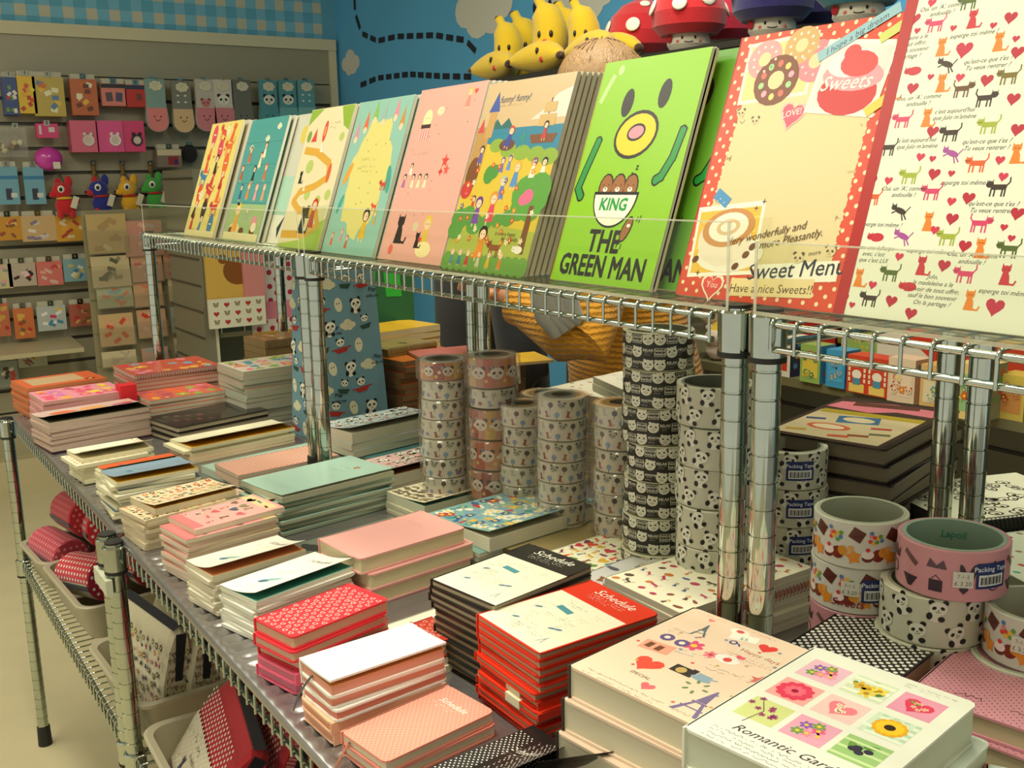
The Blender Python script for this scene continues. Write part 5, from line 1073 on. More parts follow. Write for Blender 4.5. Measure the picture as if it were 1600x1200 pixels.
def a_candy(P, C, h):
    n = int(C/.034)
    for i in range(n):
        x = (i+.5)*C/n
        P.rect(x-.013, h*.62, .013, .012, '#5c2c22', 1, -.5); P.line([(x-.012, h*.68), (x-.002, h*.74)], .0008, '#3e1c16', 2)
        P.put(star('#dd8a2c', 5, .6), x-.009, h*.27, .016, .2, 1)
        P.ell(x+.004, h*.26, .0055, .004, '#6a2c20', 1); P.ell(x+.004, h*.34, .006, .0045, '#ead8d2', 2); P.ell(x+.004, h*.44, .0022, .0022, '#cf3a34', 3)
        P.ell(x+.014, h*.32, .0065, .0065, '#7a2a1a', 1); P.ell(x+.019, h*.38, .005, .005, '#d08a2c', 2)
        for k in range(9): P.ell(x+.006+.0035*(k % 4)+random.uniform(-.001, .001), h*(.62+.09*(k//4))+random.uniform(-.002, .002), .0022, .0022, ('#d8432c', '#e8b02c', '#5a9a3a', '#4a7ab0', '#e07a80')[k % 5], 2, 0, 8)
        P.poly([(x-.015, h*.50), (x-.009, h*.50), (x-.012, h*.30)], '#dd9a4a', 3)
def a_fashion(P, C, h):
    n = int(C/.024); d = '#3c2c38'
    for i in range(n):
        x = (i+.5)*C/n; q = i % 4
        if q == 0: P.ell(x-.003, h*.6, .0025, .008, d, 1, .3); P.ell(x+.005, h*.58, .003, .009, d, 1, -.3); P.put(heart(d), x-.002, h*.25, .008)
        elif q == 1: P.poly([(x-.008, h*.55), (x+.008, h*.55), (x+.010, h*.78), (x+.005, h*.66), (x, h*.82), (x-.005, h*.66), (x-.010, h*.78)], d, 1); P.ell(x, h*.34, .006, .006, d, 1, 0, 14); P.ell(x, h*.34, .0048, .0048, '#c0858c', 2, 0, 14)
        elif q == 2: P.rect(x-.009, h*.64, .018, .005, '#6a4a48', 1, -.6); P.poly([(x-.009, h*.34), (x+.009, h*.34), (x+.002, h*.12), (x-.002, h*.12)], d, 1)
        else: P.rect(x-.006, h*.16, .012, .011, d, 1); P.line([(x-.004, h*.40), (x, h*.48), (x+.004, h*.40)], .0008, d); P.poly([(x-.009, h*.62), (x-.006, h*.8), (x, h*.68), (x+.006, h*.8), (x+.009, h*.62)], '#5a4450', 1)
def packlabel(P, u, h, w=.034):
    P.rect(u-w/2, h*.28, w, h*.5, '#1d2c62', 6); P.text('Packing Tape', u, h*.62, .0065, '#d9dbe0', 7, .01); P.rect(u-w*.42, h*.33, w*.84, h*.22, '#d6d7d2', 7)
    for k in range(17): P.rect(u-w*.36+k*w*.043, h*.36, .0006 if k % 3 else .0011, h*.15, '#2a2a2a', 8)
def price(P, u, v):
    P.rect(u-.0085, v-.007, .017, .015, '#cfcdbf', 9); P.text('7-1-2', u, v+.002, .0048, '#6a6a66', 10); P.text('\u00a3 3.20', u, v-.005, .0058, '#5a5a58', 10)
def angcam(x, y): return math.atan2(-y, -x)
def tower_of(proto, desc, stackname, x, y, n, h, label_top, jit=.002, z0=TT, rots=None, skip_first=True):
    """proto itself becomes the lowest roll; copies go on top"""
    for k in range(n):
        i = n-1-k; lab = label_top if i == 0 else f"{desc}, {ORD[i]} in {stackname}"
        loc = (x+random.uniform(-jit, jit), y+random.uniform(-jit, jit), z0+k*h)
        rz = angcam(x, y)+(rots[k] if rots else random.uniform(-.5, .5))
        if k == 0: proto.location = loc; proto.rotation_euler = (0, 0, rz); proto['label'] = lab; proto['group'] = stackname
        else: copy_thing(proto, loc, rz, lab, stackname)
P48, OD = .048, .091; R48 = OD/2; U0 = 0
pb_ = tape_proto('', (0, 0, 0), OD, P48, .037, '#26251c', ring_art(R48, P48, a_blackpanda), core='#8a8a72', rim='#c9c6a4')
tower_of(pb_, 'black packing tape roll of white panda faces', 'the tall black panda tape tower', .872, .965, 7, P48, 'black tape roll of white panda faces, top of the tallest tape tower', jit=.004)
pw_ = tape_proto('', (0, 0, 0), OD, P48, .037, '#bdbca6', ring_art(R48, P48, a_whitepanda), core='#6f6f62', rim='#c5c3aa')
tower_of(pw_, 'milky tape roll with lying pandas', 'the tower left of the twin posts', .855, .845, 6, P48, 'milky tape roll with lying pandas, top roll just left of the twin posts', jit=.004)
PI = ring_art(R48, P48, a_whitepanda); packlabel(PI, 0+.013, P48)
pi_ = tape_proto('', (0, 0, 0), OD, P48, .037, '#bdbca6', PI, core='#9a9a86', rim='#c5c3aa')
tower_of(pi_, 'panda tape roll with blue packing label', 'the tower right of the twin posts', .985, .842, 4, P48, 'milky panda tape roll with blue Packing Tape label, right of the twin posts', rots=[.35, .1, .0, .0])
# candy tapes
PJ1 = ring_art(R48, P48, a_candy)
j1 = tape_proto('tape roll printed with sweets and chocolate, topmost behind the black dotted book', (.842, .627, TT+3*P48), OD+.001, P48, .040, '#cfcbbf', PJ1, core='#a9ac96', rim='#c9c9b4', rotz=angcam(.85, .63)-.3)
PJ2 = ring_art(R48, P48, a_candy); packlabel(PJ2, .022, P48); price(PJ2, -.006, P48*.55); PJ2.text('Sweets', -.008, P48*.16, .011, '#8a2c34', 9, .01, .3)
j2 = tape_proto('tape roll of sweets with 3.20 price sticker and blue label, second from top', (.843, .629, TT+2*P48), OD+.001, P48, .040, '#cfcbbf', PJ2, core='#a9ac96', rim='#c9c9b4', rotz=angcam(.85, .63))
PK1 = ring_art(R48, P48, a_fashion)
for k, nm in ((1, 'pink fashion-print tape roll under the two sweet-print rolls'), (0, 'pink fashion-print tape roll at the foot of the sweet-print rolls')):
    tape_proto(nm, (.843, .629, TT+k*P48), OD+.001, P48, .040, '#c0858c', PK1, core='#a9ac96', rim='#c99298', rotz=angcam(.85, .63)-.4*k)
# pink roll on a panda roll
PKK = ring_art(.0495, P48, a_fashion); packlabel(PKK, .036, P48, .03); price(PKK, .010, P48*.45)
tape_proto('pink tape roll printed with crowns and shoes, 3.20 sticker, green lettering inside', (.848, .528, TT+3*P48+.001), .099, P48, .042, '#c98c92', PKK, core='#8fa592', rim='#c98f94', rotz=angcam(.85, .53), thick=.0035, coretext=('Lapoll', '#3f8a6a'))
for k in range(3):
    tape_proto(('milky panda tape roll right beneath the pink crown tape', 'milky panda tape roll lying two below the pink crown tape', 'milky panda tape roll at the foot below the pink crown tape')[2-k], (.836+.003*k, .545-.002*k, TT+k*P48), OD+.006, P48, .039, '#c5c4ae', ring_art(.0485, P48, a_whitepanda), core='#9a9a86', rim='#cfcdb4', rotz=angcam(.85, .55)-.3*k)
PL = ring_art(R48, P48, a_candy); price(PL, .006, P48*.5)
for k in range(3):
    tape_proto(('tape roll of sweets cut by the right frame edge', 'tape roll of sweets second down at the right frame edge', 'tape roll of sweets at the foot by the right frame edge')[2-k], (.868-.008*(2-k), .452+.006*(2-k), TT+k*P48-.0), OD, P48, .040, '#c9c5b8', PL, core='#a9ac96', rim='#c9c9b4', rotz=angcam(.86, .45)-.2*k)
# small wrapped rolls
def small(h): return tape_proto('', (0, 0, 0), .071, h, .026, '#c5c0aa', ring_art(.0355, h, a_small), core='#7a7460', rim='#a8a28c', wrap=.005)
SH = .0312
sm_ = small(SH); used = [False]
def small_tower(x, y, n, desc, sname, top, z0=TT, first=None):
    global sm_
    if not used[0]: p = sm_; used[0] = True
    else: p = copy_thing(sm_, (x, y, z0))
    tower_of(p, desc, sname, x, y, n, SH, top, jit=.0025, z0=z0)
small_tower(.865, 1.165, 7, 'small wrapped cat-print tape roll', 'the wide small-tape tower left of the black pandas', 'small wrapped cat-print tape roll topping the second tower left of the black pandas')
small_tower(.897, 1.072, 7, 'small wrapped cat-print tape roll', 'the small-tape tower touching the black pandas', 'small wrapped cat-print tape roll topping the tower touching the black pandas')
small_tower(.868, 1.268, 6, 'small wrapped cat-print tape roll', 'the third tower left of the black pandas', 'small wrapped cat-print tape roll on the lowest front tower')
small_tower(.940, 1.310, 6, 'small wrapped cat-print tape roll', 'the half-hidden small-tape tower at the back', 'small wrapped cat-print tape roll half hidden behind the front towers')
small_tower(.795, 1.385, 7, 'small wrapped cat-print tape roll', 'the leftmost small-tape tower', 'small wrapped cat-print tape roll, second down in the leftmost tape tower')
ao = tape_proto('small wrapped orange and red tape roll capping the leftmost tape tower', (.795, 1.385, TT+7*SH), .071, SH, .026, '#b07a55', ring_art(.0355, SH, a_orange), core='#7a7460', rim='#8a8a80', wrap=.007, rotz=2)
ob = tape_proto('wide wrapped orange panda tape roll topping the tallest small tower', (.845, 1.318, TT+2*SH+3*P48+.005), .075, P48, .027, '#b07a60', ring_art(.0375, P48, a_orange), core='#7a7460', rim='#8a7a68', wrap=.007, rotz=angcam(.85, 1.32)-.35)
for k, (z, nm) in enumerate(((SH+.001, 'wide wrapped orange panda tape roll, lowest wide one in its tower'), (SH+P48+.002, 'wide wrapped orange panda tape roll, second from its tower foot'), (SH+2*P48+.003, 'wide wrapped orange panda tape roll, third from its tower foot'))):
    copy_thing(ob, (.845, 1.318, TT+z), 1.3*k+2, nm, None)
copy_thing(sm_, (.845, 1.318, TT+SH+3*P48+.004), 2.0, 'small cat-print tape roll sandwiched between wide orange panda rolls', None)
copy_thing(sm_, (.846, 1.318, TT), 1.0, 'small cat-print tape roll at the foot of the orange panda tower', None)

# ================================================================ blue panda bag
bgT = Matrix.Translation((.80, 1.905, TT)) @ Matrix.Rotation(R(3), 4, 'Z')
bag = thing('gift_bag', 'tall blue paper bag printed with flying pandas, behind the double riser posts', 'gift bag', T=bgT)
m = MB('paper'); BW, BD, BH = .165, .13, .37
A = [(0, 0), (BW, 0), (BW, BD), (0, BD)]
c0 = '#6a8e99'
vs = [(x, y, 0) for x, y in A]+[(.010 if x == 0 else BW-.012, .02 if y == 0 else BD-.03, BH) for x, y in A]
m.add(vs, [(0, 1, 5, 4), (1, 2, 6, 5), (2, 3, 7, 6), (3, 0, 4, 7), (3, 2, 1, 0)], c0)
PBg = Pic(); mo = [pandabody('#1d1c1a', '#e3dfcc'), Pic().put(pandam('#e3dfcc', '#1d1c1a'), 0, .3, .7).poly([(-.6, -.1), (.6, -.1), (.35, -.4), (-.35, -.4)], '#a8322c', 2).rect(-.8, -.15, 1.6, .08, '#a8322c', 3), Pic().put(cloudm('#cfc9a8'), 0, 0, 1.3), Pic().ell(0, 0, .32, .5, '#d5d0b0', 1).ell(-.1, .1, .04, .06, '#333333', 2).ell(.1, .1, .04, .06, '#333333', 2), Pic().put(pandam('#e3dfcc', '#1d1c1a'), 0, .35, .6).poly([(-.5, -.1), (.5, .0), (.3, -.35), (-.3, -.35)], '#2f4a3a', 2)]
for k, (x, y) in enumerate([(.02+.043*i+(.02 if j % 2 else 0), .02+.043*j) for j in range(8) for i in range(5)]):
    if x < BW-.02: PBg.put(mo[(k*2+k//5) % 5], x, y, .030, random.uniform(-.25, .25))
for k in range(4): PBg.text('Play', .05+.10*(k % 2), .09+.07*k, .012, '#2a2a2a', 2, .01); PBg.text('with me', .05+.10*(k % 2), .078+.07*k, .010, '#2a2a2a', 2, .01)
m.pic(PBg, lambda x, z, l: (x*(1-.1*z/BH)+.010*z/BH, .02*z/BH-.0003*l, z))
PB2 = Pic()
for k, (x, y) in enumerate([(.02+.043*i+(.01 if j % 2 else 0), .02+.043*j) for j in range(8) for i in range(3)]):
    if x < BD-.01: PB2.put(mo[(k*2+1) % 5], x, y, .030, random.uniform(-.25, .25))
m.pic(PB2, lambda x, z, l: (.010*z/BH-.0003*l, (BD-x)*(1-.25*z/BH)+.02*z/BH, z))
m.build('bag_body', bag)
for yy in (.02, BD-.03):
    m = MB('rubber'); m.tube([(.05, yy, BH-.01), (.055, yy, BH+.01), (.08, yy, BH+.02), (.105, yy, BH+.01), (.11, yy, BH-.01)], .0025, '#2a2620', n=6); m.build('handle', bag)

# ================================================================ goods on the left slat wall
HY = WY-.022
def hook(parent, z, ln, x=0): 
    m = MB('chrome'); m.tube([(x, 0, z), (x, -ln, z-.004), (x, -ln-.006, z+.008)], .0025, CH, n=6); m.box(x-.012, x+.012, -.003, .002, z-.012, z+.012, '#8f9488', 'chrome'); return m.build('peg_hook', parent)
def packet(px, py, w, h, label, name, cat, body, art=None, n=3, depth=.012, gap=.012, matn='gloss', pad='#b8b29c', out=.10, group=None, tilt=0, wrapc=None, win=None):
    """hanging packets; the pixel is the centre of the front packet"""
    for i in range(n):
        y = HY-out+i*(depth+gap) if n > 1 else HY-out
        q = at(px, py, Y=HY-out)
        t = thing(name, label if i == 0 else f"{label}, {ORD[i]} back", cat, (q.x+i*.002, y, q.z), R(tilt), group if i else None)
        m = MB(matn); m.box(-w/2, w/2, 0, depth*.8, -h/2, h/2, body)
        if i == 0 and art: m.pic(art, lambda x, z, l: (x-w/2, -.0003*l, z-h/2))
        m.build('packet', t)
        m = MB('paper'); m.box(-w*.45, w*.45, depth*.3, depth*.4, h/2, h/2+.022, pad); m.build('header_card', t)
        if i == 0: hook(t, h/2+.012, .012 if n == 1 else .01); 
        if i == 0 and n >= 1:
            m = MB('chrome'); m.tube([(0, -.008, h/2+.016), (0, HY-(y)-.001, h/2+.016)], .0024, CH, n=6); m.build('hook_arm', t)
def art_cards(W, H, cs):
    P = Pic()
    for k in range(9): P.rect(random.uniform(.1, .7)*W, random.uniform(.05, .8)*H, W*.22, H*.12, random.choice(cs), 1, random.uniform(-.9, .9))
    return P
def art_band(W, H, top, mid):
    P = Pic(); P.rect(.001, H*.78, W-.002, H*.21, top, 1); P.rect(W*.15, H*.2, W*.7, H*.45, mid, 1); P.ell(W*.5, H*.42, W*.18, H*.15, '#e8d8c0', 2); return P
sq = [('#d8b02c', ['#c8502c', '#2a2a2a', '#d8a02c', '#b83a2a', '#d8c83a'], 42, 148, .075, .16, 'yellow and orange sandwich-shape card pack'), ('#b8a04a', ['#c86a2c', '#d8b03a', '#5a7aa0', '#e0d8b0'], 77, 151, .13, .17, 'orange-topped clear bag of picnic stickers'), ('#b8643a', ['#c86a2c', '#d8b03a', '#6a3a2a', '#e0d8b0'], 132, 152, .115, .16, 'second orange-topped bag of picnic stickers, by the pink packs')]
for body, cs, px, py, w, h, lab in sq: packet(px, py, w, h, lab+' on the slat wall', 'sticker_pack', 'packet', body, art_cards(w, h, cs), n=3)
packet(17, 150, .06, .16, 'blue, red and green striped pack at the left edge of the wall', 'sticker_pack', 'packet', '#3a4a7a', art_cards(.06, .16, ['#6a8a3a', '#a83a2a', '#d8d0c0']), n=4, depth=.02)
packet(178, 148, .11, .10, 'salmon card with two small pictures, hanging left of the red cards', 'card_pack', 'packet', '#cf7a6a', Pic().rect(.018, .02, .03, .04, '#5a4a50', 1, .1).rect(.062, .02, .03, .04, '#4a4a60', 1, -.1).rect(.0, .08, .11, .018, '#2c2a2c', 1), n=3)
packet(213, 150, .10, .10, 'red card with dark header beside the salmon card', 'card_pack', 'packet', '#b83428', Pic().rect(.05, .03, .025, .03, '#6a3a3a', 1).rect(0, .08, .10, .018, '#2c3448', 1), n=3)
# socks
def sock(px, py, label, ctop, cfoot, face, w=.105, h=.265):
    q = at(px, py, Y=HY-.11); t = thing('sock_pair', label, 'socks', (q.x, q.y, q.z))
    m = MB('fabric'); m.prism([(-w*.42, h*.38), (-w*.42, -h*.05), (-w*.5, -h*.3)]+[(w*.5*math.cos(a), -h*.36+w*.45*math.sin(a)) for a in [R(180+22.5*k) for k in range(9)]]+[(w*.5, -h*.3), (w*.42, -h*.05), (w*.42, h*.38)], -.012, .012, ctop, T=Matrix(((1, 0, 0, 0), (0, 0, 1, 0), (0, 1, 0, 0), (0, 0, 0, 1))))
    P = Pic(); P.poly([(w*.47*math.cos(R(180+22.5*k)), -h*.36+w*.43*math.sin(R(180+22.5*k))) for k in range(9)]+[(w*.44, -h*.12), (-w*.44, -h*.12)], cfoot, 1)
    for d in (-.014, .016): P.ell(d, -h*.27, .004, .004, '#2a2420', 3, 0, 8)
    P.line([(-.010, -h*.32), (0, -h*.35), (.012, -h*.32)], .003, '#2a2420', 3)
    if face == 'dots':
        for x, z in ((-.02, .03), (.015, .03), (-.02, 0), (.015, 0)): P.ell(x, z, .007, .004, '#ded8c4', 2)
    if face == 'panda': P.put(pandam('#ded8c4', '#24221e'), 0, .005, .062, 0, 2)
    if face == 'bear': P.put(pandam('#c87a78', '#8a4044'), 0, -.01, .05, 0, 2)
    m.pic(P, lambda x, z, l: (x, -.0122-.0003*l, z)); m.build('sock', t)
    m = MB('paper'); m.prism([(.030*math.cos(a)*(1+.08*math.cos(7*a)), .022*math.sin(a)*(1+.08*math.cos(7*a))) for a in [R(12*k) for k in range(30)]], 0, .001, '#cfc6a8', T=Matrix.Translation((.002, -.016, h*.26)) @ Matrix(((1, 0, 0, 0), (0, 0, 1, 0), (0, 1, 0, 0), (0, 0, 0, 1))))
    P2 = Pic(); scrib(P2, -.014, .006, .028, .006, '#4a463c', 1, 0, 2); m.pic(P2, lambda x, z, l: (x+.002, -.0172, z+h*.26)); m.build('tag_card', t)
    hook(t, h*.38, .02); m = MB('chrome'); m.tube([(0, 0, h*.38), (0, .088, h*.38)], .0024, CH, n=6); m.build('hook_arm', t)
for px, lab, a, b, f in ((243, 'blue-grey sock pair with pink smiling toe', '#7f9a92', '#d8807a', 'plain'), (284, 'grey sock pair with white dots and a tan smiling face', '#77776a', '#cfae80', 'dots'), (320, 'pink bear-face sock pair', '#b8b0a0', '#cc7a80', 'bear'), (348, 'pink and white panda-face sock pair', '#c8c0b0', '#cc7a80', 'panda'), (378, 'dark grey sock pair, plain toe', '#6a6a5e', '#6a6a5e', 'plain'), (419, 'teal sock pair with panda face', '#4f8f94', '#4f8f94', 'panda'), (449, 'second teal sock pair half hidden behind the road notebook', '#4f8f94', '#6aa6a4', 'panda'), (478, 'third teal sock pair, farthest right on the slat wall', '#5a969a', '#7ab0aa', 'dots')):
    sock(px, 158 if px != 284 else 160, lab, a, b, f)
# alarm-clock boxes
for px, c, cc in ((131, '#c85a72', '#cfc0b4'), (173, '#cf4a80', '#e0d0cc'), (207, '#c83a68', '#2a2630')):
    q = at(px, 213, Y=HY-.14); t = thing('clock_box', f"pink boxed alarm clock, {'leftmost' if px == 131 else 'middle, white dial' if px == 173 else 'rightmost with black rim'} of the three pink boxes", 'boxed clock', (q.x, q.y, q.z))
    m = MB('gloss'); m.box(-.055, .055, 0, .12, -.07, .07, c, T=Matrix.Rotation(R(-4), 4, 'Z')); m.build('box', t)
    m = MB('plastic'); m.lathe([(.0001, .006), (.018, .006), (.018, .008), (.025, .008), (.026, 0)], cc, n=20, T=Matrix.Translation((.018, -.001, -.018)) @ Matrix.Rotation(R(90), 4, 'X'), cols=['#c9b8a8', cc, cc, cc])
    for dx in (-.014, .014): m.ball((.018+dx, -.004, .010), .009, cc, n=10, k=6)
    m.build('clock', t)
q = at(74, 203, Y=HY-.1); t = thing('camera_box', 'small bright pink toy camera hanging left of the clock boxes', 'toy', (q.x, q.y, q.z)); m = MB('plastic'); m.box(-.045, .045, 0, .04, -.035, .028, '#cf3a70'); m.box(.005, .03, -.002, 0, -.01, .012, '#c9c0b8'); m.box(-.035, -.025, -.002, 0, -.02, .02, '#c9c0b8'); m.build('body', t); hook(t, .03, .01); m = MB('plastic'); m.box(-.015, .012, .008, .03, .028, .040, '#b02a5c'); m.build('strap', t)
# pink dome mirror and clear bags
q = at(76, 248, Y=HY-.1); t = thing('compact_mirror', 'round glossy magenta purse with a small price tag', 'purse', (q.x, q.y, q.z)); m = MB('laminate'); m.ball((0, 0, 0), (.06, .035, .052), '#c03a9a', n=20, k=12); m.build('body', t); m = MB('paper'); m.box(.01, .04, -.036, -.034, -.045, -.015, '#cfc6b8'); m.build('price_tag', t)
for px, py, lab in ((-2, 222, 'clear bag with black and white trinkets at the far left edge'), (26, 222, 'clear bag with small brown and white trinkets')):
    q = at(px, py, Y=HY-.08); t = thing('trinket_bag', lab, 'packet', (q.x, q.y, q.z)); m = MB('film'); m.box(-.045, .045, 0, .03, -.065, .065, '#c9bfa0'); m.build('clear_bag', t)
    m = MB('plush')
    for k in range(4): m.ball((random.uniform(-.025, .025), .015, random.uniform(-.05, .0)), .014, ('#d8d0b8', '#8a6a3a', '#2a2620', '#c8b890')[k], n=8, k=6)
    m.build('trinkets', t); hook(t, .07, .02)
for px in (13, 54): packet(px, 290, .085, .165, 'pale blue blister pack, '+('at the left edge' if px == 13 else 'second from the left edge')+', above the yellow packs', 'blister_pack', 'packet', '#6f9fb0', Pic().rect(.03, .02, .025, .05, '#3a3a4a', 1).rect(.0, .11, .085, .015, '#3a78a0', 1).rect(.05, .03, .025, .02, '#c9c9c0', 2), n=2)
packet(265, 247, .115, .085, 'small brown and cream box pack hanging beneath the grey socks', 'sticker_pack', 'packet', '#7a6a5c', Pic().rect(0, .055, .115, .028, '#c9b894', 1).rect(.05, .01, .05, .04, '#8a2a2a', 1).rect(.08, .015, .015, .02, '#2a2c6a', 2), n=2, depth=.03)
q = at(296, 240, Y=HY-.06); t = thing('black_pouch', 'small black pouch hanging right of the brown and cream pack', 'pouch', (q.x, q.y, q.z)); m = MB('fabric'); m.ball((0, 0, 0), (.04, .02, .045), '#151412'); m.build('body', t); hook(t, .045, .03)
for px in (147, 192, 236):
    q = at(px, 270, Y=HY-.02); t = thing('gold_chain', f"short gold-brown beaded strap, {('left', 'middle', 'right')[(147, 192, 236).index(px)]} of three above the toy dogs", 'strap', (q.x, q.y, q.z)); m = MB('gloss')
    for k in range(7): m.ball((0, 0, .035-.012*k), (.012, .006, .007), '#8a6a2a' if k % 2 else '#7a6440', n=8, k=5)
    m.build('beads', t); hook(t, .045, .03)
# small plush dogs
for px, py, c1, c2, flip, lab in ((102, 308, '#c01c20', '#c01c20', 1, 'small red toy dog with a yellow collar'), (159, 305, '#232a80', '#b8202a', 1, 'small blue and red toy dog'), (204, 304, '#d8a01c', '#d8a01c', 1, 'small yellow toy dog with a white tag'), (243, 300, '#3f9a3a', '#3f9a3a', 1, 'small green toy dog, rightmost of the four')):
    q = at(px, py, Y=HY-.10); t = thing('toy_dog', lab+' hanging on the slat wall', 'soft toy', (q.x, q.y, q.z)); t.scale = (1.3, 1.0, 1.3); m = MB('plush')
    m.ball((0, 0, -.03), (.036, .028, .034), c1); m.ball((.038, 0, -.012), .011, c1, n=8, k=6)
    for dx in (-.02, .018):
        for dy in (-.012, .014): m.ball((dx, dy, -.058), (.011, .011, .017), c1 if dx > 0 else c2, n=8, k=6)
    m.build('body', t)
    m = MB('plush'); m.ball((-.010, -.006, .022), (.034, .030, .030), c1); m.ball((-.038, -.010, .010), (.018, .014, .012), c2, n=10, k=7); m.ball((-.055, -.012, .012), .005, '#1a1614', n=8, k=5); m.build('head', t)
    m = MB('plush'); m.ball((.014, -.006, .052), (.014, .009, .022), c1, n=8, k=6); m.ball((-.018, .010, .050), (.012, .009, .018), c2, n=8, k=6); m.build('ears', t)
    m = MB('plastic'); m.ball((-.016, -.034, .028), (.012, .005, .013), '#e0dccc', n=10, k=6); m.ball((-.018, -.039, .027), (.006, .003, .007), '#151412', n=8, k=5); m.build('eye', t)
    m = MB('fabric'); m.lathe([(.026, -.004), (.028, 0), (.026, .004)], '#d8b02c' if c1 == '#c01c20' else '#b02020', n=16, T=Matrix.Translation((-.004, -.002, -.003))); m.build('collar', t)
    m = MB('paper'); m.box(.02, .04, -.032, -.031, -.03, .012, '#cfc6ac', T=Matrix.Rotation(R(20), 4, 'Y')); m.build('paper_tag', t)
    m = MB('chrome'); m.tube([(0, 0, .05), (0, .05, .075), (0, .098, .075)], .0022, CH, n=6); m.build('peg_hook', t)
# flat packs, three rows
rows = [((13, 357), .11, .105, '#c9903a', ['#c85a3a', '#e0c080', '#8a5a3a'], 'golden sticker packet with round window at the left edge'), ((61, 357), .145, .115, '#c9a878', ['#c9c0b0', '#e0d8c8', '#8a7a90'], 'cream packet with silver glitter and tiny beads'), ((114, 357), .145, .115, '#cf9a3c', ['#a8603a', '#d8a040', '#b04a3a', '#e0c8a0'], 'orange doughnut-print packet, rightmost of its row'),
        ((2, 432), .09, .11, '#c9b88a', ['#8a9a8a', '#d8a0a0'], 'pale packet at the left edge, second row'), ((35, 429), .115, .105, '#b9a894', ['#a82a2a', '#3a2a24', '#5a7a3a', '#e0c0c0'], 'red-topped cherry pack in the second row'), ((78, 427), .110, .110, '#cf7468', ['#e0a090', '#c84a4a', '#d8b0a0'], 'coral pink square pack in the second row'), ((119, 422), .110, .105, '#7fa4a8', ['#c8b46a', '#d8d8c0', '#4a7aa0'], 'blue and lime animal pack, rightmost of the second row'),
        ((2, 500), .07, .15, '#c06a4a', ['#c8a04a', '#a83a3a'], 'tall orange pack at the left edge, third row'), ((38, 505), .085, .14, '#c9703c', ['#b83a2a', '#d8a850', '#7a5a3a'], 'orange hanging pack with red oval in the third row'), ((81, 497), .125, .115, '#b3b8b0', ['#c83a6a', '#4a8aa0', '#d8c04a', '#e8e4da'], 'shiny round-sticker packet in the third row'), ((127, 492), .105, .105, '#a8604a', ['#b83a3a', '#c8a060', '#7a5a3a'], 'brown and red busy packet, rightmost of the third row'),
        ((10, 585), .10, .12, '#8f9488', ['#c84a3a', '#3a4a3a', '#e0dcc8'], 'white and red speckled pack at the lower left'), ((51, 563), .125, .06, '#a8ac94', ['#c8b04a', '#8a4a3a', '#5a7a8a'], 'low oblong pack hanging alone in the bottom row')]
for (px, py), w, h, body, cs, lab in rows: packet(px, py, w, h, lab, 'sticker_pack', 'packet', body, art_cards(w, h, cs), n=1, depth=.02, out=.07, matn='laminate')
# memo pads in clear pockets
pads = [(168, 365, .17, .175, '#b9a06a', ['#a88a5a', '#c8b88a'], 'tan memo pad, upper left of the pocket display'), (225, 372, .17, .16, '#c08a74', ['#c86a5a', '#d8a890', '#b8a0a0'], 'large blurred pink memo pad, upper right of the pocket display'), (174, 424, .165, .14, '#bfb088', ['#5a5a44', '#8a8060'], 'cream memo pad with a tower drawing'), (230, 418, .14, .13, '#bb9274', ['#b8705a', '#c8a888'], 'rosy memo pad in the second pocket row'), (280, 412, .14, .13, '#b98a70', ['#b8604a', '#c8a080'], 'dusty pink memo pad, right pocket of the second row'),
        (180, 463, .155, .10, '#a9a888', ['#c87a5a', '#7aa0a0'], 'teal-bordered memo pad in the third row'), (232, 460, .13, .11, '#c39a72', ['#d87a5a', '#c8905a'], 'peach memo pad in the third row'), (285, 449, .125, .12, '#c6b78c', ['#3a4a3a', '#b85a6a', '#a84a5a'], 'calendar-style memo pad with a red top edge'), (183, 515, .15, .145, '#c9a878', ['#c8502c', '#d8a080'], 'memo pad with an orange-red awning picture'), (238, 505, .13, .13, '#c69a74', ['#c83a2a', '#d8a890'], 'memo pad with a red heart corner'), (289, 498, .125, .12, '#8f9a86', ['#2a2420', '#5a5a4a', '#b8c8c0'], 'photo memo pad of a dark street view'), (187, 560, .15, .07, '#c9bb94', ['#b8a888'], 'cream pad at the bottom left pocket'), (243, 555, .12, .075, '#b8907a', ['#c87a7a', '#8aa0a0'], 'pinkish pad at the bottom middle pocket'), (292, 538, .115, .07, '#b9a084', ['#c8605a', '#d8b8a0'], 'floral pad at the bottom right pocket')]
for px, py, w, h, body, cs, lab in pads:
    q = at(px, py, Y=WY-.34); t = thing('memo_pad', lab, 'memo pad', (q.x, q.y, q.z))
    m = MB('paper'); P = art_cards(w, h, cs); m.box(-w/2, w/2, 0, .012, -h/2, h/2, body, T=Matrix.Rotation(R(-6), 4, 'X')); m.pic(P, lambda x, z, l: (x-w/2, -.001-.0003*l+(z-h/2)*.105, z-h/2)); m.build('pad', t)
    m = MB('film'); m.box(-w/2-.006, w/2+.006, -.012, -.010, -h/2-.004, h*.1, '#c9bfa0'); m.build('clear_pocket', t)
t = thing('pocket_display', 'clear pocket rack of memo pads against the slat wall', 'display rack', (0, WY-.32, 0)); 
q0, q1 = at(140, 600, Y=WY-.32), at(312, 330, Y=WY-.32); q0.x = at(141, 460, Y=WY-.32).x; q1.x = at(312, 460, Y=WY-.32).x; m = MB('plastic'); m.box(q0.x, q1.x, .02, .03, q0.z-.1, q1.z+.02, '#8f8768'); m.build('back_panel', t)
for k in range(5): z = q0.z-.08+(q1.z-q0.z)*k/5; m = MB('acrylic'); m.box(q0.x, q1.x, -.03, .02, z, z+.004, '#ffffff'); m.build('ledge', t)
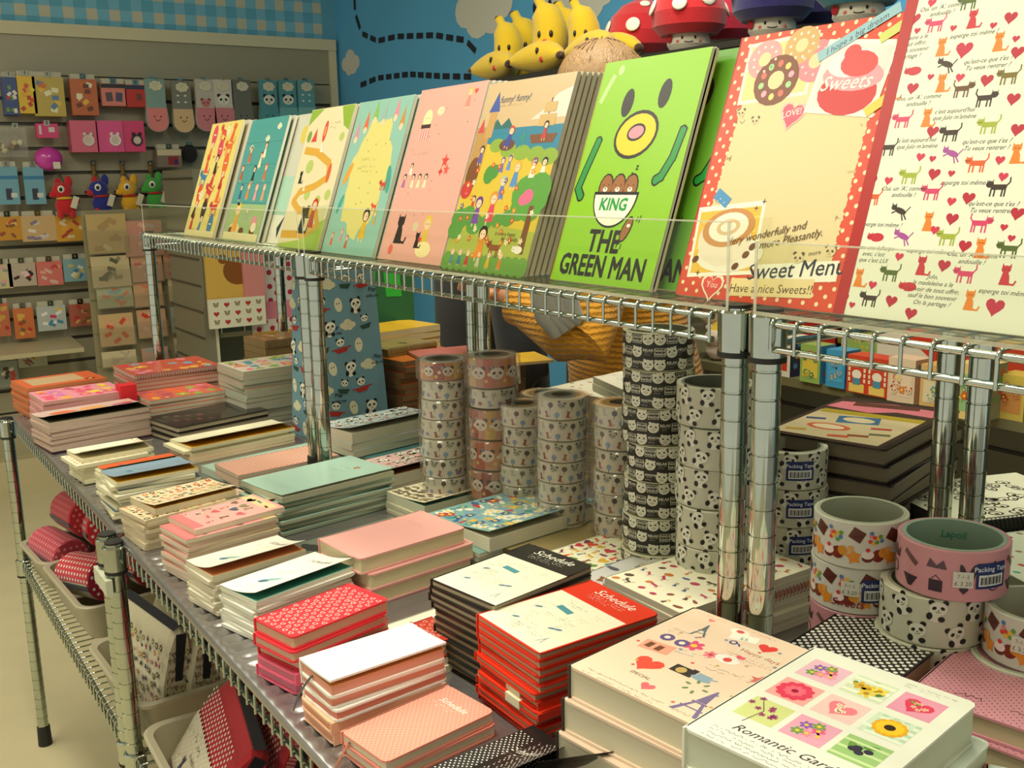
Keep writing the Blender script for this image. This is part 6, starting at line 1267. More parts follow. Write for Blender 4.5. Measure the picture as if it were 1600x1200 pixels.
m = MB('plastic'); m.box(q0.x+.03, q0.x+.06, .0, .30, 0, q0.z-.1, '#8f8768'); m.box(q1.x-.06, q1.x-.03, .0, .30, 0, q0.z-.1, '#8f8768'); m.box(q0.x, q1.x, .0, .30, q0.z-.12, q0.z-.1, '#8f8768'); m.build('stand', t)

# free-standing slat panel with pouches and cards on a wire grid
gy = 4.25; a0, a1 = at(340, 545, Y=gy), at(328, 385, Y=gy)
t = thing('grid_stand', 'white-edged grey slat stand carrying tan and spotted pads', 'display stand', (a0.x, gy, 0))
m = MB('plastic'); m.box(-.05, .0, -.01, .42, .0, 1.42, '#77735e'); m.box(-.006, .004, -.018, -.01, .0, 1.42, '#c9c4aa')
for k in range(9): m.box(-.054, -.05, -.01, .42, .5+.11*k, .507+.11*k, '#3a3828')
m.build('side_panel', t)
m = MB('plastic'); m.box(0, .75, .40, .42, 0, 1.42, '#7f7a62'); m.build('back_panel', t)
m = MB('plastic'); m.box(0, .75, .0, .40, .72, .74, '#8f8a70'); m.build('tray', t)
m = MB('plastic')
for z in (.80, .98, 1.16): m.tube([(.02, -.012, z), (.72, -.012, z)], .0025, '#cfcab0', n=6)
for k in range(8): m.tube([(.02+.1*k, -.012, .74), (.02+.1*k, -.012, 1.16)], .0025, '#cfcab0', n=6)
m.build('wire_grid', t)
for px, py, w, h, body, cs, lab in ((368, 440, .24, .30, '#c9a24a', ['#c8923a', '#d8c08a', '#c9a050'], 'mustard pad with a brown round patch, behind the far riser legs'), (397, 425, .09, .26, '#c98078', ['#c86a6a', '#d8a0a0'], 'slim pink pad beside the mustard one'), (372, 488, .24, .12, '#d5cfb4', ['#b83a3a', '#7a9a6a', '#5a4a34', '#b83a3a'], 'white card with rows of hearts and small animals'), (432, 470, .22, .34, '#d0c4b4', ['#b8303c', '#c8404a', '#d8a0a0', '#c8902c'], 'white pad with big red dots and a pink band, right of the mustard pad')):
    q = at(px, py, Y=gy-.05-(.03 if h < .2 else 0)-(.024 if w < .1 else 0)+(.024 if 'band' in lab else 0)); tt = thing('memo_pad', lab, 'memo pad', (q.x, q.y, q.z)); m = MB('paper'); m.box(-w/2, w/2, 0, .02, -h/2, h/2, body)
    P = Pic()
    if 'round patch' in lab: P.ell(w*.55, h*.65, .062, .058, '#7f4c1e', 1, 0, 18); P.ell(w*.30, h*.82, .02, .02, '#7f4c1e', 1); P.ell(w*.8, h*.82, .02, .02, '#7f4c1e', 1)
    elif 'hearts' in lab:
        for j in range(3):
            for i in range(5): P.put(heart('#a8322c') if (i+j) % 2 else pandam('#a89a7a', '#5a4a34'), w*(.12+.19*i), h*(.2+.3*j), .024)
    elif 'red dots' in lab:
        dots(P, w, h, .06, .012, '#a8283a'); P.rect(.001, h*.28, w-.002, h*.22, '#cf7a84', 3); P.rect(.001, .001, w-.002, h*.12, '#c8902c', 3)
    m.pic(P, lambda x, z, l: (x-w/2, -.0004*l, z-h/2)); m.build('pad', tt)

# ================================================================ soft toys on the gondola
PZ = 1.660
def banana(px, py, label, s=1.0, lie=0, rz=0, X=1.93):
    q = at(px, py, X=X); t = thing('banana_toy', label, 'soft toy', (q.x, q.y, PZ if not lie else PZ+.002))
    if lie: t.rotation_euler = (0, 0, R(rz))
    m = MB('plush'); L_ = .215*s; pts = []; rs = []
    for i in range(12):
        u = i/11; bend = .035*math.sin(math.pi*u)*s
        pts.append((bend*.5-.02, -bend if not lie else bend, L_*u) if not lie else (bend, L_*(u-.5), .042*s+.008*math.sin(math.pi*u)))
        rs.append(s*(.012+.040*math.sin(math.pi*min(1, u*.93+.06))**.6 if u < .9 else .015) if not lie else s*(.010+.036*math.sin(math.pi*u)**.8))
    m.tube(pts, rs, '#d9b41c', n=14)
    m.build('body', t)
    m = MB('plush'); e = Vector(pts[-1]); m.ball(e, (.015*s, .015*s, .008*s), '#4a2c14', n=10, k=6); m.ball(pts[0], (.014*s, .014*s, .012*s), '#4a2c14', n=10, k=6); m.build('tips', t)
    c = Vector(pts[5]); r = rs[5]
    for k, d in enumerate((-.35, .35)):
        m = MB('plastic'); a = math.radians(215)+d; m.ball(c+Vector((math.cos(a)*r*.97, math.sin(a)*r*.97, .012*s)), (.006*s, .006*s, .010*s), '#16130f', n=10, k=6); m.build('eye', t)
    m = MB('plush'); a = math.radians(215); m.ball(c+Vector((math.cos(a)*r, math.sin(a)*r, -.012*s)), .010*s, '#c03020', n=10, k=6); m.build('nose', t)
    return t
for i, (px, lab, s) in enumerate(((572, 'leftmost'), (622, 'second from the left'), (690, 'third from the left'), (748, 'fourth from the left'), (800, 'fifth from the left')) and ((788, 'leftmost', .92), (812, 'second from the left', 1.02), (850, 'middle, tallest', 1.05), (880, 'fourth from the left', 1.0), (905, 'fifth from the left', .9))):
    banana(px, 60, f"upright yellow banana toy with a face, {lab} of the standing ones", s, X=1.97 if i % 2 else 1.90)
for px, lab, rz, X in ((765, 'lying banana toy at the left end of the plush shelf', 0, 1.83), (835, 'lying banana toy with brown tips, in front of the upright ones', 8, 1.82), (915, 'lying banana toy just left of the blond head', -6, 1.82), (948, 'leaning banana toy beside the red mushrooms', 15, 1.90)):
    banana(px, 95, lab, 1.0, 1, rz, X)
def mushroom(px, X, label, cap, s=1.0, spots='#e3dccb'):
    q = at(px, 60, X=X); ang = math.atan2(-q.y, -q.x); t = thing('mushroom_toy', label, 'soft toy', (q.x, q.y, PZ), ang)
    m = MB('plush'); m.lathe([(.0001, 0), (.045*s, .002), (.054*s, .015*s), (.053*s, .030*s), (.044*s, .050*s), (.03*s, .060*s)], '#d8d0ba', n=24); m.build('stem', t)
    m = MB('plush'); m.lathe([(.03*s, .040*s), (.070*s, .038*s), (.090*s, .058*s), (.094*s, .092*s), (.080*s, .132*s), (.052*s, .160*s), (.024*s, .172*s), (.0001, .176*s)], cap, n=30); m.build('cap', t)
    m = MB('plush')
    for a, z, r in ((-.25, .104, .019), (.55, .116, .021), (1.6, .096, .019), (-1.3, .104, .021), (2.6, .104, .019), (.15, .158, .014)):
        rr = .094*s if z < .108 else (.088*s if z < .13 else .054*s); n_ = Vector((math.cos(a), math.sin(a), .35 if z < .13 else 1.4)).normalized()
        T_ = n_.to_track_quat('Z', 'Y').to_matrix().to_4x4(); m = MB('plush'); m.ball((rr*math.cos(a)*.985, rr*math.sin(a)*.985, z*s), (r*s, r*s, .004), spots, n=14, k=6, T=T_); m.build('spot', t)
    m = MB('plastic')
    for d in (-.30, .30): m.ball((.0535*s*math.cos(d), .0535*s*math.sin(d), .028*s), (.003, .003*s, .004*s), '#1a1614', n=8, k=6)
    m.tube([(.0545*s*math.cos(a), .0545*s*math.sin(a), (.021-.004*math.cos(a*5))*s) for a in [-.2+.05*k for k in range(9)]], .0012, '#2a1a14', n=5)
    m.build('face', t)
    for d in (-.52, .52):
        m = MB('plush'); m.ball((.0530*s*math.cos(d), .0530*s*math.sin(d), .020*s), (.003, .005*s, .004*s), '#d87a70', n=10, k=6); m.build('cheek', t)
    m = MB('paper'); m.lathe([(.0001, 0), (.010*s, 0), (.010*s, .001), (.0001, .001)], '#a8242c', n=16, T=Matrix.Translation((.057*s*math.cos(-1.0), .057*s*math.sin(-1.0), .028*s)) @ Matrix.Rotation(-.85, 4, 'Z') @ Matrix.Rotation(R(90), 4, 'Y')); m.build('hang_tag', t)
for px, X, lab, c in ((1003, 2.04, 'red mushroom toy with white spots, leftmost', '#b81a22'), (1076, 1.84, 'large red spotted mushroom toy, centre of the reds', '#c41c24'), (1128, 2.04, 'crimson mushroom toy squeezed between red and navy ones', '#c0203c'), (1206, 1.84, 'navy mushroom toy with white spots, middle of the navy ones', '#241d5e'), (1268, 2.04, 'navy mushroom toy at the right of the navy group, set back', '#221b58'), (1340, 1.84, 'teal mushroom toy right of the navy ones', '#237a90')):
    mushroom(px, X, lab, c, 1.10 if X > 1.9 else .98)

# ================================================================ little cartons and toys on the gondola's middle shelf
def carton(px, X, w, d, h, cf, cs, label, art=None, z=.905, rot=0, m_='gloss'):
    q = at(px, 560, X=X); t = thing('carton', label, 'small carton', (q.x, q.y, z), R(rot))
    m = MB(m_); m.box(0, d, -w/2, w/2, 0, h, cf); m.quad((0, -w/2-.0003, 0), (d, -w/2-.0003, 0), (d, -w/2-.0003, h), (0, -w/2-.0003, h), cs)
    if art: m.pic(art, lambda x, y, l: (-.0003*l, w/2-x, y))
    P = Pic()
    for _ in range(6): P.ell(random.uniform(.2, .8)*d, random.uniform(.15, .85)*h, .007, .007, random.choice(('#d8b040', '#c8503a', '#4a8ab0', '#6a9a4a')), 1)
    m.pic(P, lambda x, y, l: (x, -w/2-.0004-.0003*l, y))
    m.build('box', t)
def ca(w, h, cs, txt=None, tc='#d8432c'):
    P = Pic(); P.rect(w*.12, h*.15, w*.76, h*.5, cs[0], 1)
    for _ in range(7): P.put(random.choice((flower(random.choice(cs)), pandam(cs[0], cs[-1]), kid('#5a3a20', random.choice(cs)))), random.uniform(.2, .8)*w, random.uniform(.2, .8)*h, w*.28, 0, 2)
    if txt: P.text(txt, w*.5, h*.84, h*.12, tc, 5, .02)
    return P
carton(1188, 1.80, .05, .05, .085, '#c8482c', '#d8c8a0', 'orange-red carton between the twin posts', ca(.05, .085, ['#d8c8a0', '#b83a2a', '#3a4a7a']))
carton(1216, 1.80, .07, .06, .092, '#dcd8c4', '#1e2350', 'white, red and navy carton right of the twin posts', ca(.07, .092, ['#c83a2a', '#1e2350']))
carton(1266, 1.79, .055, .05, .085, '#8fae5a', '#3a86ac', 'green and blue carton with round animals', ca(.055, .085, ['#d8c04a', '#c8604a', '#4a8a5a']))
carton(1306, 1.79, .05, .05, .082, '#3f94bc', '#3a86ac', 'bright blue carton with small figures', ca(.05, .082, ['#4aa0c8', '#2a3a7a', '#d8a04a']))
for px, lab in ((1340, 'left one of two red and yellow cartons'), (1372, 'right one of two red and yellow cartons')):
    P = Pic(); P.rect(.006, .002, .038, .018, '#e0c060', 1); P.rect(.004, .060, .042, .012, '#d8b030', 1); P.ell(.025, .040, .012, .010, '#e8dcc8', 2); P.rect(.016, .018, .018, .014, '#4a8aa0', 2)
    for k in range(3): P.rect(.004, .024+.011*k, .005, .008, '#e8d8b0', 2); P.rect(.042, .024+.011*k, .005, .008, '#e8d8b0', 2)
    carton(px, 1.78, .05, .05, .080, '#c8402a', '#c89a8a', lab, P)
carton(1410, 1.77, .062, .05, .090, '#d8c0a0', '#d0a890', 'peach carton with small orange animals', ca(.062, .090, ['#e0c8a8', '#d87a3a', '#b8503a']))
carton(1462, 1.76, .06, .06, .088, '#d0a868', '#c8b8a0', 'tan and teal carton between the rear posts', ca(.06, .088, ['#d8c8a0', '#c8603a', '#5a9a9a']))
carton(1516, 1.74, .06, .075, .105, '#dcbf7a', '#8a8a68', 'tall pale carton with orange corner right of the rear posts', ca(.06, .105, ['#8fb87a', '#d8602c', '#4a90a0', '#d8b050']))
carton(1585, 1.80, .05, .05, .085, '#c8b050', '#a89a60', 'ochre carton at the right end of the shelf', ca(.05, .085, ['#c88a4a', '#a83a2a']))
carton(1262, 1.98, .16, .06, .15, '#a82a22', '#2a1e1c', 'wide dark red box standing in the rear row', Pic().rect(.02, .10, .12, .025, '#d8503a', 1))
carton(1350, 1.97, .13, .06, .16, '#bcb8a0', '#9a9880', 'white and green display box in the rear row', ca(.13, .16, ['#8fae5a', '#4a6a3a', '#c8b04a']))
carton(1415, 1.96, .15, .06, .150, '#d8cdb8', '#c8432a', 'red and white display box with a teal cup', Pic().rect(0, .11, .15, .04, '#c83a28', 1).poly([(.06, .11), (.15, .11), (.15, .05)], '#c83a28', 1).rect(.08, .03, .025, .03, '#3a8a9a', 2).rect(.05, .035, .02, .008, '#c85a3a', 2))
carton(1545, 1.93, .16, .06, .17, '#c8ae3a', '#bdb9a0', 'yellow, red and white display box at the right', Pic().rect(.0, .05, .16, .07, '#b8402a', 1).ell(.04, .085, .03, .025, '#d8c8a8', 2).ell(.04, .085, .018, .014, '#b8402a', 3).rect(.08, .07, .03, .03, '#5a9ab0', 2))
carton(1470, 1.99, .07, .06, .15, '#b8523a', '#8a8a70', 'orange box seen between the rear posts', ca(.07, .15, ['#d8b890', '#c8603a', '#8a4a2a']))
for px, z, c, lab in ((1112, .99, '#c9b58c', 'small tan bear toy in a clear box left of the twin posts'), (1122, .907, '#dccbb4', 'small pale pink-cheeked toy with yellow hat')):
    q = at(px, 540, X=1.84); t = thing('small_toy', lab, 'soft toy', (q.x, q.y, z), math.atan2(-q.y, -q.x))
    m = MB('plush'); m.ball((0, 0, .022), (.026, .030, .024), c); m.build('body', t)
    m = MB('plush'); m.ball((.004, 0, .056), (.030, .034, .028), c)
    for d in (-.022, .022): m.ball((.004, d, .080), .010, c, n=8, k=6)
    m.build('head', t)
    m = MB('plastic')
    for d in (-.012, .012): m.ball((.032, d, .060), .0028, '#1a1512', n=6, k=5)
    m.ball((.034, 0, .052), .003, '#1a1512', n=6, k=5); m.build('face', t)
    if 'hat' in lab: m = MB('plush'); m.lathe([(.026, .074), (.016, .090), (.0001, .100)], '#d8b030', n=14); m.build('hat', t)
q = at(1112, 540, X=1.82); t = thing('clear_box', 'clear plastic box under the small tan bear toy', 'box', (q.x, q.y, .905+.0)); m = MB('film'); m.box(.0, .07, .03, .10, 0, .08, '#b8b49c'); m.build('box', t); q2 = at(1110, 560, X=1.86)

# ================================================================ people
def const_mat(kind, c):
    k = kind+str(c)
    if k in MATS: return MATS[k]
    m = mat(kind).copy(); m.name = kind+'_'+str(len(MATS)); nt = m.node_tree
    a = [n for n in nt.nodes if n.type == 'ATTRIBUTE'][0]; rgb = nt.nodes.new('ShaderNodeRGB'); rgb.outputs[0].default_value = lin(c)
    for l in list(a.outputs['Color'].links): nt.links.new(rgb.outputs[0], l.to_socket)
    MATS[k] = m; return m
def skin(name, J, E, kind, c, parent, root=0, sub=2):
    names = list(J); ix = {k: i for i, k in enumerate(names)}
    me = bpy.data.meshes.new(name); me.from_pydata([tuple(J[k][0]) for k in names], [(ix[a], ix[b]) for a, b in E], [])
    o = bpy.data.objects.new(name, me); col.objects.link(o); o.parent = parent
    md = o.modifiers.new('skin', 'SKIN'); md.use_smooth_shade = True
    for i, k in enumerate(names):
        sv = me.skin_vertices[0].data[i]; r = J[k][1]; sv.radius = r if isinstance(r, tuple) else (r, r); sv.use_root = (i == root)
    s = o.modifiers.new('sub', 'SUBSURF'); s.levels = sub; s.render_levels = sub
    me.materials.append(const_mat(kind, c)); return o
def chain(ks): return list(zip(ks, ks[1:]))
def hand(J, E, pre, wrist, d, palm_n, side):
    """d = pointing direction of the hand, palm_n = palm normal; fingers curl towards palm_n"""
    d = d.normalized(); n = (palm_n-d*palm_n.dot(d)).normalized(); s = d.cross(n)*side
    J[pre+'palm'] = (wrist+d*.055, (.030, .016)); E.append((pre+'wrist', pre+'palm'))
    for k, (off, L_) in enumerate(((.030, .066), (.011, .076), (-.009, .071), (-.028, .056))):
        b = wrist+d*.085+s*off; p1 = b+(d*.9+n*.25)*L_*.42; p2 = p1+(d*.55+n*.8)*L_*.34; p3 = p2+(d*.1+n*.95)*L_*.26
        for q, (p, r) in enumerate(((b, .0092), (p1, .0085), (p2, .0078), (p3, .0062))): J[f'{pre}f{k}{q}'] = (p, r)
        E.append((pre+'palm', f'{pre}f{k}0')); E += chain([f'{pre}f{k}{q}' for q in range(4)])
    b = wrist+d*.030+s*.030+n*.008; p1 = b+(d*.6+s*.7+n*.3)*.034; p2 = p1+(d*.8+s*.2+n*.5)*.028
    for q, (p, r) in enumerate(((b, .012), (p1, .0100), (p2, .0075))): J[f'{pre}t{q}'] = (p, r)
    E.append((pre+'palm', pre+'t0')); E += chain([f'{pre}t{q}' for q in range(3)])
def person(label, base, f, headxy, top, rhand, lhand, sweater, skt, hairc, skc='#b9805c', knit='knit'):
    """f = facing direction; rhand/lhand = wrist positions in the world"""
    root = thing('person', label, 'person', (base.x, base.y, 0)); f = Vector((f[0], f[1], 0)).normalized(); l = Vector((-f.y, f.x, 0)); Z = Vector((0, 0, 1))
    k = top/1.66; hd = Vector((headxy.x-base.x, headxy.y-base.y, 0)); loc = lambda v: Vector((v.x-base.x, v.y-base.y, v.z))
    J, E = {}, []
    def P(a, b, z, bend=0): return f*a+l*b+Z*z*k+hd*bend
    J['pelvis'] = (P(0, 0, .88), .125)
    J['waist'] = (P(.01, 0, 1.02, .15), .115); J['chest'] = (P(.0, 0, 1.22, .5), .125); J['neckb'] = (P(-.01, 0, 1.37, .85), .055); J['neck'] = (P(.0, 0, 1.43, .95), .048)
    J['jaw'] = (P(.02, 0, 1.485, 1), (.070, .074)); J['skull'] = (P(.01, 0, 1.57, 1), (.080, .090)); J['crown'] = (P(.0, 0, 1.615, 1), .05); J['nose'] = (P(.10, 0, 1.53, 1), .012)
    E += chain(['pelvis', 'waist', 'chest', 'neckb', 'neck', 'jaw', 'skull', 'crown']); E.append(('jaw', 'nose'))
    for s, nm in ((1, 'l'), (-1, 'r')):
        J[nm+'hip'] = (P(0, .09*s, .80), .090); J[nm+'knee'] = (P(.02, .10*s, .46), .058); J[nm+'ankle'] = (P(-.01, .11*s, .09), .040); J[nm+'toe'] = (P(.13, .12*s, .035), .034)
        E += chain(['pelvis', nm+'hip', nm+'knee', nm+'ankle', nm+'toe'])
        J[nm+'sho'] = (P(0, .155*s, 1.32, .6), .052); w = loc(lhand if s > 0 else rhand)
        sh = J[nm+'sho'][0]; mid = (sh+w)/2; dd = (w-sh).length; drop = math.sqrt(max(0, .29**2-(dd/2)**2)) if dd < .56 else .02
        J[nm+'elb'] = (mid-Z*drop*.7+l*s*drop*.7-f*.02, .040); J[nm+'wrist'] = (w, .026)
        E += chain(['chest', nm+'sho', nm+'elb', nm+'wrist'])
        dirn = (w-J[nm+'elb'][0]).normalized(); hand(J, E, nm, w, dirn, -Z if dirn.z > -.6 else -l*s, s if dirn.z > -.6 else -s)
    b = skin('body', J, E, 'skin', skc, root)
    # face
    for s in (1, -1):
        m = MB('plastic'); c = P(.076, .028*s, 1.548, 1); m.ball(c, .0105, '#e0dcd0', n=10, k=7); m.ball(c+f*.006, .0058, '#3a2a1c', n=8, k=6); m.build('eye', root)
        m = MB('skin'); m.ball(P(-.005, .086*s, 1.535, 1), (.016, .010, .026), skc, n=12, k=8, T=Matrix.Rotation(math.atan2(f.y, f.x), 4, 'Z')); m.build('ear', root)
    m = MB('skin'); m.tube([P(.088, -.020, 1.495, 1), P(.096, 0, 1.492, 1), P(.088, .020, 1.495, 1)], .004, '#a04a44', n=6); m.build('mouth', root)
    # clothes
    C = {}; CE = []
    C['hem'] = (P(0, 0, .80), .150); C['c0'] = (P(0, 0, .90, .05), .150); C['c1'] = (P(.01, 0, 1.04, .2), .145); C['c2'] = (P(0, 0, 1.22, .5), .150); C['c3'] = (P(-.01, 0, 1.34, .75), .085); C['c4'] = (P(0, 0, 1.385, .85), .062)
    CE += chain(['hem', 'c0', 'c1', 'c2', 'c3', 'c4'])
    for nm in ('l', 'r'):
        a, e_, w = J[nm+'sho'][0], J[nm+'elb'][0], J[nm+'wrist'][0]
        C[nm+'a'] = (a, .072); C[nm+'b'] = ((a+e_)/2, .062); C[nm+'e'] = (e_, .058); C[nm+'w'] = (e_.lerp(w, .86), .044)
        CE += chain(['c2', nm+'a', nm+'b', nm+'e', nm+'w'])
    m = MB(knit); n = 28
    rings = [(P(0, 0, .74), .20, .155), (P(0, 0, .80), .205, .16), (P(0, 0, .92, .08), .20, .155), (P(.01, 0, 1.06, .25), .19, .145), (P(.01, 0, 1.20, .45), .20, .145), (P(0, 0, 1.29, .6), .185, .125), (P(-.01, 0, 1.345, .75), .125, .09), (P(-.01, 0, 1.385, .85), .068, .062), (P(.0, 0, 1.41, .9), .060, .056)]
    vs = []; kw = 1.0 if knit == 'knit' else 1.22
    for c_, a_, b_ in rings:
        if a_ > .18: a_ *= kw
        for j in range(n): t_ = 2*math.pi*j/n; q_ = 1+.02*math.sin(5*t_); vs.append(c_+l*a_*math.cos(t_)*q_+f*b_*math.sin(t_)*q_)
    m.add(vs, [(i*n+j, i*n+(j+1) % n, (i+1)*n+(j+1) % n, (i+1)*n+j) for i in range(len(rings)-1) for j in range(n)], sweater, smooth=True)
    for nm in ('l', 'r'):
        a, e_, w = J[nm+'sho'][0], J[nm+'elb'][0], J[nm+'wrist'][0]; ci = rings[5][0]
        pts = [a.lerp(ci, .35)]; rr_ = [.075]
        for i in range(7): pts.append(a.lerp(e_, i/6) if i < 6 else e_); rr_.append(.074-.010*i/6)
        for i in range(1, 8): pts.append(e_.lerp(w, i/8)); rr_.append(.064-.022*i/8+(.006 if i == 7 else 0))
        m.tube(pts, rr_, sweater, n=18); m.ball(a+Z*.0, .074, sweater, n=18, k=12)
    m.build('sweater' if knit == 'knit' else 'coat', root)
    T_ = {}; TE = []; T_['p'] = (P(0, 0, .84), .135)
    for s, nm in ((1, 'l'), (-1, 'r')):
        T_[nm+'h'] = (P(0, .09*s, .74), .098); T_[nm+'k'] = (P(.02, .10*s, .46), .070); T_[nm+'a'] = (P(-.01, .11*s, .12), .058); TE += chain(['p', nm+'h', nm+'k', nm+'a'])
    skin('trousers', T_, TE, 'fabric', skt, root)
    for s in (1, -1):
        m = MB('rubber'); c = P(.05, .115*s, .04/k); T3 = Matrix.Rotation(math.atan2(f.y, f.x), 4, 'Z'); m.ball(c, (.14, .05, .042), '#2a2420', T=T3); m.build('shoe', root)
    # hair
    m = MB('hair'); c = P(-.012, 0, 1.575, 1); T3 = Matrix.Rotation(math.atan2(f.y, f.x), 4, 'Z')
    m.ball(c, (.104, .094, .098), hairc, n=24, k=16, T=T3); m.ball(P(-.045, 0, 1.50, 1), (.075, .088, .14), hairc, n=20, k=12, T=T3)
    for i in range(70):
        a = random.uniform(0, 6.28); ph = random.uniform(.1, 1.3); d0 = T3 @ Vector((.104*math.sin(ph)*math.cos(a), .094*math.sin(ph)*math.sin(a), .098*math.cos(ph)))
        if d0.dot(f) > .06 and ph > .7: continue
        p0 = c+Vector((d0.x*.25, d0.y*.25, .096)); p1 = c+d0*1.02; p2 = c+Vector((d0.x*1.05, d0.y*1.05, -.06-.04*random.random()))
        m.tube([p0, (p0+p1)/2+d0*.05, p1, p2], [.001, .002, .002, .001], hairc, n=5)
    m.build('hair', root)
    return root, J
pbase = at(1000, 500, fw=2.36); phead = at(932, 110, fw=2.30)
wr = at(800, 486, fw=2.16); wl = at(1010, 560, fw=2.22)
p1r, J1 = person('person in a mustard yellow knitted sweater, blond hair, reaching behind the wire risers', pbase, (-.80, .55), phead, 1.65, Vector((wl.x, wl.y, .96)), Vector((wr.x, wr.y, 1.12)), '#c98a14', '#20201e', '#a8845a')
m = MB('fabric'); c_ = at(852, 478, fw=1.99); b0 = Vector((p1r.location.x, p1r.location.y, 0))
for k in range(4):
    o_ = Vector((.012*k, -.010*k, 0)); m.tube([c_-b0+o_+Vector((0, 0, .12)), c_-b0+o_+Vector((-.01, .01, .05)), c_-b0+o_+Vector((0, -.005, -.02)), c_-b0+o_+Vector((.015, -.02, -.06+.01*k))], [.016, .022, .024, .012], '#8f8d80', n=10)
m.build('scarf_end', p1r)
TQ = at(585, 455, fw=2.66)
p2b = at(765, 500, fw=2.98); p2h = at(765, 300, fw=2.95)
person('person in a black coat, seen only between the wire riser legs', p2b, (-.75, .2), p2h, 1.50, Vector((TQ.x+.03, TQ.y-.03, 1.475)), Vector((p2b.x-.16, p2b.y-.24, .84)), '#0b0b0b', '#0d0d0e', '#2a1a12', knit='fabric')
# green tote
q = TQ; t = thing('tote_bag', 'dark green tote with a bright green long-legged frog shape, behind the blue bag', 'bag', (q.x, q.y, 1.0), math.atan2(-q.y, -q.x))
m = MB('fabric'); m.box(-.03, .03, -.13, .10, 0, .36, '#17552a'); P = Pic()
P.poly([(.07, .16), (.16, .16), (.17, .36), (.06, .36)], '#1f9a24', 1).poly([(.06, .07), (.10, .07), (.11, .20), (.07, .20)], '#1f9a24', 2).poly([(.13, .07), (.17, .07), (.16, .20), (.12, .20)], '#1f9a24', 2).ell(.115, .27, .032, .030, '#c83a4a', 3).ell(.115, .29, .030, .012, '#d8d0c4', 4)
m.pic(P, lambda x, z, l: (.0302+.0003*l, x-.10, z)); m.build('bag_body', t)
for d in (-.028, .028):
    m = MB('fabric'); m.tube([(d, -.07, .35), (d*.8, -.055, .41), (d*.3, .0, .445), (d*.8, .045, .41), (d, .06, .35)], .005, '#17552a', n=6); m.build('strap', t)

# ================================================================ baskets and pouches on the lower shelf
def basket(cx, cy, w, l, h, rz, label, z=.488):
    t = thing('basket', label, 'basket', (cx, cy, z), R(rz)); m = MB('plastic'); n = 6
    def ring(w_, l_, r, z_):
        p = []
        for sx, sy, a0 in ((1, 1, 0), (-1, 1, 90), (-1, -1, 180), (1, -1, 270)):
            for i in range(n): a = R(a0+90*i/(n-1)); p.append((sx*(w_/2-r)+r*math.cos(a), sy*(l_/2-r)+r*math.sin(a), z_))
        return p
    rings = [ring(w-.04, l-.04, .025, 0), ring(w-.008, l-.008, .03, h-.010), ring(w+.010, l+.010, .034, h-.008), ring(w+.012, l+.012, .035, h-.002), ring(w+.004, l+.004, .033, h), ring(w-.014, l-.014, .028, h-.002), ring(w-.044, l-.044, .022, .004)]
    k = 4*n
    for a, b in zip(rings, rings[1:]): m.add(a+b, [(i, (i+1) % k, k+(i+1) % k, k+i) for i in range(k)], '#a79f84', smooth=True)
    m.add(rings[0], [tuple(reversed(range(k)))], '#a79f84'); m.add(rings[-1], [tuple(range(k))], '#a79f84')
    m.build('tub', t); return t
basket(.430, 2.435, .24, .20, .072, 4, 'beige plastic basket farthest left on the lower shelf, holding red striped pouches')
basket(.450, 2.165, .25, .31, .078, 3, 'beige plastic basket of red dotted roll pouches, second from the far end', z=.489)
basket(.452, 1.705, .27, .29, .078, 2, 'beige plastic basket of flower-print pouches behind the table legs')
basket(.445, 1.330, .27, .31, .078, -2, 'beige plastic basket with red dotted pouches at the bottom edge of the photo')
def roll_pouch(loc, d, r, L_, label, bodyc, endc, dotc, zipc='#16141a', half=None, txt=None):
    d = Vector(d).normalized(); T_ = Matrix.Translation(loc) @ d.to_track_quat('Z', 'Y').to_matrix().to_4x4(); t = thing('roll_pouch', label, 'pouch', T=T_)
    m = MB('fabric'); m.lathe([(.0001, 0), (r-.003, 0), (r, .004), (r, L_-.004), (r-.003, L_), (.0001, L_)], bodyc, n=28, cols=[endc, endc, bodyc, endc, endc])
    C = 2*math.pi*r; P = Pic(); f = cyl_fn(r)
    if half:
        for k in range(14): P.rect(C*k/28, .004, C/28, L_-.008, half, 1)
        for i in range(12):
            for j in range(int(L_/.014)): P.ell(C*.5*(i+.5)/12, .010+.014*j+(.007 if i % 2 else 0), .0032, .0032, dotc, 3, 0, 8)
    else:
        for i in range(22):
            for j in range(int(L_/.014)): P.ell(C*(i+.5)/22, .010+.014*j+(.006 if i % 2 else 0), .0032, .0032, dotc, 3, 0, 8)
    m.pic(P, f)
    E_ = Pic()
    for i in range(-3, 4):
        for j in range(-3, 4):
            x, y = i*.013+(.006 if j % 2 else 0), j*.012
            if math.hypot(x, y) < r-.006: E_.ell(x, y, .0034, .0034, dotc, 1, 0, 8)
    m.pic(E_, lambda x, y, l: (x, y, L_+.0004)); m.pic(E_, lambda x, y, l: (y, x, -.0004))
    m.build('body', t)
    z_ = MB('fabric'); a0 = math.pi*1.02
    for k in range(3):
        a, b = a0+k*.09, a0+(k+1)*.09; rr = r+.0015
        z_.quad((rr*math.cos(a), rr*math.sin(a), -.002), (rr*math.cos(b), rr*math.sin(b), -.002), (rr*math.cos(b), rr*math.sin(b), L_+.002), (rr*math.cos(a), rr*math.sin(a), L_+.002), zipc)
    z_.build('zip', t)
RD, WD = '#c2202e', '#e6dccf'
roll_pouch((.372, 2.27, .548), (.22, -1, .18), .045, .17, 'cream roll pouch with red dotted band, lying in the front of its basket', '#d3caa2', '#a8183a', WD, half=RD)
roll_pouch((.455, 2.26, .585), (.25, -1, .02), .045, .17, 'cream and red roll pouch with dotted red end, beside the table legs', '#d3caa2', '#ae1c3a', WD, half=RD)
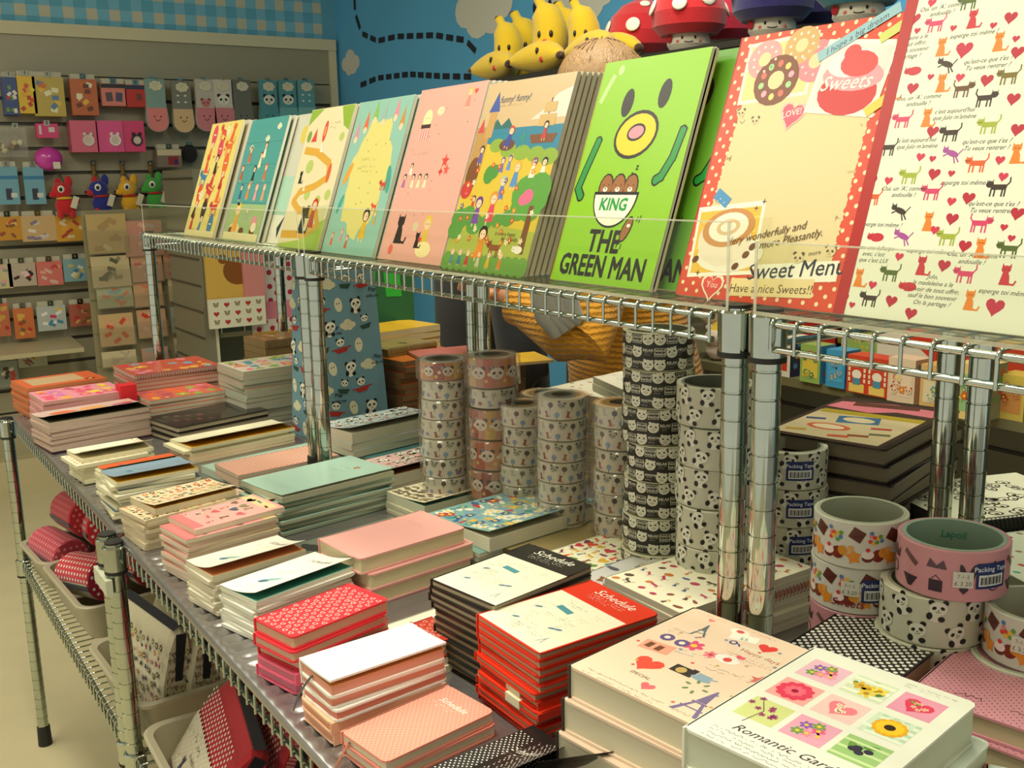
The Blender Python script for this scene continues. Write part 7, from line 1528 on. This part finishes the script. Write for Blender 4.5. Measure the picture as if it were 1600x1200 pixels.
roll_pouch((.53, 2.17, .56), (.1, -1, .05), .042, .17, 'dark red dotted roll pouch at the basket rim right of the table legs', '#a8183a', '#a8183a', WD)
roll_pouch((.46, 2.40, .60), (-.1, -1, .25), .045, .16, 'red polka roll pouch rising behind the cream ones', RD, RD, WD)
roll_pouch((.355, 2.50, .55), (.15, -1, .05), .042, .17, 'pinkish red checked roll pouch at the far end of the basket', '#b8384a', '#b8384a', '#d88a8a')
roll_pouch((.42, 2.53, .615), (.05, -1, .12), .045, .18, 'red striped pouch on top in the far basket', '#b02430', '#b02430', '#d07070')
roll_pouch((.52, 2.44, .62), (.25, -1, .1), .040, .16, 'small red checked pouch peeping under the table edge', '#b83040', '#b83040', '#d89090')
def pouch(cx, cy, z, w, l, h, rz, label, c1, side, art, zipc='#17151c', tilt=0, panel=None):
    """stands on edge; l along local y, h up, w thick"""
    T_ = Matrix.Translation((cx, cy, z)) @ Matrix.Rotation(R(rz), 4, 'Z') @ Matrix.Rotation(R(tilt), 4, 'Y'); t = thing('zip_pouch', label, 'pouch', T=T_)
    prof = [(-w/2, 0), (w/2, 0), (w/2+.004, h*.4), (w/2-.002, h*.75), (w*.28, h*.95), (0, h), (-w*.28, h*.95), (-w/2+.002, h*.75), (-w/2-.004, h*.4)]
    m = MB('fabric'); n = len(prof); ys = [-l/2, -l/2+.012, l/2-.012, l/2]; vs = []
    for i, y in enumerate(ys):
        s_ = .88 if i in (0, 3) else 1
        vs += [(x*s_, y, (zz-h/2)*s_+h/2) for x, zz in prof]
    m.add(vs, [(i*n+j, i*n+(j+1) % n, (i+1)*n+(j+1) % n, (i+1)*n+j) for i in range(3) for j in range(n)]+[tuple(range(n))[::-1], tuple(range(3*n, 4*n))], c1)
    m.pic(art, lambda x, y, l_: (-w/2-.0045-.0004*l_, l/2-.010-x, y+h*.01))
    m.pic(art, lambda x, y, l_: ((x/ l)*w*.9-w*.42, -l/2-.0006*l_, (y-h/2)*.86+h/2))
    m.build('body', t)
    zz = MB('fabric'); pz = [(-w*.26, h*.960), (0, h*1.012), (w*.26, h*.960)]; v2 = []
    for y in (-l/2+.004, l/2-.004): v2 += [(x, y, q) for x, q in pz]
    zz.add(v2, [(0, 1, 4, 3), (1, 2, 5, 4)], zipc); zz.quad((-w*.20, -l/2-.001, h*.93), (w*.20, -l/2-.001, h*.93), (w*.13, -l/2-.003, h*.45), (-w*.13, -l/2-.003, h*.45), zipc); zz.build('zip', t)
    return t
fp = lambda L_, h: c_scatter(L_*.90, h*.86, ['#8a2434', '#2a2c3a', '#6a6a3a', '#b8703a', '#20202a'], .017, .013, ('flower', 'star', 'leaf', 'flower'))
for i, (x, y, rz, lab) in enumerate(((.375, 1.76, 8, 'beige flower-print pouch nearest the shelf front, behind the legs'), (.425, 1.75, 4, 'flower-print pouch with a wide black zip, second from the shelf front'), (.480, 1.74, 2, 'flower-print pouch with a white loop, third from the shelf front'), (.535, 1.73, -6, 'flower-print pouch with dark piping, deepest in its basket'))):
    pouch(x, y-.045, .492, .046, .22, .165-.008*i, rz, lab, '#d9d0ae', None, fp(.23, .16), tilt=9)
rp = lambda L_, h: dots(Pic(), L_*.90, h*.86, .013, .0024, WD)
def bl(L_, h):
    P = Pic(); P.rect(0, 0, L_*.90, h*.5, '#d3c9a8', 1); dots(P, L_*.90, h*.86, .013, .0024, WD, 0)
    scrib(P, L_*.2, h*.37, .10, .007, '#5a4a44', 3); P.text('is with you', L_*.45, h*.26, .012, '#5a4a44', 3); P.ell(L_*.55, h*.12, .012, .010, '#8aa0a8', 3); P.put(catm('#3a3a5a', 1), L_*.3, h*.13, .030, 0, 3); return P
pouch(.350, 1.375, .494, .05, .24, .150, -12, 'red dotted pouch with a pale lettered panel, lower left of the photo', '#c0242c', None, bl(.24, .15), tilt=38)
pouch(.445, 1.37, .494, .045, .25, .165, -8, 'red dotted pouch with a broad black zip, middle of the nearest basket', '#b8202a', None, rp(.25, .16), tilt=24)
pouch(.505, 1.36, .494, .045, .25, .160, -6, 'dark red dotted pouch leaning deepest in the nearest basket', '#a81a2a', None, rp(.25, .16), tilt=16)
pouch(.560, 1.34, .494, .030, .24, .140, -4, 'beige pouch with small dark dots at the back of the nearest basket', '#a0967a', None, dots(Pic(), .2, .1, .010, .0014, '#2a2624'), tilt=0)
